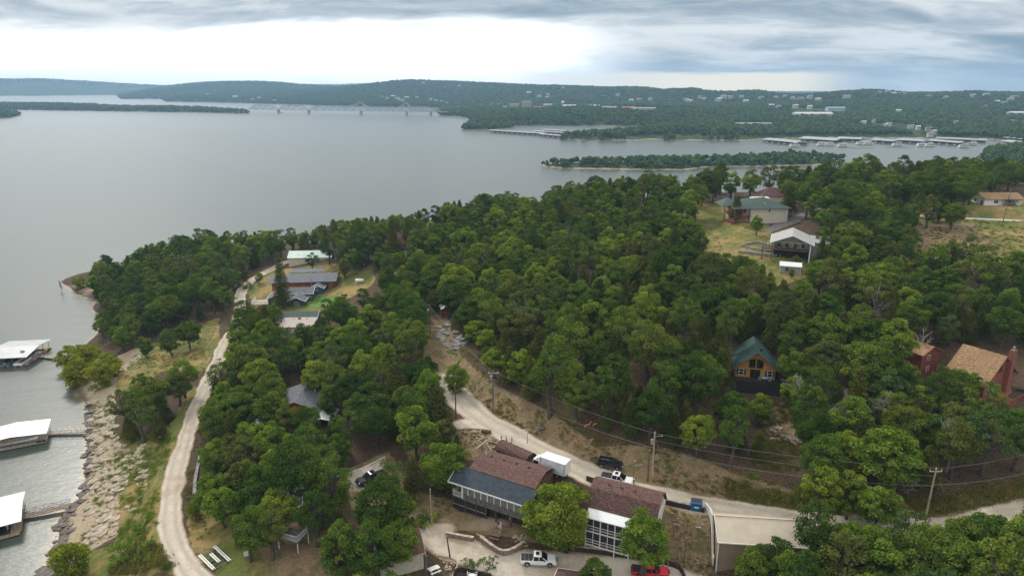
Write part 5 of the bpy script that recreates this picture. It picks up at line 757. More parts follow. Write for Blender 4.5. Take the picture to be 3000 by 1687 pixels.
LMARK = [(53.73, 135.62, 'the honey coloured log cabin'), (101.01, 136.54, 'the big red house'), (40, 97.25, 'the tan metal building'), (15.06, 123.47, 'the grassy bank with deer'), (79.68, 197.98, 'the pale gabled house and its terraces'), (89.69, 253.06, 'the green roofed hilltop house'), (187.1, 259.91, 'the white ranch house'), (141.73, 222.01, 'the brown hilltop field'), (-18.4, 182.49, 'the grey rock outcrop'), (-44.91, 263.53, 'the brown hip roofed house'), (-75.01, 239.44, 'the orange walled house'), (-50.97, 146.41, 'the grey shingled house'), (-19.42, 93.62, 'the small beige cabin'), (-27.98, 117.17, 'the dark grey parked pickup'), (-48.64, 95.59, 'the boat trailer'), (-128.71, 195.76, 'the kayak dock'), (-180.14, 276.02, 'the tip of the shore point'), (-106.92, 199.6, 'the shore meadow'), (56.02, 276.34, 'the utility pole on the ridge'), (20.33, 229.04, 'the large pale dead tree'), (64.76, 101.02, 'the broken dead trunk on the bank'), (64.77, 116.12, 'the slim white dead trees'), (-12.19, 134.22, 'the brown utility pole'), (43.91, 165.71, 'the wooded slope above the log cabin'), (9.23, 174.13, 'the wooded slope above the turnout pole'), (-149.74, 309.18, 'the wooded neck of the shore point'), (-94.56, 155.59, 'the limestone shore slabs'), (81.98, 153.51, 'the red tower building'), (-69.95, 159.99, 'the middle of the lower gravel road')]
def tree_label(k, x, y, s):
    ph = min(LMARK, key=lambda q: (q[0]-x)**2+(q[1]-y)**2)[2]; sz = 'small ' if s < .92 else 'tall ' if s > 1.1 else ''
    return f'{sz}{LOOK[k]} in the woods around {ph}', f'{sz}{LOOK[k]} trees around {ph}'
wood = {}
T_ = [t.split() for t in TREES.replace('\n', ' ').split(',') if t.strip()]
zz_ = ground_z(np.array([float(t[1]) for t in T_]), np.array([float(t[2]) for t in T_]))
for t, z0 in zip(T_, zz_):
    k, pl = t[0][0], t[0][1]; x, y, s = float(t[1]), float(t[2]), float(t[3])/100
    if k.isupper(): k = k.lower(); plant(k, x, y, s, *tree_label(k, x, y, s), z=float(z0)-.15)
    else: wood.setdefault((k, rnd.randrange(3)), []).append((x, y, float(z0)-.15, rnd.uniform(0, 6.28), s))
for (k, v_), pts in wood.items():
    for q in (0, 1):
        src = PROTO[k][v_ % len(PROTO[k])][q]; scatter('woodland', pts, src, M['bark'], 'dense mixed green woodland filling in behind the nearer trees', 'woodland')
HLAB = {'greyfront': 'oak screening the front of the grey shingled house', 'backdrop': 'leafy tree behind the green roofed house against the cove', 'mint1': 'oak in front of the mint green roof', 'mint2': 'oak between the orange house end and the propane tank', 'mint3': 'dark oak at the far end of the mint green roof', 'lodge_tree': 'big round bright green tree in front of the lodge porch end', 'porch_tree': 'bright green tree standing at the open end of the dark porch roof', 'olive_tree': 'olive yellow cedar beside the leafy tree at the lodge', 'truck_tree': 'bright green tree whose pale trunk stands before the red pickup', 'low_tree': 'light leafy tree top between the white pickup and the red pickup',
 'yard_tree': 'leaning oak with bare trunk beside the boat trailer', 'yard_tree2': 'oak on dry lawn next to the leaning oak', 'small_tree': 'small tree on the inner edge of the curving gravel road', 'shore_bush': 'yellow green willow on the pale rocks below the lowest dock', 'shore_yellow': 'yellow green willow at the water near the kayak dock', 'shore_yellow2': 'yellow green willow on the pale rocks inland of the kayak dock', 'shore_yellow3': 'tallest yellow green willow beside the kayak dock walkway', 'shore_yellow4': 'yellow green willow at the edge of the shore meadow', 'shore_yellow5': 'yellow green willow leaning over the water by the kayak dock',
 'house_cedar': 'dark cedar against the red deck of the green roofed house', 'lawn_tree': 'light green tree on the lawn below the green roofed house', 'field_tree': 'oak with tall bare trunk at the near end of the pale lane', 'field_tree2': 'oak with bare trunk behind the pale concrete lane', 'field_tree3': 'leaning oak at the edge of the brown field below the lane', 'field_big': 'broad dark oak at the corner of the brown field', 'house_oak': 'broad dark oak beside the pale gabled house', 'drive_oak': 'broad dark oak over the asphalt driveway',
 'house_pine': 'tall dark pine rising between the grey and blue house roofs', 'house_cedar2': 'dark cedar beside the tan flat roof', 'pole_cedar': 'large dark cedar next to the brown utility pole', 'track_tree': 'round bright tree in the bend of the brown earth track', 'meadow_tree': 'oak with dark bare trunk in the shore meadow', 'meadow_tree2': 'spreading oak near the road in the shore meadow', 'meadow_tree3': 'oak beside pale rocks in the shore meadow',
 'tip_tree': 'ragged yellow green willow on the very tip of the shore point', 'tip_tree2': 'larger bright willow just behind the tip of the shore point', 'barn_tree': 'oak in front of the tan metal building wall', 'barn_tree2': 'oak at the far end of the tan metal building', 'barn_tree3': 'small oak at the foot of the tan metal building', 'thicket': 'leafy tree in the thicket below the gravel road bend', 'cluster': 'large dark oak in the cluster beside the small beige cabin', 'house_shrub': 'bushy shrub beside the curving road near the orange house', 'house_small': 'small bright tree between the curving road and the orange house', 'cabin_tree': 'bright green tree below the black porch of the yellow cabin',
 'red_tree': 'dark oak in front of the red house roof', 'red_tree2': 'dark oak between the red tower and the red house', 'red_tree3': 'dark oak below the red deck', 'bank_tree': 'bright bushy tree on the weedy bank above the tan building', 'bank_tree2': 'bright bushy tree in the middle of the weedy bank', 'bank_tree3': 'bright bushy tree by the broken dead trunk', 'ridge_oak': 'tall dark oak beside the lawn of the green roofed house', 'shed_bush': 'small bush at the corner of the pale gabled house', 'shed_tree': 'bright tree at the end of the pale track by the stone walls', 'shed_tree2': 'small bright tree in front of the pale garden shed'}
for t, k, x, y, s in HERO:
    plant(k, x, y, s, (LOOK[k]+' in the thicket below the gravel road bend') if t == 'thicket' else HLAB[t], {'cluster': 'oaks clustered beside the small beige cabin', 'thicket': LOOK[k]+' trees of the thicket below the road bend', 'greyfront': 'oaks before the grey shingled house', 'backdrop': 'trees screening the green roofed house from the cove'}.get(t), lean=R(-6) if t == 'yard_tree' else 0)
# dead trees
for i, (px_, h_, sp_, th_, lab) in enumerate(DEAD):
    me = bare_tree(600+i, h_, sp_, 4 if i in (0, 2, 3) else 3, th_); o = thing('dead_tree', lab, 'tree', (px_[0], px_[1], gz(px_[0], px_[1])-.1)); link('trunk', me, M['deadwood'], o)
# weeds and brush on the banks: nobody could count them
def tuft(seed, n=60, h=.8):
    r = np.random.default_rng(seed); c = np.column_stack([r.normal(0, .35, n), r.normal(0, .35, n), r.uniform(.05, h*.6, n)]); nn = r.normal(size=(n, 3)); nn[:, 2] *= .35; v, f = leaf_quads(c, nn, r.uniform(.18, .36, n)*h, r, .22); return crown_mesh('tuft', v, f, r.uniform(.2, .9, n))
M['weed'] = leafmat('weeds', [(0., (.10, .13, .030)), (.4, (.16, .15, .045)), (.7, (.27, .20, .08)), (1., (.11, .15, .03))], .2)
M['lush'] = leafmat('lush_grass', [(0., (.13, .20, .028)), (1., (.19, .24, .038))], .25)
def area_pts(poly, n, zmin=.4, s0=.6, s1=1.5, avoid=1.0):
    poly = [p[:2] for p in poly]; x0, y0 = np.min(poly, 0); x1, y1 = np.max(poly, 0); x = rng.uniform(x0, x1, n); y = rng.uniform(y0, y1, n); k = inside(x, y, poly)&(vnoise(x*.25, y*.25, 6) > .32)
    for hw, line in ROADS.values(): k &= seg_info(x, y, line)[0] > hw+avoid*.3
    for *_, pl_ in LOTS: k &= ~inside(x, y, pl_)
    x, y = x[k], y[k]; z = ground_z(x, y); k = z > zmin; x, y, z = x[k], y[k], z[k]; return np.column_stack([x, y, z, rng.uniform(0, 6.28, len(x)), rng.uniform(s0, s1, len(x))])
for q, (poly, n, s0, s1, mt) in enumerate(WEEDS):
    P_ = area_pts(poly, n, .4, s0, s1)
    if len(P_): scatter('weeds', P_, tuft(700+q), M[mt], 'rough weeds and tall grass on the open banks', 'weeds')

# ---------------------------------------------------------------- building materials
M['brown_shingle'] = shingle('brown_shingles', (.085, .048, .042), (.165, .092, .078), (.12, .07, .06))
M['navy_roll'] = pm('navy_roll_roofing', (.030, .044, .062), .8, .25, 1.2, wave=('Y', 1.6, .25), bump=.25)
M['grey_shingle'] = shingle('grey_shingles', (.095, .10, .115), (.18, .19, .205), (.13, .14, .155))
M['green_shingle'] = shingle('green_shingles', (.070, .100, .090), (.115, .15, .135), (.09, .12, .11))
M['teal_shingle'] = shingle('teal_shingles', (.026, .058, .054), (.05, .09, .084), (.04, .075, .07))
M['tan_shingle'] = shingle('tan_shingles', (.20, .125, .065), (.36, .235, .13), (.26, .165, .09))
M['beige_metal'] = pm('beige_metal_roof', (.56, .48, .37), .5, .06, .6, wave=('X', 1.1, .5), bump=.4)
M['tan_metal'] = pm('tan_metal_wall', (.30, .225, .155), .5, .08, .6, wave=('X', 1.4, .4), bump=.3)
M['white_metal'] = pm('white_metal', (.80, .81, .82), .4, .04, .5, wave=('X', .8, .3), bump=.15)
M['grey_metal'] = pm('grey_metal_roof', (.36, .37, .38), .45, .10, .5, wave=('X', .9, .4), bump=.3)
M['blue_metal'] = pm('pale_blue_metal', (.60, .66, .68), .4, .06, .5, wave=('X', .9, .4), bump=.3)
M['dark_metal_roof'] = pm('blue_grey_metal_roof', (.115, .128, .15), .75, .1, .6, wave=('X', .55, .6), bump=.5)
M['pale_metal'] = pm('weathered_white_metal', (.37, .37, .365), .8, .08, .6, wave=('X', .8, .3), bump=.2)
M['white'] = pm('white_paint', (.78, .77, .74), .6, .08, 2)
M['cream'] = pm('cream_siding', (.60, .54, .44), .7, .1, 1.2, wave=('Z', 2.2, -.3), bump=.3)
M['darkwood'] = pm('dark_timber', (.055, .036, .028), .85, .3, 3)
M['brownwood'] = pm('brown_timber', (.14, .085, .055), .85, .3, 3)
M['greywood'] = pm('weathered_boards', (.19, .18, .17), .9, .35, 2, wave=('X', 2.4, .8), bump=.4)
M['palewood'] = pm('pale_timber', (.42, .34, .26), .85, .2, 2)
M['redwood'] = pm('red_stained_siding', (.26, .088, .058), .75, .15, 1, wave=('Z', 1.6, -.6), bump=.5)
M['reddeck'] = pm('red_deck_paint', (.30, .085, .075), .7, .15, 2)
M['orangewood'] = pm('orange_siding', (.40, .105, .035), .7, .15, 1, wave=('Z', 1.6, -.6), bump=.5)
M['yellowlog'] = pm('honey_log_wall', (.50, .245, .062), .65, .12, 1, wave=('Z', 1.5, .7), bump=.6)
M['bluewall'] = pm('blue_siding', (.045, .13, .22), .7, .1, 1, wave=('Z', 1.6, -.5), bump=.4)
M['slate'] = pm('slate_blue_siding', (.05, .068, .085), .7, .1, 1)
M['sage'] = pm('sage_siding', (.33, .365, .31), .7, .08, 1, wave=('Z', 1.6, -.5), bump=.4)
M['stone'] = pm('limestone', (.46, .385, .295), .95, .3, 1.5, bump=.6)
M['greystone'] = pm('grey_stone', (.30, .285, .27), .95, .35, 1.5, bump=.6)
M['wetstone'] = pm('wet_ledge_stone', (.13, .105, .085), .7, .35, 1.5, bump=.6)
M['blockwall'] = pm('stacked_stone', (.26, .205, .16), .95, .35, 3.5, bump=.8, bscale=6)
M['brick'] = pm('red_brick', (.27, .105, .07), .85, .2, 5, bump=.3)
M['glass'] = pm('dark_glass', (.018, .020, .022), .08, .2, 1, spec=.6)
M['screen'] = pm('insect_screen', (.032, .032, .034), .6, .2, 2)
M['shade'] = pm('roller_shade', (.20, .19, .18), .8, .15, 2)
M['black'] = pm('black_paint', (.022, .022, .024), .5, .2, 2)
M['steel'] = pm('galvanised_steel', (.45, .46, .47), .4, .15, 3, metal=.6)
M['tyre'] = pm('tyre_rubber', (.018, .018, .018), .9, .2, 4)
M['carpet'] = pm('tan_deck_boards', (.34, .25, .165), .9, .2, 2, wave=('X', 2.5, .4), bump=.3)
M['mint'] = pm('mint_metal_roof', (.46, .60, .52), .5, .1, .6, wave=('X', .9, .3), bump=.3)
M['tanroof'] = pm('tan_membrane_roof', (.43, .37, .335), .9, .06, 1)
def frame(a, b):
    return math.atan2(b[1]-a[1], b[0]-a[0]), math.dist(a[:2], b[:2])
def win(par, c, w_, h_, ax='x', fr='white', gl='glass', bars=1, t=.07, name='window'):
    f = MB(); p = MB(); x, y, z = c; d = .09
    def B(m, u0, u1, z0, z1, th):
        if ax == 'x': m.lo(x+u0, x+u1, y-th, y+th, z+z0, z+z1)
        else: m.lo(x-th, x+th, y+u0, y+u1, z+z0, z+z1)
    B(f, -w_/2-t, w_/2+t, h_/2, h_/2+t, d); B(f, -w_/2-t, w_/2+t, -h_/2-t, -h_/2, d); B(f, -w_/2-t, -w_/2, -h_/2, h_/2, d); B(f, w_/2, w_/2+t, -h_/2, h_/2, d)
    if bars == 1: B(f, -w_/2, w_/2, -t/2, t/2, d*.9)
    if bars == 2: B(f, -t/2, t/2, -h_/2, h_/2, d*.9)
    o = f.build(name, M[fr], par); B(p, -w_/2, w_/2, -h_/2, h_/2, .05); p.build('pane', M[gl], o); return o
def gwall(par, x0, x1, y0, y1, zb, ze, zr, ax, mat, name='wall'):
    if ax == 'x': m = MB().prism([(y0, zb), (y1, zb), (y1, ze), ((y0+y1)/2, zr), (y0, ze)], 'x', x0, x1)
    else: m = MB().prism([(x0, zb), (x1, zb), (x1, ze), ((x0+x1)/2, zr), (x0, ze)], 'y', y0, y1)
    return m.build(name, M[mat], par)
def groof(par, x0, x1, y0, y1, ze, zr, ax, mat, ov=.4, th=.18, name='roof', trim=None):
    a0, a1 = (y0, y1) if ax == 'x' else (x0, x1); am = (a0+a1)/2; sl = (zr-ze)/(am-a0); e = ze-sl*ov
    pr = [(a0-ov, e), (am, zr), (a1+ov, e), (a1+ov, e+th), (am, zr+th), (a0-ov, e+th)]
    b0, b1 = (x0-ov, x1+ov) if ax == 'x' else (y0-ov, y1+ov)
    o = MB().prism(pr, ax, b0, b1).build(name, M[mat], par)
    if trim:
        m = MB(); s = .09
        P_ = (lambda a, z, b: (b, a, z)) if ax == 'x' else (lambda a, z, b: (a, b, z))
        for b in (b0-.03, b1+.03):
            m.bar(P_(a0-ov, e+th/2, b), P_(am, zr+th/2, b), s, .22); m.bar(P_(am, zr+th/2, b), P_(a1+ov, e+th/2, b), s, .22)
        for a in (a0-ov-.03, a1+ov+.03): m.bar(P_(a, e+th/2, b0), P_(a, e+th/2, b1), s, .2)
        m.build('fascia', M[trim], o)
    return o
def rail(par, pts, h, mat, sp=.16, name='railing', post=1.8):
    m = MB()
    for a, b in zip(pts[:-1], pts[1:]):
        a, b = Vector(a), Vector(b); L = (b-a).length; n = max(1, int(L/sp))
        m.bar(a+Vector((0, 0, h)), b+Vector((0, 0, h)), .09, .06); m.bar(a+Vector((0, 0, .12)), b+Vector((0, 0, .12)), .05)
        for i in range(n+1):
            q = a+(b-a)*i/n; m.bar(q, q+Vector((0, 0, h)), .035)
    return m.build(name, M[mat], par)
def posts(par, pts, h, wd, mat, name='post'):
    for p in pts: MB().bar(p, (p[0], p[1], p[2]+h), wd).build(name, M[mat], par)
# ---------------------------------------------------------------- the lodge with the dark porch roof
A, B = (-10.9, 107.52, 16), (2.76, 99.85, 16); rz, L = frame(A, B)
lo = thing('lodge', 'long two storey lodge with brown shingle roof and dark navy porch roof', 'lodge', (A[0], A[1], 10.45), rz)
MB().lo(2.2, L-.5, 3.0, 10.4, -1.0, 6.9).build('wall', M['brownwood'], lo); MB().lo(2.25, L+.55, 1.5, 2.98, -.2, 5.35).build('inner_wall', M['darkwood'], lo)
MB().prism([(2.95, 6.95), (5.4, 7.75), (7.2, 8.1), (9.2, 7.6), (11, 6.5), (11, 6.65), (9.2, 7.78), (7.2, 8.28), (5.4, 7.93), (2.95, 7.13)], 'x', 1.9, L-.2).build('roof', M['brown_shingle'], lo)
MB().prism([(-.35, 5.42), (3.1, 6.98), (3.1, 7.1), (-.35, 5.56)], 'x', -.45, L+.35).build('porch_roof', M['navy_roll'], lo)
MB().lo(-.5, L+.4, -.42, -.35, 5.34, 5.60).bar((-.48, -.35, 5.5), (-.48, 3.1, 7.04), .08, .2).build('fascia', M['white'], lo)
for i in range(4): MB().lo(4.2+i*2.6, 4.5+i*2.6, 6.7, 7.0, 8.1, 8.4).build('roof_vent', M['darkwood'], lo)
MB().tube((3.1, 7.0, 8.0), (3.1, 7.0, 8.8), .07).build('vent_pipe', M['white'], lo)
MB().lo(.1, L, .05, 2.9, 2.55, 2.75).build('porch_floor', M['greywood'], lo)
bd = MB()
for i in range(int((L-2.2)/.24)): bd.lo(2.2+i*.24, 2.2+i*.24+.2, 0, .06, 2.4, 3.75+.02*(i % 2))
tag(bd.build('siding_board', M['greywood'], lo), kind='stuff')
nP = 10; w0 = (L-2.3)/nP
for i in range(nP+1): MB().lo(2.15+i*w0, 2.15+i*w0+(.32 if i in (0, nP) else .14), -.06, .06, 3.7 if i else 2.75, 5.36).build('window_post', M['white'], lo)
for i in range(nP): MB().lo(2.32+i*w0, 2.12+(i+1)*w0, .07, .11, 3.72, 5.34).build('screen_panel', M['shade'], lo)
rail(lo, [(.15, .05, 2.75), (2.1, .05, 2.75)], 1.0, 'white'); rail(lo, [(.1, .1, 2.75), (.1, 2.9, 2.75)], 1.0, 'white')
posts(lo, [(.12, .1, -.3), (.12, 2.9, -.3)], 5.7, .16, 'brownwood'); posts(lo, [(2.9, .1, -.2), (5.1, .1, -.2), (7.2, .1, -.2), (9.2, .1, -.6), (12.2, .1, -.6), (L-.1, .1, -.8)], 2.8, .18, 'brownwood')
for i, (a, b) in enumerate(((.25, 1.5), (1.55, 2.8), (3.0, 4.0), (4.05, 5.0), (5.2, 6.1), (6.15, 7.1))):
    MB().lo(a, b, .14, .17, 0, 1.0).build('screen_panel', M['screen'], lo); MB().lo(a, b, .14, .17, 1.08, 2.5).build('screen_panel', M['screen'], lo); MB().lo(a-.04, b+.04, .08, .18, 1.0, 1.08).build('mid_rail', M['palewood'], lo)
MB().lo(7.3, 9.1, .9, 1.0, -.1, 2.45).build('screen_panel', M['screen'], lo)
MB().lo(8.6, 8.85, 1.0, 1.3, -.2, 2.5).build('door_post', M['palewood'], lo)
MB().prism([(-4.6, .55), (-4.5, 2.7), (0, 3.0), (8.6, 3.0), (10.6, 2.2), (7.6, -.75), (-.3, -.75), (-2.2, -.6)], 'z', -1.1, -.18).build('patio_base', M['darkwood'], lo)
MB().prism([(-4.7, .5), (-4.6, 2.75), (0, 2.98), (8.6, 2.98), (10.7, 2.2), (7.7, -.85), (-.3, -.85), (-2.2, -.7)], 'z', -.18, -.04).build('patio_deck', M['palewood'], lo)
# flag on a post of the porch
def flag_mat():
    m, t, p = newmat('flag_cloth'); x, y, z = t.xyz(t.new('ShaderNodeTexCoord').outputs['Object'])
    st = t.m('FRACT', t.m('MULTIPLY', x, 7.2)); col = t.mix(t.m('GREATER_THAN', st, .5), (.55, .04, .05), (.75, .74, .72)); can = t.m('MULTIPLY', t.m('GREATER_THAN', z, .72), t.m('LESS_THAN', x, .50)); col = t.mix(can, col, (.03, .05, .2)); t.put(p.inputs['Base Color'], col); p.inputs['Roughness'].default_value = .9; return m
M['flag'] = flag_mat(); fv = MB(); secs = []
for k in range(7): secs.append([(.9*i/8, .05*math.sin(i*1.1+k*.4), 1.35*k/6) for i in range(9)])
fv.loft(secs, False, False); c_ = (-2.52, 100.64, 11); fl = thing('flag', 'striped flag hanging from a porch post of the lodge', 'flag', (c_[0], c_[1], 11.2), rz)
fo = fv.build('cloth', M['flag'], fl, smooth=True); so_ = fo.modifiers.new('thickness', 'SOLIDIFY'); so_.thickness = .012; MB().tube((0, 0, -.6), (0, 0, 1.5), .03).build('staff', M['brownwood'], fl)
# brown barrel-roofed shed behind the lodge
A, B = (-3.21, 119.4, 15.8), (2.58, 114.34, 15.8); rz2, L2 = frame(A, B)
sh = thing('shed', 'long dark brown shed with rounded shingle roof behind the lodge', 'shed', (A[0], A[1], 13.6), rz2)
pr = [(1.5-1.65*math.cos(t), 1.9+1.35*math.sin(t)) for t in np.linspace(0, math.pi, 11)]
MB().prism([(0.05, -.8), (2.95, -.8)]+[(1.5+(u-1.5)*.88, 1.9+(z-1.9)*.9) for u, z in reversed(pr)], 'x', .1, L2-.1).build('wall', M['darkwood'], sh); MB().prism(pr+[(1.5+(u-1.5)*.93, 1.9+(z-1.9)*.93) for u, z in reversed(pr)], 'x', -.15, L2+.15).build('roof', M['brown_shingle'], sh)
MB().lo(L2-.1, L2-.04, .9, 2.1, -.3, 1.9).build('door', M['brownwood'], sh)
# cabin with gambrel roof and white screened porch
A, B = (12.66, 98.57, 17), (18.32, 95.94, 17); rz, _ = frame(A, B); L = 11.3
cb = thing('cabin', 'brown gambrel roofed cabin with a two storey white screened porch', 'cabin', (A[0], A[1], 10.8), rz)
g_ = [(-.35, 6.1), (1.6, 8.5), (3.5, 9.25), (5.4, 8.5), (7.35, 6.1)]
MB().prism([(.1, -.9), (6.9, -.9), (6.9, 6.4), (5.2, 8.4), (3.5, 9.1), (1.8, 8.4), (.1, 6.4)], 'x', .15, L-.15).build('wall', M['cream'], cb)
MB().prism(g_+[(u, z+.18) for u, z in reversed(g_)], 'x', -.25, L+.25).build('roof', M['brown_shingle'], cb)
for i in range(3): MB().lo(2.5+i*2.2, 2.8+i*2.2, 2.7, 3.0, 8.95, 9.3).build('roof_vent', M['darkwood'], cb)
MB().lo(L-.16, L-.02, .3, 6.7, -.9, 6.2).build('end_trim', M['white'], cb)
MB().prism([(-2.2, 5.35), (.05, 6.15), (.05, 6.27), (-2.2, 5.5)], 'x', .25, 7.9).build('porch_roof', M['white_metal'], cb)
MB().lo(.3, 7.8, -2.05, .1, 2.75, 2.95).build('porch_floor', M['white'], cb); MB().lo(.3, 7.8, -2.05, .1, .15, .38).build('porch_floor', M['white'], cb)
posts(cb, [(.4, -2, -1.2), (2.85, -2, -1.4), (5.3, -2, -1.5), (7.7, -2, -1.5)], 6.9, .16, 'white')
for z0, z1 in ((.4, 2.72), (2.97, 5.4)):
    for a, b in ((.5, 1.6), (1.7, 2.75), (2.95, 4.05), (4.15, 5.2), (5.4, 6.5), (6.6, 7.6)):
        MB().lo(a, b, -1.94, -1.90, z0, z1).build('screen_panel', M['screen'], cb); MB().lo(b, b+.09, -2.04, -1.96, z0, z1).build('stud', M['white'], cb)
    m = MB(); m.lo(.4, 7.7, -2.06, -1.98, z0+.92, z0+1.0).lo(.4, 7.7, -2.06, -1.98, z0+.45, z0+.53).build('rail_bar', M['white'], cb)
    MB().lo(.45, .5, -1.9, 0, z0, z1).build('screen_panel', M['screen'], cb)
# tan metal building
A, B = (32.49, 91.31, 15.4), (42.22, 90.15, 15.4); rz, _ = frame(A, B); L = 14.2
mb_ = thing('metal_building', 'tan metal building with pale beige ribbed roof beside the dirt slope', 'building', (A[0], A[1], 9.3), R(-6))
gwall(mb_, 0, L, 0, 7.6, -2.0, 6.1, 8.15, 'x', 'tan_metal'); groof(mb_, 0, L, 0, 7.6, 6.15, 8.2, 'x', 'beige_metal', .22, .1, trim='white')
MB().lo(-.2, L+.2, 3.65, 3.95, 8.27, 8.36).build('ridge_cap', M['beige_metal'], mb_)
m = MB()
for q in (-.05, L+.05): m.lo(q-.06, q+.06, -.1, .05, -2, 6.1)
m.build('corner_trim', M['white'], mb_); win(mb_, (6, -.02, 2.5), 1.2, 1.0, 'x')
# small beige cabin, brown roof, at the lot's edge
A, B = (-13.47, 95.02, 13), (-13.97, 89.2, 12.7); 
bc = thing('cabin', 'small beige cabin with brown shingle roof at the edge of the gravel lot', 'cabin', (-16.68, 92.03, 9.3), R(22))
gwall(bc, -4.2, 2.6, 0, 6.2, -.6, 2.9, 5.0, 'x', 'cream'); groof(bc, -4.2, 2.6, 0, 6.2, 2.9, 5.0, 'x', 'brown_shingle', .3, .16, trim='palewood')
win(bc, (2.62, 3.9, 1.9), .8, 1.5, 'y'); MB().lo(2.64, 2.9, 3.5, 4.2, 1.15, 1.6).build('air_conditioner', M['white'], bc)
# roof corner of another small cabin on the lot's lower edge
A = (7.37, 88.5, 12.2)
r2 = thing('cabin', 'small brown roofed cabin with white trim below the white pickup', 'cabin', (7.55, 90.23, 8.6), R(-12))
gwall(r2, 0, 8, -6, 0, -1, 2.4, 3.6, 'x', 'cream'); groof(r2, 0, 8, -6, 0, 2.4, 3.6, 'x', 'brown_shingle', .4, .16, trim='white')
# grey-roofed house in the woods
A, B = (-53.63, 140.5, 15), (-44.81, 142.95, 15)
gh = thing('house', 'grey shingle roofed house with orange walls hidden among the trees between the roads', 'house', (-49.16, 140.44, 10.2), R(-2))
gwall(gh, -5, 5.2, 0, 10.5, -1, 3.4, 5.3, 'y', 'orangewood'); groof(gh, -5, 5.2, 0, 10.5, 3.4, 5.3, 'y', 'grey_shingle', .4, .18, trim='palewood'); win(gh, (-2.5, -.02, 1.8), 1.2, 1.2); win(gh, (2.5, -.02, 1.8), 1.2, 1.2)
MB().tube((2.5, 7, 4.2), (2.5, 7, 5.4), .08).build('vent_pipe', M['white'], gh)
for nm_, px_, lab_, dx_ in (('canopy', (-42, 139.05), 'white metal carport roof beside the grey shingled house', 3.0), ('canopy', (-54.34, 136.57), 'white canopy almost hidden by leaves near the grey shingled house', 2.2)):
    ca = thing(nm_, lab_, 'canopy', (*px_, 10.4), R(-3)); MB().prism([(-2.4, 2.5), (0, 3.0), (2.4, 2.5), (2.4, 2.6), (0, 3.1), (-2.4, 2.6)], 'y', -dx_, dx_).build('roof', M['white_metal'], ca); posts(ca, [(-2.2, -dx_+.2, -.8), (2.2, -dx_+.2, -.8), (-2.2, dx_-.2, -.8), (2.2, dx_-.2, -.8)], 3.3, .1, 'steel')
# white-trimmed cottage under the oaks by the lower road
A = (-46.29, 106.32, 13)
ct = thing('cottage', 'small grey roofed cottage with white posts under the oaks', 'cottage', (-44.22, 105.1, 9.2), R(12)); gwall(ct, -1.2, 6.2, 0, 7, -.6, 2.7, 4.1, 'x', 'white'); groof(ct, -1.2, 6.2, 0, 7, 2.7, 4.1, 'x', 'grey_shingle', .5, .16, trim='white'); posts(ct, [(-1.4, -.3, -.8), (2.4, -.3, -.8), (6, -.3, -.8)], 3.4, .14, 'white'); win(ct, (1, -.02, 1.4), 1.1, 1.1); win(ct, (4, -.02, 1.4), 1.1, 1.1)
pl_ = thing('stilt_deck', 'white railed deck on stilts among the oaks by the dry yard', 'deck', (-36.46, 97.25, 9.8), R(-20)); MB().lo(-2, 2, -1.5, 1.5, 2.3, 2.5).build('floor', M['greywood'], pl_); posts(pl_, [(-1.9, -1.4, -.4), (1.9, -1.4, -.4), (-1.9, 1.4, -.4), (1.9, 1.4, -.4)], 2.8, .12, 'white'); rail(pl_, [(-1.9, 1.4, 2.5), (-1.9, -1.4, 2.5), (1.9, -1.4, 2.5), (1.9, 1.4, 2.5)], 1, 'white')
# orange house with the ribbed metal roof, behind it a mint roof
A, B = (-87, 234.46, 16.3), (-63.66, 240.31, 16.3); rz, L = frame(A, B); rz = R(7)
oh = thing('house', 'long orange walled house with blue grey metal roof', 'house', (A[0], A[1], 12.4), rz); L = 23.5
MB().lo(.8, L-.8, .9, 9, -1, 3.6).build('wall', M['orangewood'], oh); MB().prism([(-.3, 3.55), (5.2, 5.3), (10.2, 3.6), (10.2, 3.75), (5.2, 5.45), (-.3, 3.7)], 'x', -.2, L+.2).build('roof', M['dark_metal_roof'], oh)
MB().prism([(8.2, 5.0), (11, 5.6), (13, 5.0), (13, 5.15), (11, 5.75), (8.2, 5.15)], 'x', 6, 18).build('annex_roof', M['dark_metal_roof'], oh)
for x_ in (10.5, 13): MB().lo(x_-.1, x_+.1, .82, .9, -.5, 3.5).build('post', M['darkwood'], oh)
MB().lo(19.6, 20.7, .82, .9, 0, 2.9).build('door', M['slate'], oh); win(oh, (17, .88, 2.6), 2.6, .5, 'x', 'darkwood', bars=0); win(oh, (14.5, .88, 1.6), 1.0, 1.2, 'x', 'darkwood'); MB().tube((14.9, .2, 2.5), (14.9, .2, 5.0), .16).build('flue', M['steel'], oh)
mh = thing('building', 'mint green metal roofed building behind the orange house', 'building', (-83.11, 270.62, 13), R(4)); gwall(mh, -8, 9, 0, 8, -1, 3.6, 5.4, 'x', 'cream'); groof(mh, -8, 9, 0, 8, 3.6, 5.4, 'x', 'mint', .5, .12)
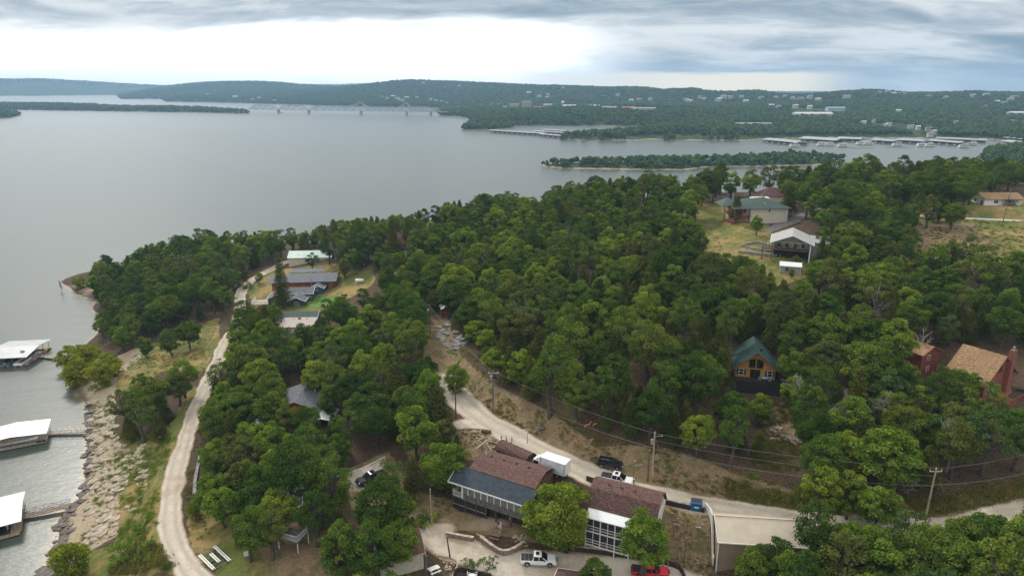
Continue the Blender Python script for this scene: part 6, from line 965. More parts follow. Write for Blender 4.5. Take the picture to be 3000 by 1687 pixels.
# grey and slate-blue house in front, with the deck
A = (-83.29, 225.87, 14.6)
bh = thing('house', 'slate blue house with grey shingle roofs and a pale deck below the orange house', 'house', (-81.19, 220.65, 12.1), R(4))
gwall(bh, -1.5, 5, 0, 7.5, -1, 2.6, 4.0, 'y', 'slate', 'wall'); groof(bh, -1.5, 5, 0, 7.5, 2.6, 4.0, 'y', 'grey_shingle', .5, .16, trim='white'); gwall(bh, 4.5, 12.5, 4, 10.5, -1, 3.0, 4.2, 'x', 'slate', 'wing_wall'); groof(bh, 4.5, 12.5, 4, 10.5, 3.0, 4.2, 'x', 'grey_shingle', .4, .16, name='wing_roof', trim='white')
gwall(bh, 5.5, 11, -1.5, 4, -1, 2.0, 3.2, 'y', 'slate', 'gable_wall'); groof(bh, 5.5, 11, -1.5, 4, 2.0, 3.2, 'y', 'grey_shingle', .4, .16, name='gable_roof', trim='white')
win(bh, (1.5, -.02, 1.2), 1.4, 1.1); win(bh, (8.2, -1.52, 1.0), 1.3, 1.0); win(bh, (11.5, 3.98, 1.6), .8, .9)
MB().lo(-7.5, -1.6, 1, 6.5, .1, .3).build('deck', M['palewood'], bh); posts(bh, [(-7.3, 1.2, -2.5), (-4.5, 1.2, -2.5), (-1.8, 1.2, -2.5)], 2.7, .2, 'palewood'); rail(bh, [(-7.4, 6.4, .3), (-7.4, 1.1, .3), (-1.7, 1.1, .3)], 1, 'white')
tr_ = thing('house', 'house with tan membrane roof and teal grey shingles beside the lawn', 'house', (-69.21, 191.58, 11.8), R(3)); MB().lo(0, 9.5, 0, 6.5, -1, 2.9).build('wall', M['cream'], tr_); MB().prism([(-.3, 2.95), (6.6, 3.7), (6.6, 3.85), (-.3, 3.1)], 'x', -.3, 9.9).build('flat_roof', M['tanroof'], tr_)
gwall(tr_, -1.5, 9.4, 6.7, 12.5, -1, 3.3, 4.7, 'x', 'slate', 'annex_wall'); groof(tr_, -1.5, 9.4, 6.7, 12.5, 3.3, 4.7, 'x', 'green_shingle', .3, .16, name='annex_roof', trim='white')
for x_ in (3.0, 6.8): MB().tube((x_, 5.4, 3.4), (x_, 5.4, 4.0), .14).build('roof_vent', M['greystone'], tr_)
MB().lo(4.2, 4.9, 5.2, 5.8, 3.4, 4.2).build('chimney', M['brick'], tr_)
bs = thing('shed', 'small blue garden shed with grey shingle roof beside the lawn', 'shed', (-69.93, 233.06, 12.7), R(4)); gwall(bs, -1.8, 2.6, 0, 4.5, -.8, 2.0, 3.1, 'y', 'bluewall'); groof(bs, -1.8, 2.6, 0, 4.5, 2.0, 3.1, 'y', 'grey_shingle', .4, .14, trim='white'); MB().lo(-.1, .7, -.2, -.02, .9, 1.4).build('air_conditioner', M['white'], bs)
lw = (-67.58, 215.75, 12.6), (-71.17, 231.4, 12.9), (-61.29, 229.77, 13.4), (-58.79, 217.08, 13)
LG = lot('lawn', lw, M['ground'], 'small mown green lawn beside the blue shed', .06, .8); LG['category'] = 'lawn'
LG.data.materials.clear(); LG.data.materials.append(pm('mown_grass', (.10, .20, .03), .95, .3, 2, bump=.5))
# brown-roofed house on the ridge track, red shed at the clearing
hh = thing('house', 'brown hip roofed house at the top of the earth track', 'house', (-44.56, 261.44, 21.3), R(20)); MB().lo(-4, 4, 0, 7, -1, 2.8).build('wall', M['greystone'], hh); MB().loft([[(-4.5, -.5, 2.8), (4.5, -.5, 2.8), (4.5, 7.5, 2.8), (-4.5, 7.5, 2.8)], [(-1.2, 3.4, 5.4), (1.2, 3.4, 5.4), (1.2, 3.6, 5.4), (-1.2, 3.6, 5.4)]]).build('roof', M['brown_shingle'], hh)
rs = thing('shed', 'small red shed with pale roof at the top of the stony clearing', 'shed', (-19.81, 192.37, 18.2), R(15)); gwall(rs, -1, 3, 0, 3.6, -.8, 2.2, 3.0, 'y', 'redwood'); groof(rs, -1, 3, 0, 3.6, 2.2, 3.0, 'y', 'grey_metal', .3, .12)

# ---------------------------------------------------------------- houses on the hill
A, B = (48.48, 136.65, 22.6), (57.23, 133.48, 22.6); rz, L = frame(A, B); L = 9.3
yc = thing('cabin', 'honey coloured log cabin with green roof over a black screened porch', 'cabin', (A[0], A[1], 19.4), R(-14))
gwall(yc, .2, 8.4, 2.4, 11, -.8, 5.7, 9.1, 'y', 'yellowlog'); groof(yc, .2, 8.4, 1.9, 11, 5.75, 9.2, 'y', 'teal_shingle', .7, .2, trim='brownwood')
for x_, s_ in ((3.5, -1), (5.1, 1)): 
    zt = 9.0-abs(x_-4.3)*.84; m = MB().prism([(x_-.62, 5.5), (x_+.62, 5.5), (x_+.62, zt-.7 if s_ < 0 else zt-1.2), (x_-.62, zt-1.2 if s_ < 0 else zt-.7)], 'y', 2.34, 2.4); o = m.build('window', M['glass'], yc); MB().lo(x_-.7, x_+.7, 2.3, 2.42, 5.38, 5.5).lo(x_-.7, x_-.62, 2.3, 2.42, 5.5, 7.4).lo(x_+.62, x_+.7, 2.3, 2.42, 5.5, 7.4).build('frame', M['brownwood'], o)
d_ = win(yc, (4.3, 2.38, 4.05), 2.0, 1.9, 'x', 'brownwood', bars=2, name='patio_door')
for x_ in (1.4, 7.3):
    win(yc, (x_, 2.38, 4.3), .9, 1.3)
    for s_ in (-1, 1): MB().lo(x_+s_*.75-.2, x_+s_*.75+.2, 2.3, 2.37, 3.6, 5.0).build('shutter', M['teal_shingle'], yc)
MB().lo(-.3, L, 0, 2.4, 2.75, 3.0).build('deck', M['darkwood'], yc); MB().lo(8.5, L, 2.4, 9, 2.75, 3.0).build('deck', M['darkwood'], yc); posts(yc, [(L-.1, 2.5, 3), (L-.1, 8.5, 3)], 2.4, .14, 'darkwood')
rail(yc, [(-.25, 2.3, 3), (-.25, .05, 3), (L-.05, .05, 3), (L-.05, 8.5, 3)], 1.0, 'black', .14)
posts(yc, [(-.2, .1, -1.0), (2.2, .1, -1.2), (4.5, .1, -1.4), (6.9, .1, -1.4), (L-.1, .1, -1.4)], 4.1, .16, 'darkwood')
for a, b in ((-.1, 2.1), (2.3, 4.4), (4.6, 6.8), (7.0, L-.2)): MB().lo(a, b, .15, .19, -.9, .9).build('screen_panel', M['screen'], yc); MB().lo(a, b, .15, .19, 1.0, 2.7).build('screen_panel', M['screen'], yc); MB().lo(a, b, .1, .2, .9, 1.0).build('mid_rail', M['darkwood'], yc)
MB().lo(5.1, 5.5, 4.4, 4.8, 7.6, 9.2).build('roof_vent', M['black'], yc)
rt = thing('patio_table', 'pale turquoise round table on the log cabin deck', 'table', (*(Matrix.Rotation(R(-14), 3, 'Z') @ Vector((6.2, 1.1, 0))+Vector((A[0], A[1], 22.42))),)); tq = pm('turquoise_paint', (.30, .55, .56), .6); MB().tube((0, 0, .7), (0, 0, .76), .6, n=16).build('table_top', tq, rt); MB().tube((0, 0, 0), (0, 0, .7), .06).build('leg', tq, rt)
def chair(loc, rz_, mat, label, group=None):
    c = thing('chair', label, 'chair', loc, rz_, group); MB().lo(-.25, .25, -.25, .25, .4, .46).build('seat', mat, c); MB().lo(-.25, .25, .22, .28, .46, .95).build('backrest', mat, c)
    for a in (-.22, .22):
        for b in (-.22, .22): MB().bar((a, b, 0), (a, b, .42), .05).build('leg', mat, c)
        MB().lo(a-.03, a+.03, -.22, .25, .64, .68).bar((a, -.22, .42), (a, -.22, .66), .04).build('armrest', mat, c)
    return c
for dx_, r_ in ((-1.0, 1.6), (1.0, -1.6)): chair((*(Matrix.Rotation(R(-14), 3, 'Z') @ Vector((6.2+dx_, 1.1, 0))+Vector((A[0], A[1], 22.42))),), r_, tq, 'pale turquoise chair at the round table on the log cabin deck', 'turquoise deck chairs')
# red tower and red house
A, B, C_ = (90.14, 139.45, 27.2), (96.16, 142.48, 27.2), (89.99, 144.98, 27.2); rz, L = frame(A, B)
rt_ = thing('tower_shed', 'square two storey red building with tan roof beside the red house', 'building', (A[0], A[1], 21.6), rz); L = 6.3
gwall(rt_, 0, L, 0, 6, -1.5, 5.6, 7.0, 'y', 'redwood'); groof(rt_, 0, L, 0, 6, 5.6, 7.0, 'y', 'tan_shingle', .4, .18, trim='reddeck'); win(rt_, (2.4, -.02, 4.6), .7, 1.0); win(rt_, (2.6, -.02, 1.9), .7, 1.0); win(rt_, (-.02, 3, 2.6), .7, 1.0, 'y')
A, B = (98, 136.5, 30.6), (101.66, 130.92, 30.6)
rz, _ = frame(A, B); rz = R(-58)
rh = thing('house', 'big red house with steep tan roof, brick chimney and red deck', 'house', (B[0], B[1], 21.9), rz)   # local x runs out through the gable
gwall(rh, -7.6, 0, -6.3, 6.3, -1.5, 3.6, 8.4, 'x', 'redwood'); groof(rh, -7.6, 0, -6.3, 6.3, 3.65, 8.45, 'x', 'tan_shingle', .45, .2, trim='reddeck')
for y_ in (-1.9, -.7): win(rh, (.03, y_, 5.9), .75, 1.6, 'y', 'redwood', bars=0)
pd_ = win(rh, (.03, -2.2, 1.5), 1.9, 2.1, 'y', 'white', bars=2, name='patio_door'); MB().lo(.02, .12, -3.1, -2.25, .5, 2.5).build('door_leaf', M['white'], pd_)
win(rh, (.03, 4.4, 1.6), 1.2, 1.4, 'y', 'brownwood')
ch_ = MB().lo(.02, .9, 1.6, 3.0, -1.5, 9.6).build('chimney', M['brick'], rh); MB().tube((.45, 2.3, 9.6), (.45, 2.3, 10.3), .22).build('flue', M['steel'], ch_)
MB().lo(.1, 4.2, -4.2, 7.5, -.1, .12).build('deck', M['reddeck'], rh); rail(rh, [(.2, -4.1, .12), (4.1, -4.1, .12), (4.1, 7.4, .12)], 1.0, 'reddeck'); posts(rh, [(4, -4, -2.2), (4, 0, -2.2), (4, 4, -2.2), (4, 7.3, -2.2)], 2.2, .2, 'reddeck')
dsh = thing('satellite_dish', 'white satellite dish on the red house roof edge', 'dish', (*(Matrix.Rotation(rz, 3, 'Z') @ Vector((-1.0, -6.4, 0))+Vector((B[0], B[1], 25.3))),), rz); MB().loft([[(.1, .45*math.cos(t), .5+.45*math.sin(t)) for t in np.linspace(0, 5.76, 12)], [(.0, .3*math.cos(t), .5+.3*math.sin(t)) for t in np.linspace(0, 5.76, 12)]]).build('bowl', M['white'], dsh); MB().bar((0, 0, -.3), (0, 0, .5), .06).build('mast', M['steel'], dsh)
gl_ = thing('patio_table', 'dark patio table on the red deck', 'table', (*(Matrix.Rotation(rz, 3, 'Z') @ Vector((2.3, 5.2, 0))+Vector((B[0], B[1], 22.02))),), rz); MB().lo(-.7, .7, -.5, .5, .68, .74).build('table_top', M['black'], gl_); posts(gl_, [(-.6, -.4, 0), (.6, -.4, 0), (-.6, .4, 0), (.6, .4, 0)], .68, .06, 'black', 'leg')
# pale gabled house with the wide deck
A, B = (77.19, 209.33, 37.8), (88.52, 203.54, 37.8); rz, L = frame(A, B); rz = R(-22)
pg = thing('house', 'pale grey house with low white gable roof over a wide wooden deck', 'house', (79.68, 203.19, 33.5), rz); W_ = 10.6
gwall(pg, 0, W_, 2.6, 12, -1.2, 4.7, 7.0, 'y', 'sage'); groof(pg, -.6, W_+.4, 0, 12, 4.6, 7.0, 'y', 'pale_metal', .4, .16, trim='white')
gwall(pg, W_, W_+5, 6, 13, -1.2, 4.3, 5.6, 'x', 'sage', 'wing_wall'); groof(pg, W_, W_+5, 6, 13, 4.3, 5.6, 'x', 'pale_metal', .4, .16, name='wing_roof')
MB().lo(-3.2, W_-.3, 0, 2.6, 2.3, 2.55).build('deck', M['brownwood'], pg); rail(pg, [(-3.1, 2.5, 2.55), (-3.1, .1, 2.55), (W_-.4, .1, 2.55)], .95, 'brownwood', .3); posts(pg, [(-3, .2, -1), (-.3, .2, -1)], 3.4, .2, 'darkwood'); posts(pg, [(-.3, .2, 2.5), (W_-.4, .2, 2.5)], 2.2, .18, 'brownwood')
MB().bar((-.4, .1, 4.75), (W_, .1, 4.75), .16).bar((W_/2-.2, .1, 4.75), (W_/2-.2, .1, 6.8), .16).bar((2.6, .1, 4.75), (4.6, .1, 6.2), .14).bar((7.6, .1, 4.75), (5.6, .1, 6.2), .14).build('truss', M['palewood'], pg)
for x_ in (1.6, 3.8, 6.3, 8.4): win(pg, (x_, 2.58, 3.6), 1.1, 1.5)
MB().lo(.3, W_-.4, 2.5, 2.58, -.6, 2.2).build('patio_shade_panel', M['darkwood'], pg); MB().lo(W_-.3, W_, .0, 2.6, -1.2, 4.6).build('corner_wall', M['sage'], pg)  # flat dark sheet on the wall paints the shade under the deck
MB().lo(W_-.36, W_-.02, -.08, .0, -1.2, 4.6).build('corner_trim', M['white'], pg)
for i, x_ in enumerate((.8, 2.4, 4.2, 6.0)): chair((*(Matrix.Rotation(rz, 3, 'Z') @ Vector((x_, 1.2, 2.55))+pg.location),), rnd.uniform(0, 6), M['darkwood'] if i % 2 else M['brownwood'], 'dark wooden chair on the wide deck of the pale gabled house', 'chairs on the wide deck')
um = thing('umbrella', 'folded cream umbrella on the wide deck of the pale gabled house', 'umbrella', (*(Matrix.Rotation(rz, 3, 'Z') @ Vector((-1.6, 1.2, 2.55))+pg.location),)); MB().tube((0, 0, 0), (0, 0, 2.6), .04).build('pole', M['steel'], um); MB().tube((0, 0, 1.0), (0, 0, 2.5), .26, .06, 8).build('cover', M['cream'], um)
for i, x_ in enumerate((1.8, 4.6, 7.0)):
    mc = thing('motorcycle', 'black motorcycle parked under the wide deck', 'motorcycle', (*(Matrix.Rotation(rz, 3, 'Z') @ Vector((x_, 1.3, -.1))+pg.location),), rz+1.2, 'motorcycles under the wide deck')
    for dx_ in (-.7, .7): o = MB().tube((dx_, -.07, .33), (dx_, .07, .33), .33, n=14).build('wheel', M['tyre'], mc)
    MB().lo(-.5, .5, -.15, .15, .45, .85).lo(.1, .55, -.18, .18, .85, 1.0).build('body', M['black'], mc); MB().bar((.6, -.35, 1.1), (.6, .35, 1.1), .05).bar((.7, 0, .4), (.6, 0, 1.1), .06).build('handlebar', M['steel'], mc); MB().lo(-.65, .0, -.14, .14, .82, .92).build('seat', M['tyre'], mc)
gs = thing('shed', 'pale garden shed with white metal roof below the stone terraces', 'shed', (78.92, 194.24, 30.87), R(-20)); gwall(gs, 0, 5.6, 0, 3.4, -.8, 2.3, 3.1, 'x', 'sage'); groof(gs, 0, 5.6, 0, 3.4, 2.3, 3.1, 'x', 'white_metal', .2, .1, trim='white'); win(gs, (1.9, -.02, 1.3), 1.3, 1.1)
m = MB()
for x_ in (0, 5.6):
    for y_ in (-.02, 3.42): m.lo(x_-.06, x_+.06, y_-.06, y_+.06, -.8, 2.3)
m.build('corner_trim', M['white'], gs)
# green hip-roofed house
gn = thing('house', 'large cream house with green hip roof and dark red decks', 'house', (86.23, 244.34, 36.2), R(4))
MB().lo(0, 14, 0, 9, -1.5, 5.2).build('wall', M['cream'], gn); MB().loft([[(-6.5, -1, 5.1), (15, -1, 5.1), (15, 10, 5.1), (-6.5, 10, 5.1)], [(-1.2, 4.2, 7.9), (6.5, 4.2, 8.5), (6.5, 4.8, 8.5), (-1.2, 4.8, 7.9)]]).build('roof', M['green_shingle'], gn)
MB().loft([[(-9.5, 3, 5.6), (-3, 3, 5.6), (-3, 11.5, 5.6), (-9.5, 11.5, 5.6)], [(-6.5, 7, 7.9), (-5.5, 7, 7.9), (-5.5, 7.4, 7.9), (-6.5, 7.4, 7.9)]]).build('octagon_roof', M['green_shingle'], gn); MB().lo(-5, -.02, 1.5, 10, -1.5, 5.0).build('porch_wall', M['cream'], gn)
for z_ in (-.6, 2.3): MB().lo(-6.2, .2, -.8, 9.6, z_, z_+.2).build('deck', M['reddeck'], gn); rail(gn, [(-6.1, 9.5, z_+.2), (-6.1, -.7, z_+.2), (0, -.7, z_+.2)], 1, 'reddeck', .3)
posts(gn, [(-6.1, -.7, -2.5), (-3, -.7, -2.5), (-6.1, 4, -2.5), (-6.1, 9.4, -2.5)], 7.6, .2, 'reddeck'); win(gn, (7, -.03, 4.2), .7, 1.0); win(gn, (-2.2, 1.46, 3.8), 2.4, 1.6); MB().tube((-4.5, 6, 6.5), (-4.5, 6, 9.4), .3).build('flue', M['steel'], gn); MB().tube((5.5, 1, 6.0), (5.5, 1, 6.8), .1).build('vent_pipe', M['white'], gn)
MB().lo(2.5, 9, 5, 8, 7.6, 8.0).build('skylight', M['white'], gn)
b2 = thing('house', 'house with plum brown hip roof behind the green roofed house', 'house', (103.1, 268.77, 38.2), 0); MB().lo(-4, 6, 0, 8, -1, 3.6).build('wall', M['cream'], b2); MB().loft([[(-4.6, -.6, 3.6), (6.6, -.6, 3.6), (6.6, 8.6, 3.6), (-4.6, 8.6, 3.6)], [(-.5, 4, 6.6), (2.5, 4, 6.6), (2.5, 4.2, 6.6), (-.5, 4.2, 6.6)]]).build('roof', M['brown_shingle'], b2)
# ranch house on the hilltop field
rc = thing('house', 'low white ranch house with tan brown roof on the hilltop field', 'house', (177.34, 254.84, 40.4), R(-3)); MB().lo(0, 13.5, 0, 8.5, -.8, 2.7).build('wall', M['white'], rc)
gwall(rc, .02, 5, .02, 8.48, 2.7, 2.72, 4.0, 'x', 'white', 'gable_wall'); MB().prism([(-.7, 2.55), (4.25, 4.35), (9.2, 2.55), (9.2, 2.73), (4.25, 4.53), (-.7, 2.73)], 'x', -.6, 14.2).build('roof', M['tan_shingle'], rc)
win(rc, (4.2, -.02, 1.6), 1.5, 1.0, bars=2); win(rc, (-.02, 5.5, 1.5), 1.2, 1.2, 'y'); MB().lo(-.06, 0, 1.0, 2.0, -.3, 1.9).build('door', M['darkwood'], rc)
vn = np.random.default_rng(3); c = np.column_stack([vn.normal(9, 1.7, 700), np.full(700, -.25)+vn.normal(0, .12, 700), vn.uniform(-.5, 2.4, 700)]); nn = vn.normal(size=(700, 3)); nn[:, 1] -= 1; v, f = leaf_quads(c, nn, vn.uniform(.12, .22, 700), vn); iv = link('climbing_vine', crown_mesh('vine', v, f, vn.random(700)), M['cedar'], None, rc.location, R(-3)); tag(iv, 'dark climbing vine covering part of the ranch house wall', 'vine')
# ---------------------------------------------------------------- walls, steps, kerbs
def wall_strip(name, pts, h, th, mat, label, cat='wall', drop=.4, cap=None):
    P_ = smooth_line([(p[0], p[1], 0) for p in pts], .8)[:, :2]; z = ground_z(P_[:, 0], P_[:, 1]); T = np.gradient(P_, axis=0); T /= np.linalg.norm(T, axis=1)[:, None]; N = np.stack([-T[:, 1], T[:, 0]], 1)*th/2
    def strip(z0, z1, k): return [[(*(p+n*k), a), (*(p-n*k), a), (*(p-n*k), b), (*(p+n*k), b)] for p, n, a, b in zip(P_, N, z0, z1)]
    m = MB().loft(strip(z-drop, z+h, 1.)); o = thing(name, label, cat, (0, 0, 0)); m.build('wall', M[mat], o)
    if cap: MB().loft(strip(z+h+.002, z+h+.1, 1.25)).build('cap', M[cap], o)
    return o
wall_strip('retaining_wall', [(-11.24, 100.04, 9.8), (-9, 99.08, 9.7), (-6.46, 98.31, 9.6)], .75, .4, 'blockwall', 'stacked stone retaining wall beside the timber steps at the lot', cap='stone')
wall_strip('retaining_wall', [(-5.31, 98.36, 9.7), (-3.42, 96.85, 9.5), (-1.42, 95.94, 9.4), (0.57, 96.67, 9.5), (1.84, 97.77, 9.6)], .85, .4, 'blockwall', 'curved stacked stone retaining wall below the picnic lawn', cap='stone')
wall_strip('retaining_wall', [(9.24, 96.85, 9.5), (14.66, 95.47, 9.5), (20.04, 94.03, 9.5), (22.44, 93.45, 9.5)], .9, .3, 'darkwood', 'dark timber retaining wall below the white porch cabin', cap='palewood')
wall_strip('retaining_wall', [(24.6, 93.21, 9.5), (26.91, 92.4, 9.3), (27.35, 90.77, 9.2)], .9, .3, 'darkwood', 'dark timber wall beside the red pickup')
wall_strip('retaining_wall', [(26.14, 101.12, 14.6), (28.89, 99.95, 14.6), (32.16, 98.71, 14.4)], 1.0, .3, 'darkwood', 'timber retaining wall holding up the gravel road above the dirt slope', cap='greystone')
wall_strip('retaining_wall', [(13.48, 108.48, 14.9), (15.19, 107.27, 14.9)], 1.0, .3, 'darkwood', 'short timber wall between the lodge tree and the gambrel cabin')
wall_strip('concrete_wall', [(32.37, 99.28, 14.4), (32.76, 97.25, 12), (32.26, 92.43, 9.8)], 1.6, .25, 'concrete', 'pale concrete wall between the dirt slope and the tan metal building')
wall_strip('terrace_wall', [(74.82, 217.16, 33), (80.14, 218.76, 33.2), (83.2, 214.76, 33), (86.18, 209.55, 32.8)], .7, .4, 'greystone', 'upper grey stone terrace wall under the pale gabled house')
wall_strip('terrace_wall', [(75.74, 216.44, 32.6), (78.3, 211.45, 32), (84.55, 207.78, 31.8)], .7, .4, 'greystone', 'middle grey stone terrace wall above the garden shed')
wall_strip('terrace_wall', [(72.38, 212.26, 31.8), (77.57, 207.54, 31.2), (82.7, 204.06, 31)], .8, .4, 'greystone', 'lowest grey stone terrace wall beside the garden shed')
wall_strip('terrace_wall', [(89.04, 202.97, 31.5), (94.12, 203.97, 32)], .7, .4, 'greystone', 'short grey stone wall behind the garden shed')
wall_strip('stone_edging', [(-67.3, 130.81, 7.8), (-64.66, 122.74, 7.8), (-62.22, 116.64, 7.8)], .5, .6, 'greystone', 'low dry stone edging beside the inner side of the curving road')
wall_strip('garden_wall', [(-9.24, 91.13, 8.9), (-8.52, 92.45, 9), (-3.27, 91.38, 8.7)], .9, .2, 'darkwood', 'dark board fence round the patio with white chairs', 'fence')
wall_strip('concrete_kerb', [(-12.32, 95.72, 9.3), (-8.94, 94.29, 9.1), (-9.68, 91.13, 8.9)], .25, .3, 'palewood', 'pale concrete kerb round the little garden by the beige cabin', 'kerb')
wall_strip('kerb_log', [(26.4, 101.86, 14.9), (29.23, 101.15, 13.9), (31.38, 100.22, 13.2)], .12, .2, 'palewood', 'long pale log lying on the dirt slope', 'log')
def steps(a, b, n, wd, mat, label):
    a, b = Vector(a), Vector(b); d = b-a; rz_ = math.atan2(d.y, d.x); o = thing('steps', label, 'steps', a, rz_); Lh = math.hypot(d.x, d.y)
    for i in range(n): MB().lo(i*Lh/n, (i+1)*Lh/n+.05, -wd/2, wd/2, -.5, d.z*(i+1)/n).build('step', M[mat], o)
    return o
steps((-6.01, 98.49, 9.6), (-5.36, 99.65, 10.5), 5, 1.6, 'palewood', 'timber steps beside the picnic lawn'); steps((8.57, 96.98, 9.4), (8.94, 98.61, 11), 7, 1.5, 'palewood', 'long timber steps behind the white pickup')
def board_rail(pts, label, h=.75):
    o = thing('guard_rail', label, 'rail', (0, 0, 0)); q = [Vector((p[0], p[1], gz(p[0], p[1]))) for p in pts]; m = MB()
    for a, b in zip(q[:-1], q[1:]): m.bar(a+Vector((0, 0, h)), b+Vector((0, 0, h)), .08, .25)
    m.build('rail', M['white'], o); posts(o, [tuple(p-Vector((0, 0, .3))) for p in q], h+.3, .14, 'white')
board_rail([(-36.58, 116.76, 10), (-33.52, 117.98, 10.3), (-29.9, 119.97, 10.6), (-25.73, 122.65, 11)], 'white board guard rail behind the dark parked pickup')
board_rail([(-41.26, 115.74, 9.9), (-39.57, 116.76, 10)], 'short white board rail under the oaks')
# garage-style open fence by the propane tank and lawns
def fence(pts, label, h=1.1, mat='brownwood'):
    o = thing('fence', label, 'fence', (0, 0, 0)); P_ = smooth_line([(p[0], p[1], 0) for p in pts], 2.2)[:, :2]; q = [Vector((x, y, gz(x, y))) for x, y in P_]
    for p in q: MB().bar(p-Vector((0, 0, .3)), p+Vector((0, 0, h)), .12).build('post', M[mat], o)
    for a, b in zip(q[:-1], q[1:]):
        for z_ in (.35, .75, h-.08): MB().bar(a+Vector((0, 0, z_)), b+Vector((0, 0, z_)), .05, .12).build('rail', M[mat], o)
fence([(-65.62, 236.3, 13.2), (-61.87, 242.75, 14.3), (-57.25, 244.92, 15)], 'brown rail fence behind the mown lawn'); fence([(-63.04, 237.08, 14), (-65.53, 252.88, 14.8), (-57.71, 253.47, 16)], 'brown rail fence below the orange house end')

# ---------------------------------------------------------------- vehicles (front towards +x)
def paint(name, col, rough=.25): return pm(name, col, rough, .04, 1, spec=.5)
M['white_car'] = paint('white_car_paint', (.80, .81, .82)); M['red_car'] = paint('red_car_paint', (.62, .012, .03)); M['black_car'] = paint('black_car_paint', (.016, .016, .018), .2); M['gray_car'] = paint('charcoal_car_paint', (.028, .031, .036), .25)
M['rim'] = pm('wheel_rim', (.35, .35, .36), .35, .1, 4, metal=.7); M['lamp_red'] = pm('tail_lamp', (.35, .01, .01), .3); M['lamp'] = pm('head_lamp', (.7, .72, .74), .15); M['tonneau'] = pm('black_bed_cover', (.02, .021, .023), .6, .15, 1)
def wheels(par, xs, half, r, w_=.26):
    for x in xs:
        for s in (-1, 1):
            t = MB().tube((x, s*half-w_/2*1, r), (x, s*half+w_/2, r), r, n=20).build('wheel', M['tyre'], par, bevel=.03)
            MB().tube((x, s*(half+.005+w_/2)-.02, r), (x, s*(half+w_/2)+.02, r), r*.62, r*.56, 14).build('rim', M['rim'], t)
def body_shell(prof, half, tuck=.08, top=None):
    """side outline (x, z) given width: lower body full, edges tucked"""
    m = MB(); n = len(prof); secs = []
    for y, k in ((-half, tuck), (-half+.10, 0), (half-.10, 0), (half, tuck)): cx_ = sum(p[0] for p in prof)/n; cz_ = sum(p[1] for p in prof)/n; secs.append([(cx_+(x-cx_)*(1-k*.35), y, cz_+(z-cz_)*(1-k)) for x, z in prof])
    m.loft(secs); return m
def arch_lower(x0, x1, z0, z1, wx, r, nose=.12):
    pts = [(x0, z0+.12), (x0+.03, z1), (x1-.35, z1+.02), (x1-nose, z1-.10), (x1, z1-.42), (x1-.02, z0+.06)]
    for cx_ in sorted(wx, reverse=True):
        pts += [(cx_+r*math.cos(t), max(z0, .42+r*math.sin(t))) for t in np.linspace(0, math.pi, 9)]
    return pts
def pickup(loc, rz, mat, label, roof_glass=True, cover='tonneau', trim='steel'):
    o = thing('pickup_truck', label, 'pickup truck', loc, rz); wx = (-1.85, 1.85)
    m = MB(); lw = arch_lower(-2.95, 2.95, .45, 1.12, wx, .52); m.prism(lw, 'y', -.98, .98).build('body', M[mat], o, bevel=.05)
    MB().loft([[(x, -.93, z), (x, .93, z), (x2, .74, z2), (x2, -.74, z2)] for x, z, x2, z2 in ((-.95, 1.1, -.78, 1.93), (.85, 1.1, .18, 1.93), (1.42, 1.1, .42, 1.86))]).build('cab', M[mat], o, bevel=.06)
    ws = MB().poly([(1.38, -.86, 1.17), (1.38, .86, 1.17), (.47, .70, 1.83), (.47, -.70, 1.83)]).build('windshield', M['glass'], o); ws.location = (.035, 0, .02)
    rw = MB().poly([(-.99, -.8, 1.2), (-.99, .8, 1.2), (-.82, .68, 1.85), (-.82, -.68, 1.85)]).build('rear_window', M['glass'], o)
    for s in (-1, 1):
        for a, b in ((-.80, .02), (.10, .92)):
            MB().poly([(a, s*.945, 1.18), (b, s*.945, 1.18), (b-.30 if b > .5 else b, s*.79, 1.80), (a+.05, s*.79, 1.80)]).build('side_window', M['glass'], o)
        MB().lo(.85, 1.05, s*1.0-.10, s*1.0+.10, 1.18, 1.38).build('mirror', M['black'], o); MB().lo(2.72, 2.97, s*.78-.15, s*.78+.15, .82, 1.0).build('headlight', M['lamp'], o); MB().lo(-2.97, -2.90, s*.88-.08, s*.88+.08, .75, 1.08).build('tail_light', M['lamp_red'], o)
        MB().lo(-.9, 1.1, s*.99-.09, s*.99+.09, .40, .46).build('running_board', M[trim], o); MB().lo(.06, .075, s*.982-.01, s*.982+.01, .55, 1.1).lo(-.93, -.915, s*.982-.01, s*.982+.01, .55, 1.1).build('door_seam', M['black'], o)
    for k in range(3): MB().lo(-2.88+k*.63, -2.29+k*.63, -.86, .86, 1.13, 1.18).build('bed_cover', M[cover], o)
    if roof_glass: MB().lo(-.45, .12, -.42, .42, 1.90, 1.945).build('sunroof', M['glass'], o)
    MB().lo(2.9, 3.02, -.9, .9, .48, .68).build('bumper', M[trim], o); MB().lo(-3.05, -2.92, -.9, .9, .5, .68).build('rear_bumper', M[trim], o); MB().lo(2.93, 2.99, -.6, .6, .72, 1.0).build('grille', M['black'], o); wheels(o, wx, .86, .41); return o
A, B = (1.69, 95.09, 9), (7.31, 95.09, 9)
def gpos(x, y, up=.06): return (x, y, gz(x, y)+up)
c_ = (4.36, 94.46, 9.1); pickup(gpos(c_[0], c_[1], .08), R(-3), 'white_car', 'white crew cab pickup with black bed cover on the gravel lot')
c_ = (22.06, 91.36, 9.1); pickup(gpos(c_[0], c_[1], .08), R(-7), 'red_car', 'bright red crew cab pickup parked behind a tree trunk', False, trim='black')
c_ = (18.9, 107.64, 15.5); pickup(gpos(c_[0], c_[1], .10), R(-22), 'white_car', 'white pickup with dark bed cover parked on the upper gravel road')
c_ = (-27.32, 116.53, 10.6); pickup(gpos(c_[0], c_[1], .08), R(-142), 'gray_car', 'dark grey four door pickup parked by the white guard rail', True, trim='black')
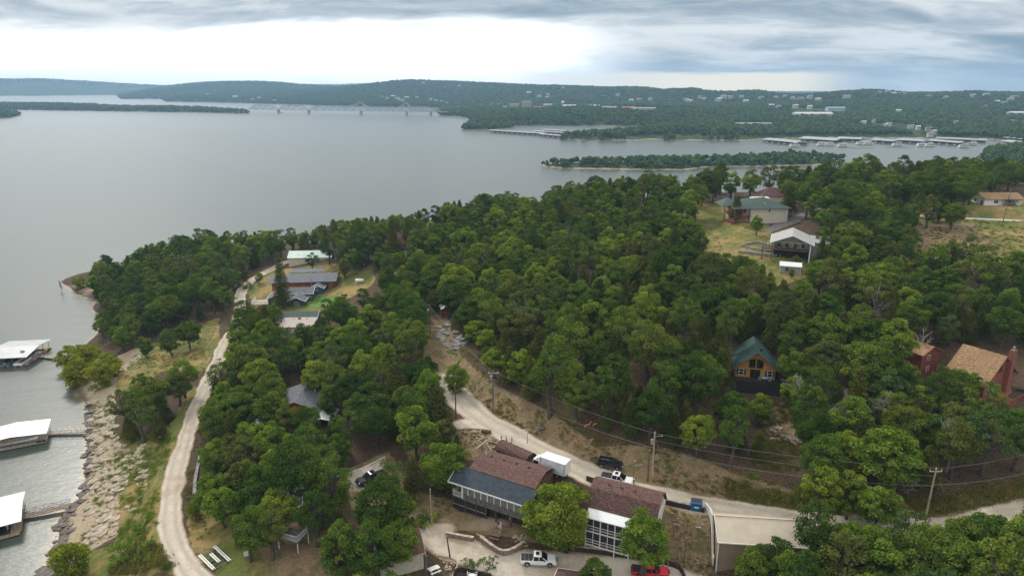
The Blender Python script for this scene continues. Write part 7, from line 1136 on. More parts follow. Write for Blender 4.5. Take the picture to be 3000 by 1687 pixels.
def suv(loc, rz, mat, label):
    o = thing('suv', label, 'suv', loc, rz); wx = (-1.45, 1.5); MB().prism(arch_lower(-2.4, 2.45, .38, 1.05, wx, .46), 'y', -.95, .95).build('body', M[mat], o, bevel=.06)
    MB().loft([[(x, -.9, z), (x, .9, z), (x2, .70, z2), (x2, -.70, z2)] for x, z, x2, z2 in ((-2.35, 1.02, -2.0, 1.68), (.6, 1.02, .05, 1.72), (1.3, 1.02, .35, 1.66))]).build('cab', M[mat], o, bevel=.06)
    MB().poly([(1.30, -.82, 1.1), (1.30, .82, 1.1), (.42, .66, 1.65), (.42, -.66, 1.65)]).build('windshield', M['glass'], o)
    for s in (-1, 1):
        for a, b in ((-2.0, -1.1), (-1.0, -.15), (-.05, .75)): MB().poly([(a, s*.915, 1.1), (b, s*.915, 1.1), (b-.2 if b > .5 else b, s*.755, 1.6), (a+.1, s*.755, 1.6)]).build('side_window', M['glass'], o)
        MB().lo(.75, .92, s*.98-.09, s*.98+.09, 1.08, 1.25).build('mirror', M['black'], o); MB().lo(2.25, 2.46, s*.72-.15, s*.72+.15, .75, .9).build('headlight', M['lamp'], o); MB().lo(-2.44, -2.38, s*.8-.1, s*.8+.1, .85, 1.0).build('tail_light', M['lamp_red'], o); MB().bar((-1.6, s*.6, 1.73), (.0, s*.6, 1.76), .05).build('roof_rail', M['steel'], o); MB().lo(-1.0, 1.0, s*.96-.02, s*.96+.03, .42, .47).build('side_trim', M['steel'], o)
    wheels(o, wx, .84, .37); return o
c_ = (18.34, 112.98, 15.6); suv(gpos(c_[0], c_[1], .10), R(-18+0), 'black_car', 'black suv parked on the upper gravel road')
c_ = (7.07, 111.26, 15.5); bt = thing('box_truck', 'white cab-over box truck parked on the gravel road behind the lodge', 'truck', gpos(c_[0], c_[1], .10), R(180-33))
M['boxside'] = pm('grimy_white_box', (.66, .68, .70), .5, .12, .7, col2=(.50, .54, .58)); MB().lo(-3.6, 1.45, -1.18, 1.18, .95, 3.35).build('cargo_box', M['boxside'], bt); MB().lo(-3.66, 1.5, -1.22, 1.22, 3.352, 3.42).build('box_roof', M['white_car'], bt); MB().lo(-3.66, -3.605, -1.1, 1.1, 1.0, 3.25).build('rear_door', M['white'], bt)
for x_ in (-3.55, 1.42): MB().lo(x_-.04, x_+.07, -1.2, -1.185, .95, 3.35).lo(x_-.04, x_+.07, 1.185, 1.2, .95, 3.35).build('corner_trim', M['steel'], bt)
MB().prism([(1.65, .55), (3.35, .55), (3.42, 1.35), (3.1, 2.45), (1.65, 2.5)], 'y', -1.0, 1.0).build('cab', M['white_car'], bt, bevel=.08); MB().poly([(3.45, -.88, 1.42), (3.45, .88, 1.42), (3.16, .82, 2.3), (3.16, -.82, 2.3)]).build('windshield', M['glass'], bt); MB().prism([(1.7, 2.52), (2.7, 2.52), (1.7, 3.2)], 'y', -.95, .95).build('fairing', M['white_car'], bt)
for s in (-1, 1): MB().poly([(2.0, s*1.015, 1.45), (3.2, s*1.015, 1.45), (2.98, s*1.015, 2.25), (2.0, s*1.015, 2.25)]).build('side_window', M['glass'], bt); MB().lo(3.1, 3.25, s*1.25-.08, s*1.25+.08, 1.5, 1.95).build('mirror', M['black'], bt); MB().lo(3.32, 3.42, s*.75-.16, s*.75+.16, .75, .95).build('headlight', M['lamp'], bt)
MB().lo(-3.5, 2.2, -.4, .4, .55, .9).build('chassis', M['black'], bt); MB().lo(3.3, 3.5, -.98, .98, .4, .62).build('bumper', M['white'], bt); wheels(bt, (-2.0, 2.45), .88, .42)
# boat trailer with three carpeted bunks
A, B = (-52.23, 97.53, 8.3), (-47.78, 93.51, 8.6); rz, _ = frame(A, B); c_ = (-49.27, 95.72, 8.5); tr = thing('boat_trailer', 'black pontoon trailer with three long white bunks beside the road', 'trailer', gpos(c_[0], c_[1], .0), rz)
for y_, x0, x1 in ((-1.35, -2.6, 2.6), (0.05, -1.6, 1.5), (1.35, -3.0, 2.5)):
    for d in (-.16, .16): MB().lo(x0, x1, y_+d-.09, y_+d+.09, .72, .86).build('bunk', M['white'], tr)
for x_ in (-2.2, -1, .2, 1.3, 2.4): MB().lo(x_-.05, x_+.05, -1.45, 1.45, .55, .65).build('cross_member', M['black'], tr)
MB().bar((-2.6, -1.0, .5), (2.6, -1.0, .5), .1).bar((-2.6, 1.0, .5), (2.6, 1.0, .5), .1).bar((-2.6, -1.0, .5), (-4.2, 0, .5), .1).bar((-2.6, 1.0, .5), (-4.2, 0, .5), .1).build('frame', M['black'], tr); wheels(tr, (.9, 1.6), 1.05, .3, .2)
# dumpster, propane tank, tables, bins
c_ = (30.99, 99.61, 15.5); dp = thing('dumpster', 'blue dumpster with dark plastic lid beside the gravel road', 'dumpster', gpos(c_[0], c_[1]), R(-14)); bl = pm('blue_dumpster_paint', (.012, .13, .30), .5, .15, 2); MB().prism([(-.62, .1), (.62, .1), (.75, 1.2), (-.75, 1.55)], 'x', -.9, .9).build('bin', bl, dp); MB().prism([(-.66, 1.2+.05), (.78, 1.6-.0), (.78, 1.66), (-.8, 1.28)], 'x', -.92, .92).build('lid', M['gray_car'], dp); MB().lo(-.35, .35, -.78, -.70, .75, .95).build('sticker', M['white'], dp)
for s in (-1, 1): MB().lo(s*.95-.06, s*.95+.06, -.3, .5, .7, .9).build('fork_pocket', bl, dp)
c_ = (-55.08, 237.18, 15); pt = thing('propane_tank', 'white propane tank on the stony ground beside the lawn fence', 'tank', gpos(c_[0], c_[1]), R(6)); s_ = [[(x, r*math.cos(t), .85+r*math.sin(t)) for t in np.linspace(0, 2*math.pi, 16, endpoint=False)] for x, r in ((-1.55, .12), (-1.45, .42), (-1.2, .56), (1.2, .56), (1.45, .42), (1.55, .12))]; MB().loft(s_).build('shell', M['white_car'], pt, smooth=True)
for x_ in (-.9, .9): MB().lo(x_-.1, x_+.1, -.4, .4, -.1, .4).build('foot', M['concrete'], pt)
MB().tube((0, 0, 1.35), (0, 0, 1.6), .15).build('dome', M['white_car'], pt)
def picnic(loc, rz, mat, label):
    o = thing('picnic_table', label, 'picnic table', loc, rz)
    for i in range(5): MB().lo(-.9, .9, -.38+i*.155, -.38+i*.155+.14, .70, .75).build('plank', mat, o)
    for s in (-1, 1): MB().lo(-.9, .9, s*.72-.14, s*.72+.14, .42, .47).build('bench', mat, o)
    for x in (-.6, .6): m = MB().bar((x, -.75, 0), (x, -.2, .7), .08).bar((x, .75, 0), (x, .2, .7), .08).bar((x, -.8, .38), (x, .8, .38), .08); m.build('trestle', mat, o)
c_ = (-2.78, 98.77, 10.2); picnic(gpos(c_[0], c_[1]), R(-22), M['brownwood'], 'brown picnic table on the small lawn before the lodge'); c_ = (-12.5, 92.2, 9.2); picnic(gpos(c_[0], c_[1]), R(32), M['white'], 'white picnic table beside the small beige cabin')
c_ = (-2.46, 100.29, 10.3); fp = thing('fire_ring', 'pale stone fire ring beside the brown picnic table', 'fire ring', gpos(c_[0], c_[1], 0))
for i in range(9): t = i*.698; MB().box((.42*math.cos(t), .42*math.sin(t), .1), (.22, .16, .2), t).build('stone', M['stone'], fp)
for i, p_ in enumerate(((-6.87, 91.41), (-5.84, 91.49))): chair(gpos(*p_), 1.5-3*i, M['white'], 'white plastic patio chair inside the dark board fence', 'white patio chairs'); 
c_ = (-6.36, 91.1, 8.8); t_ = thing('patio_table', 'white plastic patio table between two white chairs', 'table', gpos(c_[0], c_[1])); MB().tube((0, 0, .68), (0, 0, .72), .45, n=16).build('table_top', M['white'], t_); posts(t_, [(-.25, -.25, 0), (.25, -.25, 0), (-.25, .25, 0), (.25, .25, 0)], .68, .05, 'white', 'leg')
c_ = (8.97, 96.24, 9.3); tb = thing('trash_bin', 'black wheeled bin at the foot of the long timber steps', 'bin', gpos(c_[0], c_[1])); MB().prism([(-.25, 0), (.25, 0), (.3, 1.0), (-.3, 1.0)], 'x', -.28, .28).build('bin', M['black'], tb); MB().lo(-.32, .32, -.34, .34, 1.0, 1.07).build('lid', M['black'], tb); wheels(tb, (0,), .3, .12, .06)
c_ = (-5.31, 127.06, 14.6); lg = thing('log', 'big dark log section lying by the gravel turnout', 'log', gpos(c_[0], c_[1], .35), R(-15)); MB().tube((-1.0, 0, 0), (1.0, 0, 0), .42, .38, 10).build('wood', M['brownwood'], lg)
c_ = (5.97, 126.53, 17); lp = thing('lumber_pile', 'small heap of weathered grey boards on the grassy bank', 'lumber', gpos(c_[0], c_[1], .1), R(20))
for i in range(7): MB().box((rnd.uniform(-.5, .5), rnd.uniform(-.6, .6), .12+.12*i), (2.2, .3, .08), rnd.uniform(-.5, .5)).build('board', M['greywood'], lp)
c_ = (-5.49, 122.26, 13.4); fr_ = thing('roof_truss', 'pale timber truss lying on the ground by the brown shed', 'timber', gpos(c_[0], c_[1], .1), R(-10)); MB().bar((-1.6, -1, .1), (0, .6, 1.2), .35, .12).build('rafter', M['palewood'], fr_); MB().bar((1.6, -1, .1), (0, .6, 1.2), .35, .12).build('rafter', M['palewood'], fr_)
for i, p_ in enumerate(((-5.93, 124.75), (-4.14, 123.1), (-7.23, 127.22))): tm = thing('timber', 'short weathered timber lying on the bare earth by the brown shed', 'timber', gpos(*p_, .1), rnd.uniform(-1, 1), 'loose timbers by the brown shed'); MB().lo(-1.4, 1.4, -.12, .12, 0, .2).build('wood', M['palewood'], tm)
# small signs on the oak
c_ = (-42.83, 95.17, 9.6); sg = thing('board_sign', 'white board leaning on the trunk of the leaning oak', 'board', gpos(c_[0]-.9, c_[1], .1), R(20)); MB().lo(-.35, .35, -.03, .03, .1, 1.0).build('panel', M['white'], sg); MB().bar((0, .03, 0), (0, .3, .7), .04).build('stay', M['palewood'], sg)
# ---------------------------------------------------------------- poles and wires
TOPS = {}
def pole(key, base, h, label, mat='palewood', xarm=0, trans=0, lean=0, r=.15, lamp=0, cat='pole', nm='utility_pole', guard=None):
    z = gz(*base); o = thing(nm, label, cat, (base[0], base[1], z), 0); MB().tube((0, 0, -.6), (lean, 0, h), r, r*.68, 9).build('shaft', M[mat], o); TOPS[key] = Vector((base[0]+lean, base[1], z+h))
    if xarm: MB().lo(lean-1.0, lean+1.0, -.06, .06, h-.7, h-.58).build('crossarm', M['palewood'], o)
    for s in ((-.9, 0, .9) if xarm else (0,)): MB().tube((lean+s, 0, h-.55 if xarm else h), (lean+s, 0, h-.3 if xarm else h+.25), .05).build('insulator', M['white'], o)
    if trans: MB().tube((lean-.42, -.1, h-2.2), (lean-.42, -.1, h-1.2), .25, n=12).build('transformer', M['steel'], o)
    if lamp: MB().bar((lean, 0, h-.8), (lean+1.2, -.3, h-.4), .06).tube((lean+1.2, -.3, h-.5), (lean+1.2, -.3, h-.25), .16, .1).build('lamp', M['steel'], o)
    if guard: MB().tube((.25, -.1, -.2), (.25, -.1, 2.2), .05).build('guy_guard', M['yellow_paint'], o)
    return o
M['yellow_paint'] = pm('yellow_plastic', (.65, .40, .03), .6)
pole('P1', (-12.15, 133.84), 8.0, 'brown utility pole at the gravel turnout', 'brownwood', r=.17); pole('P2', (-4.11, 135.97), 10.2, 'grey utility pole with crossarm and transformer above the gravel turnout', 'greywood', 1, 1, r=.2, lamp=1); pole('P3', (-23.21, 181.84), 8.8, 'utility pole with transformer beside the stony clearing', 'greywood', 0, 1); pole('P4', (-41.93, 227.77), 6.8, 'pale utility pole with transformer beside the lawn woods', 'greywood', 0, 1, r=.13); pole('P4b', (-53.5, 239.17), 5.6, 'thin pole behind the propane tank', 'greywood', r=.08)
pole('P5', (25.28, 108.5), 9.6, 'tall utility pole with transformer and lamp above the gravel road', 'palewood', 0, 1, lamp=1, r=.18, guard=1); pole('P5b', (24.5, 108.27), 6.2, 'brown stub pole beside the tall utility pole', 'brownwood', r=.14); pole('P6', (65.72, 93.68), 9.3, 'leaning pale utility pole on the weedy bank', 'palewood', 1, 0, lean=.2, r=.17)
pole('P7', (55.8, 275.25), 8.5, 'utility pole rising out of the ridge woods', 'greywood', 0, 1); pole('P8', (171.31, 234.88), 10.5, 'utility pole with transformer beside the hilltop lane', 'greywood', 0, 1, lean=.5); pole('P9', (-14.1, 102.71), 7.2, 'pale pole with yellow guard beside the round green bush', 'palewood', r=.12, guard=1); pole('P10', (-10.11, 95.04), 4.2, 'short dark leaning post on the gravel lot', 'darkwood', lean=-.5, r=.14, nm='post')
pole('P11', (21.55, 106.28), 5.2, 'slim post with twin floodlights beside the upper road', 'greywood', r=.08, lamp=1); pole('P12', (-38.94, 264.83), 7.5, 'white utility pole at the top of the ridge woods', 'greywood', 0, 1, r=.12); pole('P13', (27.7, 92.83), 5.4, 'thin rusty post with fittings on the dirt slope', 'brownwood', r=.07, nm='post'); pole('P14', (-13.65, 91.72), 3.6, 'weathered post against the small beige cabin wall', 'greywood', r=.16, nm='post')
pole('P15', (3.07, 122.25), 2.5, 'bare broken snag at the edge of the hillside woods', 'greywood', r=.07, nm='snag'); pole('P16', (18.61, 121.67), 3.0, 'white snag on the grassy bank', 'deadwood', r=.09, nm='snag'); pole('P17', (22.96, 118.17), 2.6, 'short white snag near the tall utility pole', 'deadwood', r=.06, nm='snag'); pole('P18', (188.55, 267.92), 7.0, 'pole behind the ranch house', 'greywood', r=.1)
def wire(a, b, sag, label, dz=0, off=0, r=.018):
    a, b = (TOPS[q].copy() if isinstance(q, str) else Vector(q) for q in (a, b)); a.z += dz; b.z += dz; a.x += off; b.x += off
    pts = [a+(b-a)*t-Vector((0, 0, sag*4*t*(1-t))) for t in np.linspace(0, 1, 18)]; m = MB().path(pts, r, 4).mesh('wire'); m.transform(Matrix.Translation(-a)); o = link('power_line', m, M['wire'], None, a); return tag(o, label, 'wire')
M['wire'] = pm('aluminium_wire', (.30, .30, .30), .5, .1, 1)
rt_end = (92.13, 102.9, 26)
wire('P2', 'P5', .9, 'upper power line from the turnout pole to the tall pole', -.1); wire('P2', 'P5', 1.3, 'lower thick cable from the turnout pole to the tall pole', -3.0, r=.022); wire('P5', 'P6', 1.0, 'upper power line from the tall pole to the leaning pole', -.1); wire('P5', 'P6', 1.3, 'middle power line from the tall pole to the leaning pole', -1.4); wire('P5', 'P6', 1.5, 'thick lower cable from the tall pole to the leaning pole', -3.2, r=.022)
wire('P6', rt_end, .8, 'upper power line leaving the leaning pole along the bank', -.1); wire('P6', (rt_end[0], rt_end[1], rt_end[2]-1), .9, 'thick lower cable leaving the leaning pole along the bank', -3., r=.022); wire('P2', 'P1', .4, 'service wire between the two turnout poles', -1.6); wire('P2', 'P1', .6, 'lower service cable between the two turnout poles', -2.2, r=.025); wire('P2', 'P3', 1.0, 'power line from the turnout pole up the earth track', -.2); wire('P3', 'P4', .9, 'power line along the earth track woods', -.2)
g1 = (28.27, 104.83, 16.2); wire('P5', g1, 0, 'guy wire of the tall utility pole', -.6, r=.022); g2 = (-13.51, 129.19, 14); wire('P1', g2, 0, 'guy wire of the brown utility pole', -.4, r=.02); g3 = (71.1, 96.57, 19); wire('P6', g3, 0, 'guy wire of the leaning utility pole', -.5, r=.018)
# ---------------------------------------------------------------- stones
def rock_mesh(seed, flat=.45):
    r = np.random.default_rng(seed); bm = bmesh.new(); bmesh.ops.create_icosphere(bm, subdivisions=1, radius=.5)
    for v in bm.verts: v.co *= 1+r.uniform(-.28, .28); v.co.x *= 1.25; v.co.z = max(-.3, min(.32, v.co.z*1.3))*flat*1.25
    me = bpy.data.meshes.new('stone'); bm.to_mesh(me); bm.free(); return me
ROCKS = {k: [rock_mesh(800+i+j*20, fl) for i in range(6)] for j, (k, fl) in enumerate((('stone', .32), ('greystone', .4), ('wetstone', .35)))}
for k, L_ in ROCKS.items():
    for me in L_: me.materials.append(M[k])
def stones(name, label, poly, n, kind, s0, s1, cat='rocks', turn=None):
    o = thing(name, label, cat, (0, 0, 0)); poly = [p[:2] for p in poly]; x0, y0 = np.min(poly, 0); x1, y1 = np.max(poly, 0); k = 0
    while k < n:
        x, y = rnd.uniform(x0, x1), rnd.uniform(y0, y1)
        if not inside(np.array([x]), np.array([y]), poly)[0]: continue
        s = s0+(s1-s0)*rnd.random()**2.2; c = link('stone', rnd.choice(ROCKS[kind]), None, o, (x, y, gz(x, y)+.04*s), 0, (s*rnd.uniform(.8, 1.5), s, s)); c.rotation_euler = (rnd.uniform(-.15, .15), rnd.uniform(-.15, .15), (turn+rnd.uniform(-.4, .4)) if turn is not None else rnd.uniform(0, 6.28)); k += 1
    return o
stones('shore_ledge', 'pale broken limestone slabs sloping to the lake between the docks', [(-117.53, 173.18, 0.2), (-106.54, 166.56, 2.4), (-95.15, 147.69, 2.6), (-84.37, 136.2, 3.8), (-80.46, 124.62, 3.4), (-74.46, 110.43, 3), (-80.96, 109.34, 0.8), (-89.78, 125.59, 0.3), (-100.46, 145.26, 0.3)], 230, 'stone', .4, 2.6, turn=R(65))
stones('water_ledge', 'dark wet rock ledge along the water line', [(-117.05, 170.41, 0), (-114.58, 169.8, 0.3), (-103.22, 151.68, 0.4), (-92.91, 133.27, 0.4), (-89.02, 125.19, 0.4), (-88.79, 120.49, 0.5), (-83.61, 109.86, 0.4), (-79.74, 100.7, 0.3), (-83.85, 101.3, -0.2), (-89.79, 114.79, -0.2), (-93.13, 123.88, -0.2), (-92.72, 128.88, -0.2), (-102.37, 146.13, -0.2)], 190, 'wetstone', .5, 2.4, turn=R(80))
stones('rock_outcrop', 'grey rock outcrop at the head of the brown earth clearing', [(-23.12, 188.34, 18), (-18.82, 187.19, 18.4), (-12.88, 172.24, 17.8), (-12.47, 168.76, 17.4), (-15.83, 168.79, 17), (-20.36, 177.75, 17.2)], 75, 'greystone', .6, 2.2, turn=R(-30))
stones('rock_pile', 'pale heap of boulders below the log cabin', [(50.96, 123.96, 17.6), (55.04, 123.93, 18), (56.67, 119.44, 17.8), (54.68, 116.04, 17.5), (50.91, 118.16, 17.4)], 34, 'stone', .5, 1.7)
stones('rock_pile', 'rubble of pale stones beside the picnic lawn', [(0, 99.69, 10.2), (2.34, 100.01, 10.3), (2.58, 97.51, 9.8), (0.69, 97.51, 9.8)], 40, 'stone', .15, .6); stones('rock_pile', 'scattered pale stones along the edge of the upper gravel road', [(26.16, 106.75, 16), (38.35, 101.03, 16), (38.05, 100, 15.7), (25.3, 105.39, 15.7)], 40, 'stone', .15, .6)
stones('rock_pile', 'loose pale stones on the bare earth by the gravel turnout', [(-9.32, 128.89, 14.4), (-4.26, 127.35, 14.6), (-3.4, 121.03, 13.5), (-6.92, 123.53, 13.6)], 45, 'stone', .15, .7); stones('rock_pile', 'scattered stones on the dirt slope beside the concrete wall', [(27.15, 101.01, 14), (32.16, 98.86, 13.5), (32.01, 93.12, 9.9), (25.57, 93.95, 9.9)], 60, 'stone', .12, .5); stones('rock_pile', 'pale stones round the little garden by the white picnic table', [(-11.78, 94.83, 9.2), (-9.18, 93.83, 9), (-10.06, 91.13, 8.9), (-11.08, 93.3, 9.1)], 22, 'stone', .2, .5)
stones('rock_pile', 'pale rocks in the shore meadow grass', [(-122.77, 197.54, 2.4), (-117.52, 200.98, 3.3), (-105.53, 176.09, 3), (-113.67, 180.15, 2.2)], 30, 'stone', .4, 1.6); stones('shore_ledge', 'pale rocks on the tip of the shore point', [(-192.5, 285.21, 0.1), (-183.81, 287.06, 0.8), (-164.71, 261.72, 1), (-165.75, 259.73, 0.2), (-177.07, 268.28, 0.1)], 24, 'stone', .5, 1.6); stones('rock_pile', 'pale grassy slabs uphill of the water between the docks', [(-90.3, 139.05, 3), (-85.24, 141.05, 4.5), (-77.64, 129.23, 4.6), (-73.21, 115.15, 4.2), (-78.76, 118.88, 3.2)], 60, 'stone', .4, 2.0, turn=R(65))
# round bushes
for px_, s_, k_, lab in (((-15.27, 103.48), 1.5, 's', 'round green bush beside the pale pole'), ((-3.6, 93.26), 1.25, 's', 'bright lime bush at the edge of the gravel lot'), ((-7.24, 93.83), .8, 's', 'low blue green hedge plant along the dark fence'), ((-6.11, 93.55), .8, 's', 'low hedge plant beside the lime bush'), ((-68.48, 102.44), 2.2, 's', 'dark shrub on the lower shore slope'), ((-62.36, 99.27), 1.8, 's', 'olive shrub below the bend of the road'), ((-67.9, 107.7), 1.6, 's', 'shrub on the grassy shore slope'), ((-79.59, 139.94), 1.5, 's', 'yellow green shrub on the road verge'), ((60.55, 95.24), 1.6, 's', 'shrub on the weedy bank by the leaning pole'), ((-23.58, 114.8), 1.1, 's', 'low bush beside the olive cedar')): plant(k_, *px_, s_, lab)

# ---------------------------------------------------------------- docks and boats
def dock(loc, rz, L, D, roofmat, label, ridge='x', h=2.6, rise=.9, fingers=(), deck='palewood', post_n=4):
    """covered boat dock: local x along the gable, y back; fingers are the (x0, x1) walkways"""
    o = thing('boat_dock', label, 'dock', loc, rz); MB().lo(0, L, D-1.6, D, .25, .45).build('walkway', M[deck], o); MB().lo(.1, L-.1, D-1.5, D-.1, -.25, .25).build('float', M['black'], o)
    for a, b in fingers: MB().lo(a, b, .2, D-1.6, .25, .45).build('finger', M[deck], o); MB().lo(a+.08, b-.08, .3, D-1.62, -.25, .25).build('float', M['black'], o)
    for a, b in fingers:
        for i in range(post_n): y_ = .5+(D-1)*i/(post_n-1); MB().bar(((a+b)/2, y_, .4), ((a+b)/2, y_, h+.3), .1).build('post', M['steel'], o)
    if ridge == 'x': pr = [(-.4, h), (D/2, h+rise), (D+.4, h), (D+.4, h+.1), (D/2, h+rise+.1), (-.4, h+.1)]; MB().prism(pr, 'x', -.4, L+.4).build('roof', M[roofmat], o)
    elif ridge == 'y': pr = [(-.4, h), (L/2, h+rise), (L+.4, h), (L+.4, h+.1), (L/2, h+rise+.1), (-.4, h+.1)]; MB().prism(pr, 'y', -.4, D+.4).build('roof', M[roofmat], o)
    m = MB()
    for y_ in np.linspace(.5, D-.5, post_n): m.bar((0, y_, h), (L, y_, h), .1)
    m.build('tie_beam', M['steel'], o); return o
def gangway(a, b, wd, label, mat='palewood', railmat='steel', truss=0):
    a, b = Vector(a), Vector(b); d = b-a; rz_ = math.atan2(d.y, d.x); L = math.hypot(d.x, d.y); o = thing('gangway', label, 'gangway', a, rz_); q = lambda x, y, z: (x, y, z+d.z*x/L)
    MB().loft([[q(x, -wd/2, 0), q(x, wd/2, 0), q(x, wd/2, .15), q(x, -wd/2, .15)] for x in (0, L)]).build('deck', M[mat], o)
    for s in (-1, 1):
        m = MB(); n = max(3, int(L/1.4))
        for z_ in (.55, 1.1): m.bar(q(0, s*wd/2, z_), q(L, s*wd/2, z_), .05)
        for i in range(n+1): m.bar(q(L*i/n, s*wd/2, .1), q(L*i/n, s*wd/2, 1.1), .05)
        if truss:
            for i in range(n): m.bar(q(L*i/n, s*wd/2, .1 if i % 2 else 1.1), q(L*(i+1)/n, s*wd/2, 1.1 if i % 2 else .1), .045)
        m.build('handrail', M[railmat], o)
    return o
def hull(L, W_, H_, n=9):
    secs = []
    for i in range(n):
        t = i/(n-1); w_ = W_/2*(1-max(0, (t-.55)/.45)**2.2*.98)*(.92+.08*min(1, t*4)); sh = H_*(1+.18*t*t); secs.append([(L*(t-.5), -w_, sh), (L*(t-.5), -w_*.82, .18*H_), (L*(t-.5), 0, .02+.25*max(0, t-.75)*H_*4), (L*(t-.5), w_*.82, .18*H_), (L*(t-.5), w_, sh), (L*(t-.5), w_*.8, sh*.97), (L*(t-.5), 0, sh*.90), (L*(t-.5), -w_*.8, sh*.97)])
    return MB().loft(secs)
def speedboat(loc, rz, label, c1='white_car', stripe=None, L=6.8, cover=None):
    o = thing('speedboat', label, 'boat', loc, rz); hull(L, 2.4, 1.05).build('hull', M[c1], o, smooth=False)
    if stripe: MB().lo(-L/2, L*.12, -1.2, -1.13, .55, .78).lo(-L/2, L*.12, 1.13, 1.2, .55, .78).build('stripe', stripe, o)
    MB().lo(-L*.38, L*.1, -.75, .75, .95, 1.03).build('cockpit', M[cover or 'black'], o); MB().poly([(.9, -.85, 1.1), (.9, .85, 1.1), (.4, .75, 1.7), (.4, -.75, 1.7)]).build('windscreen', M['glass'], o)
    for s in (-.4, .4): MB().lo(-.6, -.1, s-.22, s+.22, 1.0, 1.35).lo(-.7, -.6, s-.22, s+.22, 1.0, 1.7).build('seat', M['white'], o)
    MB().lo(-L/2-.45, -L/2+.05, -.25, .25, .4, 1.3).build('outboard', M['black'], o); return o
def pontoon(loc, rz, label, side, top):
    o = thing('pontoon_boat', label, 'boat', loc, rz)
    for s in (-.85, .85): MB().tube((-3.2, s, .15), (3.0, s, .15), .33, .33, 10).tube((3.0, s, .15), (3.6, s, .3), .33, .06, 10).build('pontoon', M['steel'], o)
    MB().lo(-3.2, 3.2, -1.2, 1.2, .48, .58).build('deck', M['carpet'], o); MB().lo(-3.0, 3.0, -1.22, -1.15, .6, 1.25).lo(-3.0, 3.0, 1.15, 1.22, .6, 1.25).lo(2.95, 3.02, -1.2, 1.2, .6, 1.25).build('fence_panel', side, o); MB().prism([(-1.25, 2.25), (1.25, 2.25), (1.1, 2.4), (-1.1, 2.4)], 'x', -2.4, .6).build('canopy', top, o)
    for x_ in (-2.2, .4):
        for s in (-1.1, 1.1): MB().bar((x_, s, 1.2), (x_, s, 2.3), .05).build('strut', M['steel'], o)
    MB().lo(-3.6, -3.2, -.22, .22, .2, 1.2).build('outboard', M['black'], o); MB().lo(1.2, 2.8, -1.1, -.5, .6, 1.0).lo(1.2, 2.8, .5, 1.1, .6, 1.0).build('bench', M['white'], o); return o
# upper dock (grey metal roof, kayaks)
A, B, C_ = (-151.13, 197.29, 3.3), (-153.25, 212.17, 3.3), (-159.08, 197.29, 3.3); rzA = math.atan2(C_[1]-A[1], C_[0]-A[0])
rz = frame(A, B)[0]-R(90); Ld = math.dist(A[:2], B[:2])
dk = dock((A[0]-12.2*math.cos(rz), A[1]-12.2*math.sin(rz), 0), rz, 12.2, Ld, 'grey_metal', 'covered boat dock with grey metal roof and kayaks on its side', 'x', 3.0, .9, ((0, .9), (3.7, 4.6), (7.4, 8.3), (11.2, 12.2)), post_n=5)
MB().bar((11.9, .3, .5), (11.9, Ld-.2, .5), .08).build('edge_rail', M['steel'], dk); MB().box((9.6, 3.5, 3.85), (1.2, .8, .06), m=Euler((R(-30), 0, 0)).to_matrix()).build('solar_panel', M['black'], dk)
def at_dock(o, x, y, z=0): return o.matrix_basis @ Vector((x, y, z))
for i, (x_, y_, sd_, lab) in enumerate(((2.4, 2.8, 'white', 'white pontoon boat in the outer slip of the kayak dock'), (6.0, 2.6, 'bluewall', 'teal blue pontoon boat in the middle slip of the kayak dock'), (9.8, 2.4, 'white_car', 'white pontoon boat with tan canopy in the inner slip of the kayak dock'))): pontoon(at_dock(dk, x_, y_), rz-R(90), lab, M[sd_], M['carpet'])
def kayak(loc, rz_, col, label):
    m = MB(); secs = [[(3.2*(t-.5), .36*math.sin(math.pi*t)**.6*math.cos(a), .16+.16*math.sin(a)) for a in np.linspace(0, 2*math.pi, 10, endpoint=False)] for t in np.linspace(.02, .98, 9)]; o = thing('kayak', label, 'kayak', loc, rz_); m.loft(secs).build('hull', col, o, smooth=True); MB().lo(-.5, .35, -.2, .2, .26, .34).build('cockpit', M['black'], o); return o
RK = pm('red_plastic', (.60, .035, .03), .4); YK = pm('yellow_plastic_hull', (.65, .42, .03), .4); PK = pm('pale_red_plastic', (.50, .12, .12), .5)
for y_, c_, lab in ((Ld-2.2, YK, 'yellow kayak stored on the side of the grey roofed dock'), (Ld-5.8, RK, 'red kayak stored on the side of the grey roofed dock'), (2.6, PK, 'faded red kayak near the boats of the grey roofed dock')):
    k = kayak(at_dock(dk, 12.05, y_, .55), rz+R(90), c_, lab); k.rotation_euler[0] = R(50)
gangway(at_dock(dk, 12.2, Ld*.48, .3), (-138.76, 200.61, 0.9), 1.6, 'low pale walkway from the kayak dock to the shore')
# middle dock (white roof, speedboat)
A, B = (-113.88, 149.45, 3.3), (-121.8, 145.43, 3.3); rz = frame(B, A)[0]; Lm = 13.5
dm = dock((A[0]-Lm*math.cos(rz), A[1]-Lm*math.sin(rz), 0), rz, Lm, 7.6, 'white_metal', 'covered boat dock with white metal roof and a cream speedboat', 'y', 2.7, .7, ((0, .8), (Lm-2.2, Lm)), 'palewood', 4)
MB().lo(.5, Lm-.2, 0, 1.2, .25, .45).build('boarding_walk', M['palewood'], dm); MB().lo(.6, Lm-.3, .1, 1.1, -.25, .25).build('float', M['black'], dm); posts(dm, [(x_, .5, .4) for x_ in (3.0, 6.6, 10.0)], 2.6, .08, 'steel'); yo = pm('orange_gelcoat', (.70, .38, .04), .35)
speedboat(at_dock(dm, Lm-6.4, 3.6, .55), rz, 'cream and orange speedboat lifted inside the white roofed dock', 'cream', yo, 8.0)
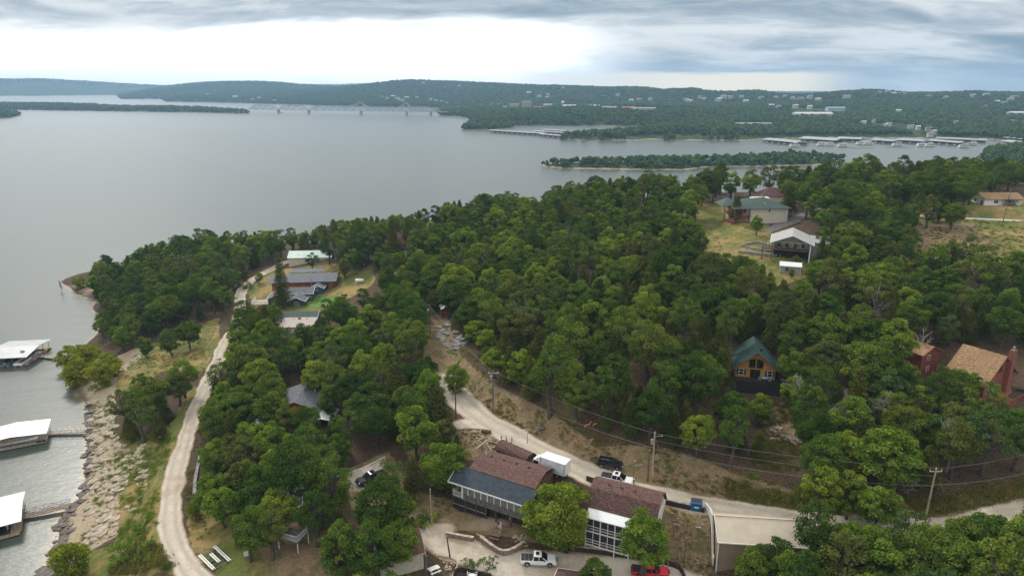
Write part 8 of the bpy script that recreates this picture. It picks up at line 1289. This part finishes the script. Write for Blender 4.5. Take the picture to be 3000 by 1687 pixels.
gangway(at_dock(dm, Lm, 4.5, .4), (-107.25, 154.26, 0.7), 1.5, 'pale gangway with thin rails from the white roofed dock')
# lower dock (pale blue roof)
A, B = (-95.99, 114.49, 3.2), (-101.76, 124.05, 3.2); rz = R(0); D_ = math.dist(A[:2], B[:2]); rz = frame(A, B)[0]-R(90)
dl = dock((A[0]-9*math.cos(rz), A[1]-9*math.sin(rz), 0), rz, 9, D_, 'blue_metal', 'covered boat dock with pale blue roof at the lowest gangway', 'x', 2.7, .8, ((0, .8), (7.2, 9)), 'carpet', 4)
MB().lo(.5, 8.8, -.9, .2, .25, .45).build('boarding_walk', M['carpet'], dl); MB().lo(.6, 8.7, -.8, .1, -.25, .25).build('float', M['black'], dl)
speedboat(at_dock(dl, 5.2, 3.4, .3), rz-R(90), 'black speedboat inside the pale blue roofed dock', 'black_car', None, 6.4); speedboat(at_dock(dl, 4.0, -3.8, .1), rz+R(75), 'pale mint boat moored in front of the pale blue roofed dock', 'mint', None, 5.5)
M['blue_rail'] = pm('blue_rail_paint', (.035, .06, .13), .6)
gangway((-99.61, 118.5, 0.45), (-91.21, 122.26, 0.9), 1.6, 'tan gangway with blue truss rails from the lowest dock', 'carpet', 'blue_rail', 1)
def person(loc, rz_, shirt, pants, label, arm=.2, stride=.12, h=1.75, scale=1.):
    m, t, p = newmat('clothes_and_skin'); z = t.xyz(t.new('ShaderNodeTexCoord').outputs['Object'])[2]; c = t.mix(t.m('GREATER_THAN', z, .86), pants, shirt); c = t.mix(t.m('GREATER_THAN', z, 1.43), c, (.45, .27, .19)); c = t.mix(t.m('GREATER_THAN', z, 1.66), c, (.05, .035, .025)); t.put(p.inputs['Base Color'], c); p.inputs['Roughness'].default_value = .9
    V = [(0, 0, .93), (0, 0, 1.18), (0, 0, 1.40), (0, 0, 1.50), (0, .01, 1.60), (0, .01, 1.73), (.09, 0, .88), (.11, stride, .48), (.11, stride-.05, .08), (.11, stride+.12, .03), (-.09, 0, .88), (-.11, -stride*.5, .48), (-.11, -stride, .08), (-.11, -stride+.17, .03), (.19, 0, 1.38), (.25, 0, 1.12), (.25, arm, .92), (.24, arm+.07, .84), (-.19, 0, 1.38), (-.25, 0, 1.12), (-.25, arm*.6, .90), (-.24, arm*.6+.06, .82)]
    E_ = [(0, 1), (1, 2), (2, 3), (3, 4), (4, 5), (0, 6), (6, 7), (7, 8), (8, 9), (0, 10), (10, 11), (11, 12), (12, 13), (2, 14), (14, 15), (15, 16), (16, 17), (2, 18), (18, 19), (19, 20), (20, 21)]
    rad = [.15, .14, .16, .06, .09, .085, .095, .07, .045, .035, .095, .07, .045, .035, .065, .05, .038, .035, .065, .05, .038, .035]
    me = bpy.data.meshes.new('person'); me.from_pydata(V, E_, []); o = link('person', me, m, None, loc, rz_, scale); sk = o.modifiers.new('skin', 'SKIN'); me.skin_vertices
    for i, r in enumerate(rad): me.skin_vertices[0].data[i].radius = (r, r*(.72 if i in (0, 1, 2) else 1))
    me.skin_vertices[0].data[0].use_root = True; o.modifiers.new('sub', 'SUBSURF').levels = 1; o.modifiers['sub'].render_levels = 2; return tag(o, label, 'person')
for px_, up, sh_, pa_, lab, sc in (((-1.16, 122.15), .06, (.42, .02, .09), (.35, .03, .08), 'person in a magenta top and trousers walking on the gravel road', 1.05), ((-0.07, 121.88), .06, (.55, .47, .36), (.05, .05, .06), 'person in a pale shirt and dark trousers on the gravel road', 1.0), ((-2.14, 123.38), .06, (.12, .11, .10), (.30, .22, .18), 'small person in dark clothes on the gravel road', .75)): person(gpos(*px_, up), rnd.uniform(0, 6), sh_, pa_, lab, scale=sc)
c_ = (-1.22, 121.43, 15.1); bg_ = thing('cooler', 'coral pink cooler carried beside the person in magenta', 'cooler', gpos(c_[0], c_[1]-.3, .05), R(10)); cp = pm('coral_plastic', (.70, .16, .13), .5); MB().lo(-.3, .3, -.2, .2, 0, .4).build('box', cp, bg_, bevel=.03); MB().lo(-.31, .31, -.21, .21, .4, .48).build('lid', M['white'], bg_)
for px_, sh_, pa_, lab in (((0.06, 102.92), (.55, .03, .04), (.08, .08, .1), 'person in a red shirt under the lodge porch'), ((-0.3, 102.44), (.5, .48, .46), (.2, .17, .15), 'person in a pale shirt beside the one in red under the lodge porch')): person(gpos(*px_, .08), rnd.uniform(0, 6), sh_, pa_, lab)
c_ = (-98.86, 114.87, 0.6); person((c_[0], c_[1], .45), 1., (.75, .74, .72), (.6, .58, .55), 'person in white standing on the front walk of the lowest dock')
def deer(loc, rz_, label, graze=0, sc=1.):
    hd = [(.62, 0, .55), (.78, 0, .12), (.95, 0, .06)] if graze else [(.66, 0, 1.12), (.74, 0, 1.38), (.98, 0, 1.30)]
    V = [(0, 0, .80), (-.45, 0, .82), (.42, 0, .80)]+hd+[(-.62, 0, .74), (.40, .11, .62), (.42, .11, .34), (.41, .11, .02), (.40, -.11, .62), (.38, -.11, .34), (.40, -.11, .02), (-.48, .12, .60), (-.56, .12, .36), (-.50, .12, .02), (-.46, -.12, .60), (-.54, -.12, .36), (-.47, -.12, .02), (hd[1][0]-.04, .09, hd[1][2]+.16), (hd[1][0]-.04, -.09, hd[1][2]+.16)]
    E_ = [(0, 1), (0, 2), (2, 3), (3, 4), (4, 5), (1, 6), (2, 7), (7, 8), (8, 9), (2, 10), (10, 11), (11, 12), (1, 13), (13, 14), (14, 15), (1, 16), (16, 17), (17, 18), (4, 19), (4, 20)]; rad = [.19, .19, .20, .10, .085, .05, .04, .085, .045, .03, .085, .045, .03, .10, .045, .03, .10, .045, .03, .03, .03]
    me = bpy.data.meshes.new('deer'); me.from_pydata(V, E_, []); o = link('deer', me, M['deer'], None, loc, rz_, sc); o.modifiers.new('skin', 'SKIN')
    for i, r in enumerate(rad): me.skin_vertices[0].data[i].radius = (r, r)
    me.skin_vertices[0].data[0].use_root = True; o.modifiers.new('sub', 'SUBSURF').render_levels = 2; return tag(o, label, 'deer')
M['deer'] = pm('deer_coat', (.42, .20, .085), .9, .15, 3)
for px_, r_, g_, lab in (((12.64, 119.84), 1.9, 0, 'reddish deer standing lowest on the grassy bank above the road'), ((14.9, 121.67), .3, 0, 'reddish deer with raised head at the wood edge above the road'), ((16.62, 121.39), 3.0, 1, 'reddish deer grazing at the wood edge above the road'), ((15.56, 118.5), .8, 1, 'reddish deer half hidden in the dry grass above the road')): deer(gpos(*px_, 0), r_, lab, g_)
# ---------------------------------------------------------------- far things across the lake
def fz(x, y): return float(far_z(np.array([x]), np.array([y]))[0][0])
FW = {'white': pm('far_white_wall', (.52, .52, .50), .8), 'tan': pm('far_tan_wall', (.48, .41, .33), .8), 'brown': pm('far_brown_wall', (.28, .18, .13), .8), 'red': pm('far_red_wall', (.42, .12, .10), .8)}; FR = {'grey': pm('far_grey_roof', (.28, .28, .29), .8), 'white': pm('far_white_roof', (.60, .60, .59), .7), 'brown': pm('far_brown_roof', (.26, .19, .16), .8), 'red': pm('far_red_roof', (.45, .10, .11), .8), 'blue': pm('far_blue_roof', (.22, .36, .50), .6)}
def far_house(x, y, L, D, h, wm, rm, label, rz_=0, rise=.28, nm='house', cat='house', grp=None, up=0):
    o = thing(nm, label, cat, (x, y, fz(x, y)+up), rz_, grp); MB().lo(-L/2, L/2, -D/2, D/2, -3, h).build('wall', FW[wm], o)
    pr = [(-D/2-.5, h+.02), (0, h+D*rise), (D/2+.5, h+.02)]; MB().prism(pr, 'x', -L/2-.5, L/2+.5).build('roof', FR[rm], o)
    m = MB(); n = max(2, int(L/5))
    for i in range(n): m_ = MB().lo(-L/2+(i+.35)*L/n, -L/2+(i+.65)*L/n, -D/2-.12, -D/2-.01, h*.35, h*.8); m_.build('window', M['glass'], o)
    return o
SIDE = ['on the far hillside above the bridge', 'on the far hillside above the town', 'on the hill crest behind the marina', 'in the woods behind the marina']
hc = 0
for x, y, L, D, h, wm, rm, sd_, up in FARH: far_house(x, y, L, D, h, wm, rm, f'small distant {wm} house with {rm} roof {SIDE[sd_]}', rnd.uniform(-.5, .5), grp=f'distant {wm} houses with {rm} roofs {SIDE[sd_]}', up=up)

for i, (x, y, L, D, h, wm, rm, lab) in enumerate(TOWN): far_house(x, y, L, D, h, wm, rm, lab, 0, .06 if h > 9 else .15, 'building', 'building')
wt = thing('water_tower', 'white water tower above the far town', 'water tower', (WT[0], WT[1], fz(*WT))); MB().tube((0, 0, -2), (0, 0, 14), 1.2).build('column', M['white'], wt); s_ = [[(r*math.cos(t), r*math.sin(t), z) for t in np.linspace(0, 2*math.pi, 14, endpoint=False)] for r, z in ((1.2, 13), (4.6, 15), (5.2, 17.5), (4.2, 20), (1.5, 21.4))]; MB().loft(s_).build('tank', M['white'], wt, smooth=True)
def far_dock(a, b, w_, label, grp, rm='grey', h=4.2):
    rz_, L = frame(a, b); o = thing('marina_dock', label, 'dock', (a[0], a[1], 0), rz_, grp); MB().lo(0, L, 0, w_, .3, .7).build('deck', M['concrete'], o); MB().prism([(-1, h), (w_/2, h+w_*.07), (w_+1, h), (w_+1, h+.25), (w_/2, h+w_*.07+.25), (-1, h+.25)], 'x', -1, L+1).build('roof', M[{'grey': 'grey_metal', 'white': 'pale_metal'}[rm]], o)
    for i in range(max(2, int(L/9))+1):
        for y_ in (.4, w_-.4): MB().bar((L*i/max(2, int(L/9)), y_, .5), (L*i/max(2, int(L/9)), y_, h), .3).build('post', M['black'], o)
    m = MB().lo(1, L-1, 2, w_-2, .7, 2.6); m.build('slip_shade', M['black'], o)  # black block stands in for the shade inside the covered slips
    for i in range(int(L/6)): hull(5.5, 2.3, 1.4, 5).build('moored_boat', M['white'], o, (4+i*6, 1.2, .5), R(90)) if i % 2 else None
    return o
for i, (a, b, w_, rm) in enumerate(MARINA): far_dock(a, b, w_, 'long covered marina dock with pale metal roof off the tree lined spit' if i < 4 else 'wide covered marina dock with grey roof along the far shore', 'docks of the spit marina' if i < 4 else 'docks of the far shore marina', rm)
for i, (x, y) in enumerate(HBOATS):
    hb = thing('houseboat', 'white houseboat moored at the far shore marina', 'houseboat', (x, y, 0), rnd.uniform(-.25, .1), 'houseboats at the far shore marina'); hull(17, 5, 1.3).build('hull', M['white'], hb); MB().lo(-7, 4.5, -2.1, 2.1, 1.25, 3.5).build('cabin', M['white'], hb); MB().lo(-7.5, 5.2, -2.4, 2.4, 3.5, 3.7).build('upper_deck', M['white'], hb); MB().lo(-3, 3, -1.8, 1.8, 5.3, 5.5).build('canopy', M['white'], hb); posts(hb, [(-2.8, -1.6, 3.7), (2.8, -1.6, 3.7), (-2.8, 1.6, 3.7), (2.8, 1.6, 3.7)], 1.6, .12, 'steel', 'strut')
    for k in range(4): MB().lo(-6+k*2.6, -4.2+k*2.6, -2.16, -2.11, 1.9, 3.0).build('window', M['glass'], hb)
for a, b in BREAK: rz_, L = frame(a, b); o = thing('breakwater', 'thin floating breakwater log in front of the far marina', 'breakwater', (a[0], a[1], 0), rz_, 'floating breakwaters'); MB().tube((0, 0, .1), (L, 0, .1), .55, n=8).build('float', M['greystone'], o)
for i, (x, y) in enumerate(LBOATS): o = speedboat((x, y, -.1), rnd.uniform(-.4, .4), ['small white motorboat crossing near the middle of the long bridge', 'small dark boat below the arched spans of the long bridge'][i], 'white_car' if i == 0 else 'gray_car', None, 8)
# the long steel truss bridge
BA, BB = BRIDGE[0], BRIDGE[-1]; rz, LB = frame(BA, BB); br = thing('truss_bridge', 'long pale steel truss bridge on tall piers across the lake', 'bridge', (BA[0], BA[1], 0), rz); M['bridge'] = pm('bridge_steel', (.36, .39, .40), .6, .08, .1)
DK = 11.5; MB().lo(-25, LB+25, -4.5, 4.5, DK-1.2, DK).build('deck', M['bridge'], br); xs_ = [math.dist(BA, p) for p in BRIDGE]
for x in xs_[1:-1]: MB().loft([[(x-1.8, -6, z), (x+1.8, -6, z), (x+1.8, 6, z), (x-1.8, 6, z)] for z in (-3, DK-1.2)]).build('pier', M['concrete'], br)
def truss(x0, x1, hfun, nseg):
    m = MB()
    for s in (-4.4, 4.4):
        P_ = [(x0+(x1-x0)*i/nseg, hfun(i/nseg)) for i in range(nseg+1)]
        for i in range(nseg):
            (a, ha), (b, hb_) = P_[i], P_[i+1]; m.bar((a, s, DK+ha), (b, s, DK+hb_), 1.15)
            m.bar((a, s, DK), (b, s, DK+hb_) if i % 2 == 0 else (b, s, DK), .9) if i % 2 == 0 else m.bar((a, s, DK+ha), (b, s, DK), .9)
        for a, ha in P_[1:-1]: m.bar((a, s, DK), (a, s, DK+ha), .9)
    for i in range(1, nseg): a, ha = P_[i]; m.bar((a, -4.4, DK+ha), (a, 4.4, DK+ha), .4)
    m.build('truss_span', M['bridge'], br)
ar = lambda H_: (lambda t: H_*min(1, (1-abs(2*t-1)**2.2)*1.25))
truss(xs_[0], xs_[1], ar(13), 8); truss(xs_[1], xs_[2], ar(13), 8)
truss(xs_[2], xs_[3], lambda t: 13*min(1, t*5)+11*max(0, (t-.72)/.28)**2 if t > 0 else 0, 14); truss(xs_[3], xs_[4], lambda t: 12+12*max(0, (abs(2*t-1)-.55)/.45)**2-3*math.sin(math.pi*t), 14); truss(xs_[4], xs_[5], lambda t: (13+11*max(0, (.25-t)/.25)**2)*(1-max(0, (t-.8)/.2)) , 10); truss(xs_[5], xs_[6], ar(11), 5)
# trees one can tell apart on the marina spit
for i, (x, y, s) in enumerate(SPIT): plant('o' if i % 3 else 'b', x, y, s, 'single tree on the marina spit across the water', 'trees on the marina spit', z=fz(x, y)-.2)


# ---------------------------------------------------------------- haze over the lake and hills
hm, ht, hp = newmat('haze_air'); ht.n.remove(hp); vol = ht.new('ShaderNodeVolumePrincipled'); vol.inputs['Density'].default_value = .00012; vol.inputs['Color'].default_value = (.43, .70, 1., 1); vol.inputs['Anisotropy'].default_value = .2; ht.l.new(vol.outputs[0], ht.n['Material Output'].inputs['Volume'])
tag(MB().lo(-9700, 9700, -500, 9800, -12, 260).build('haze', hm), 'thin blue haze over the lake and hills', 'haze', kind='stuff')
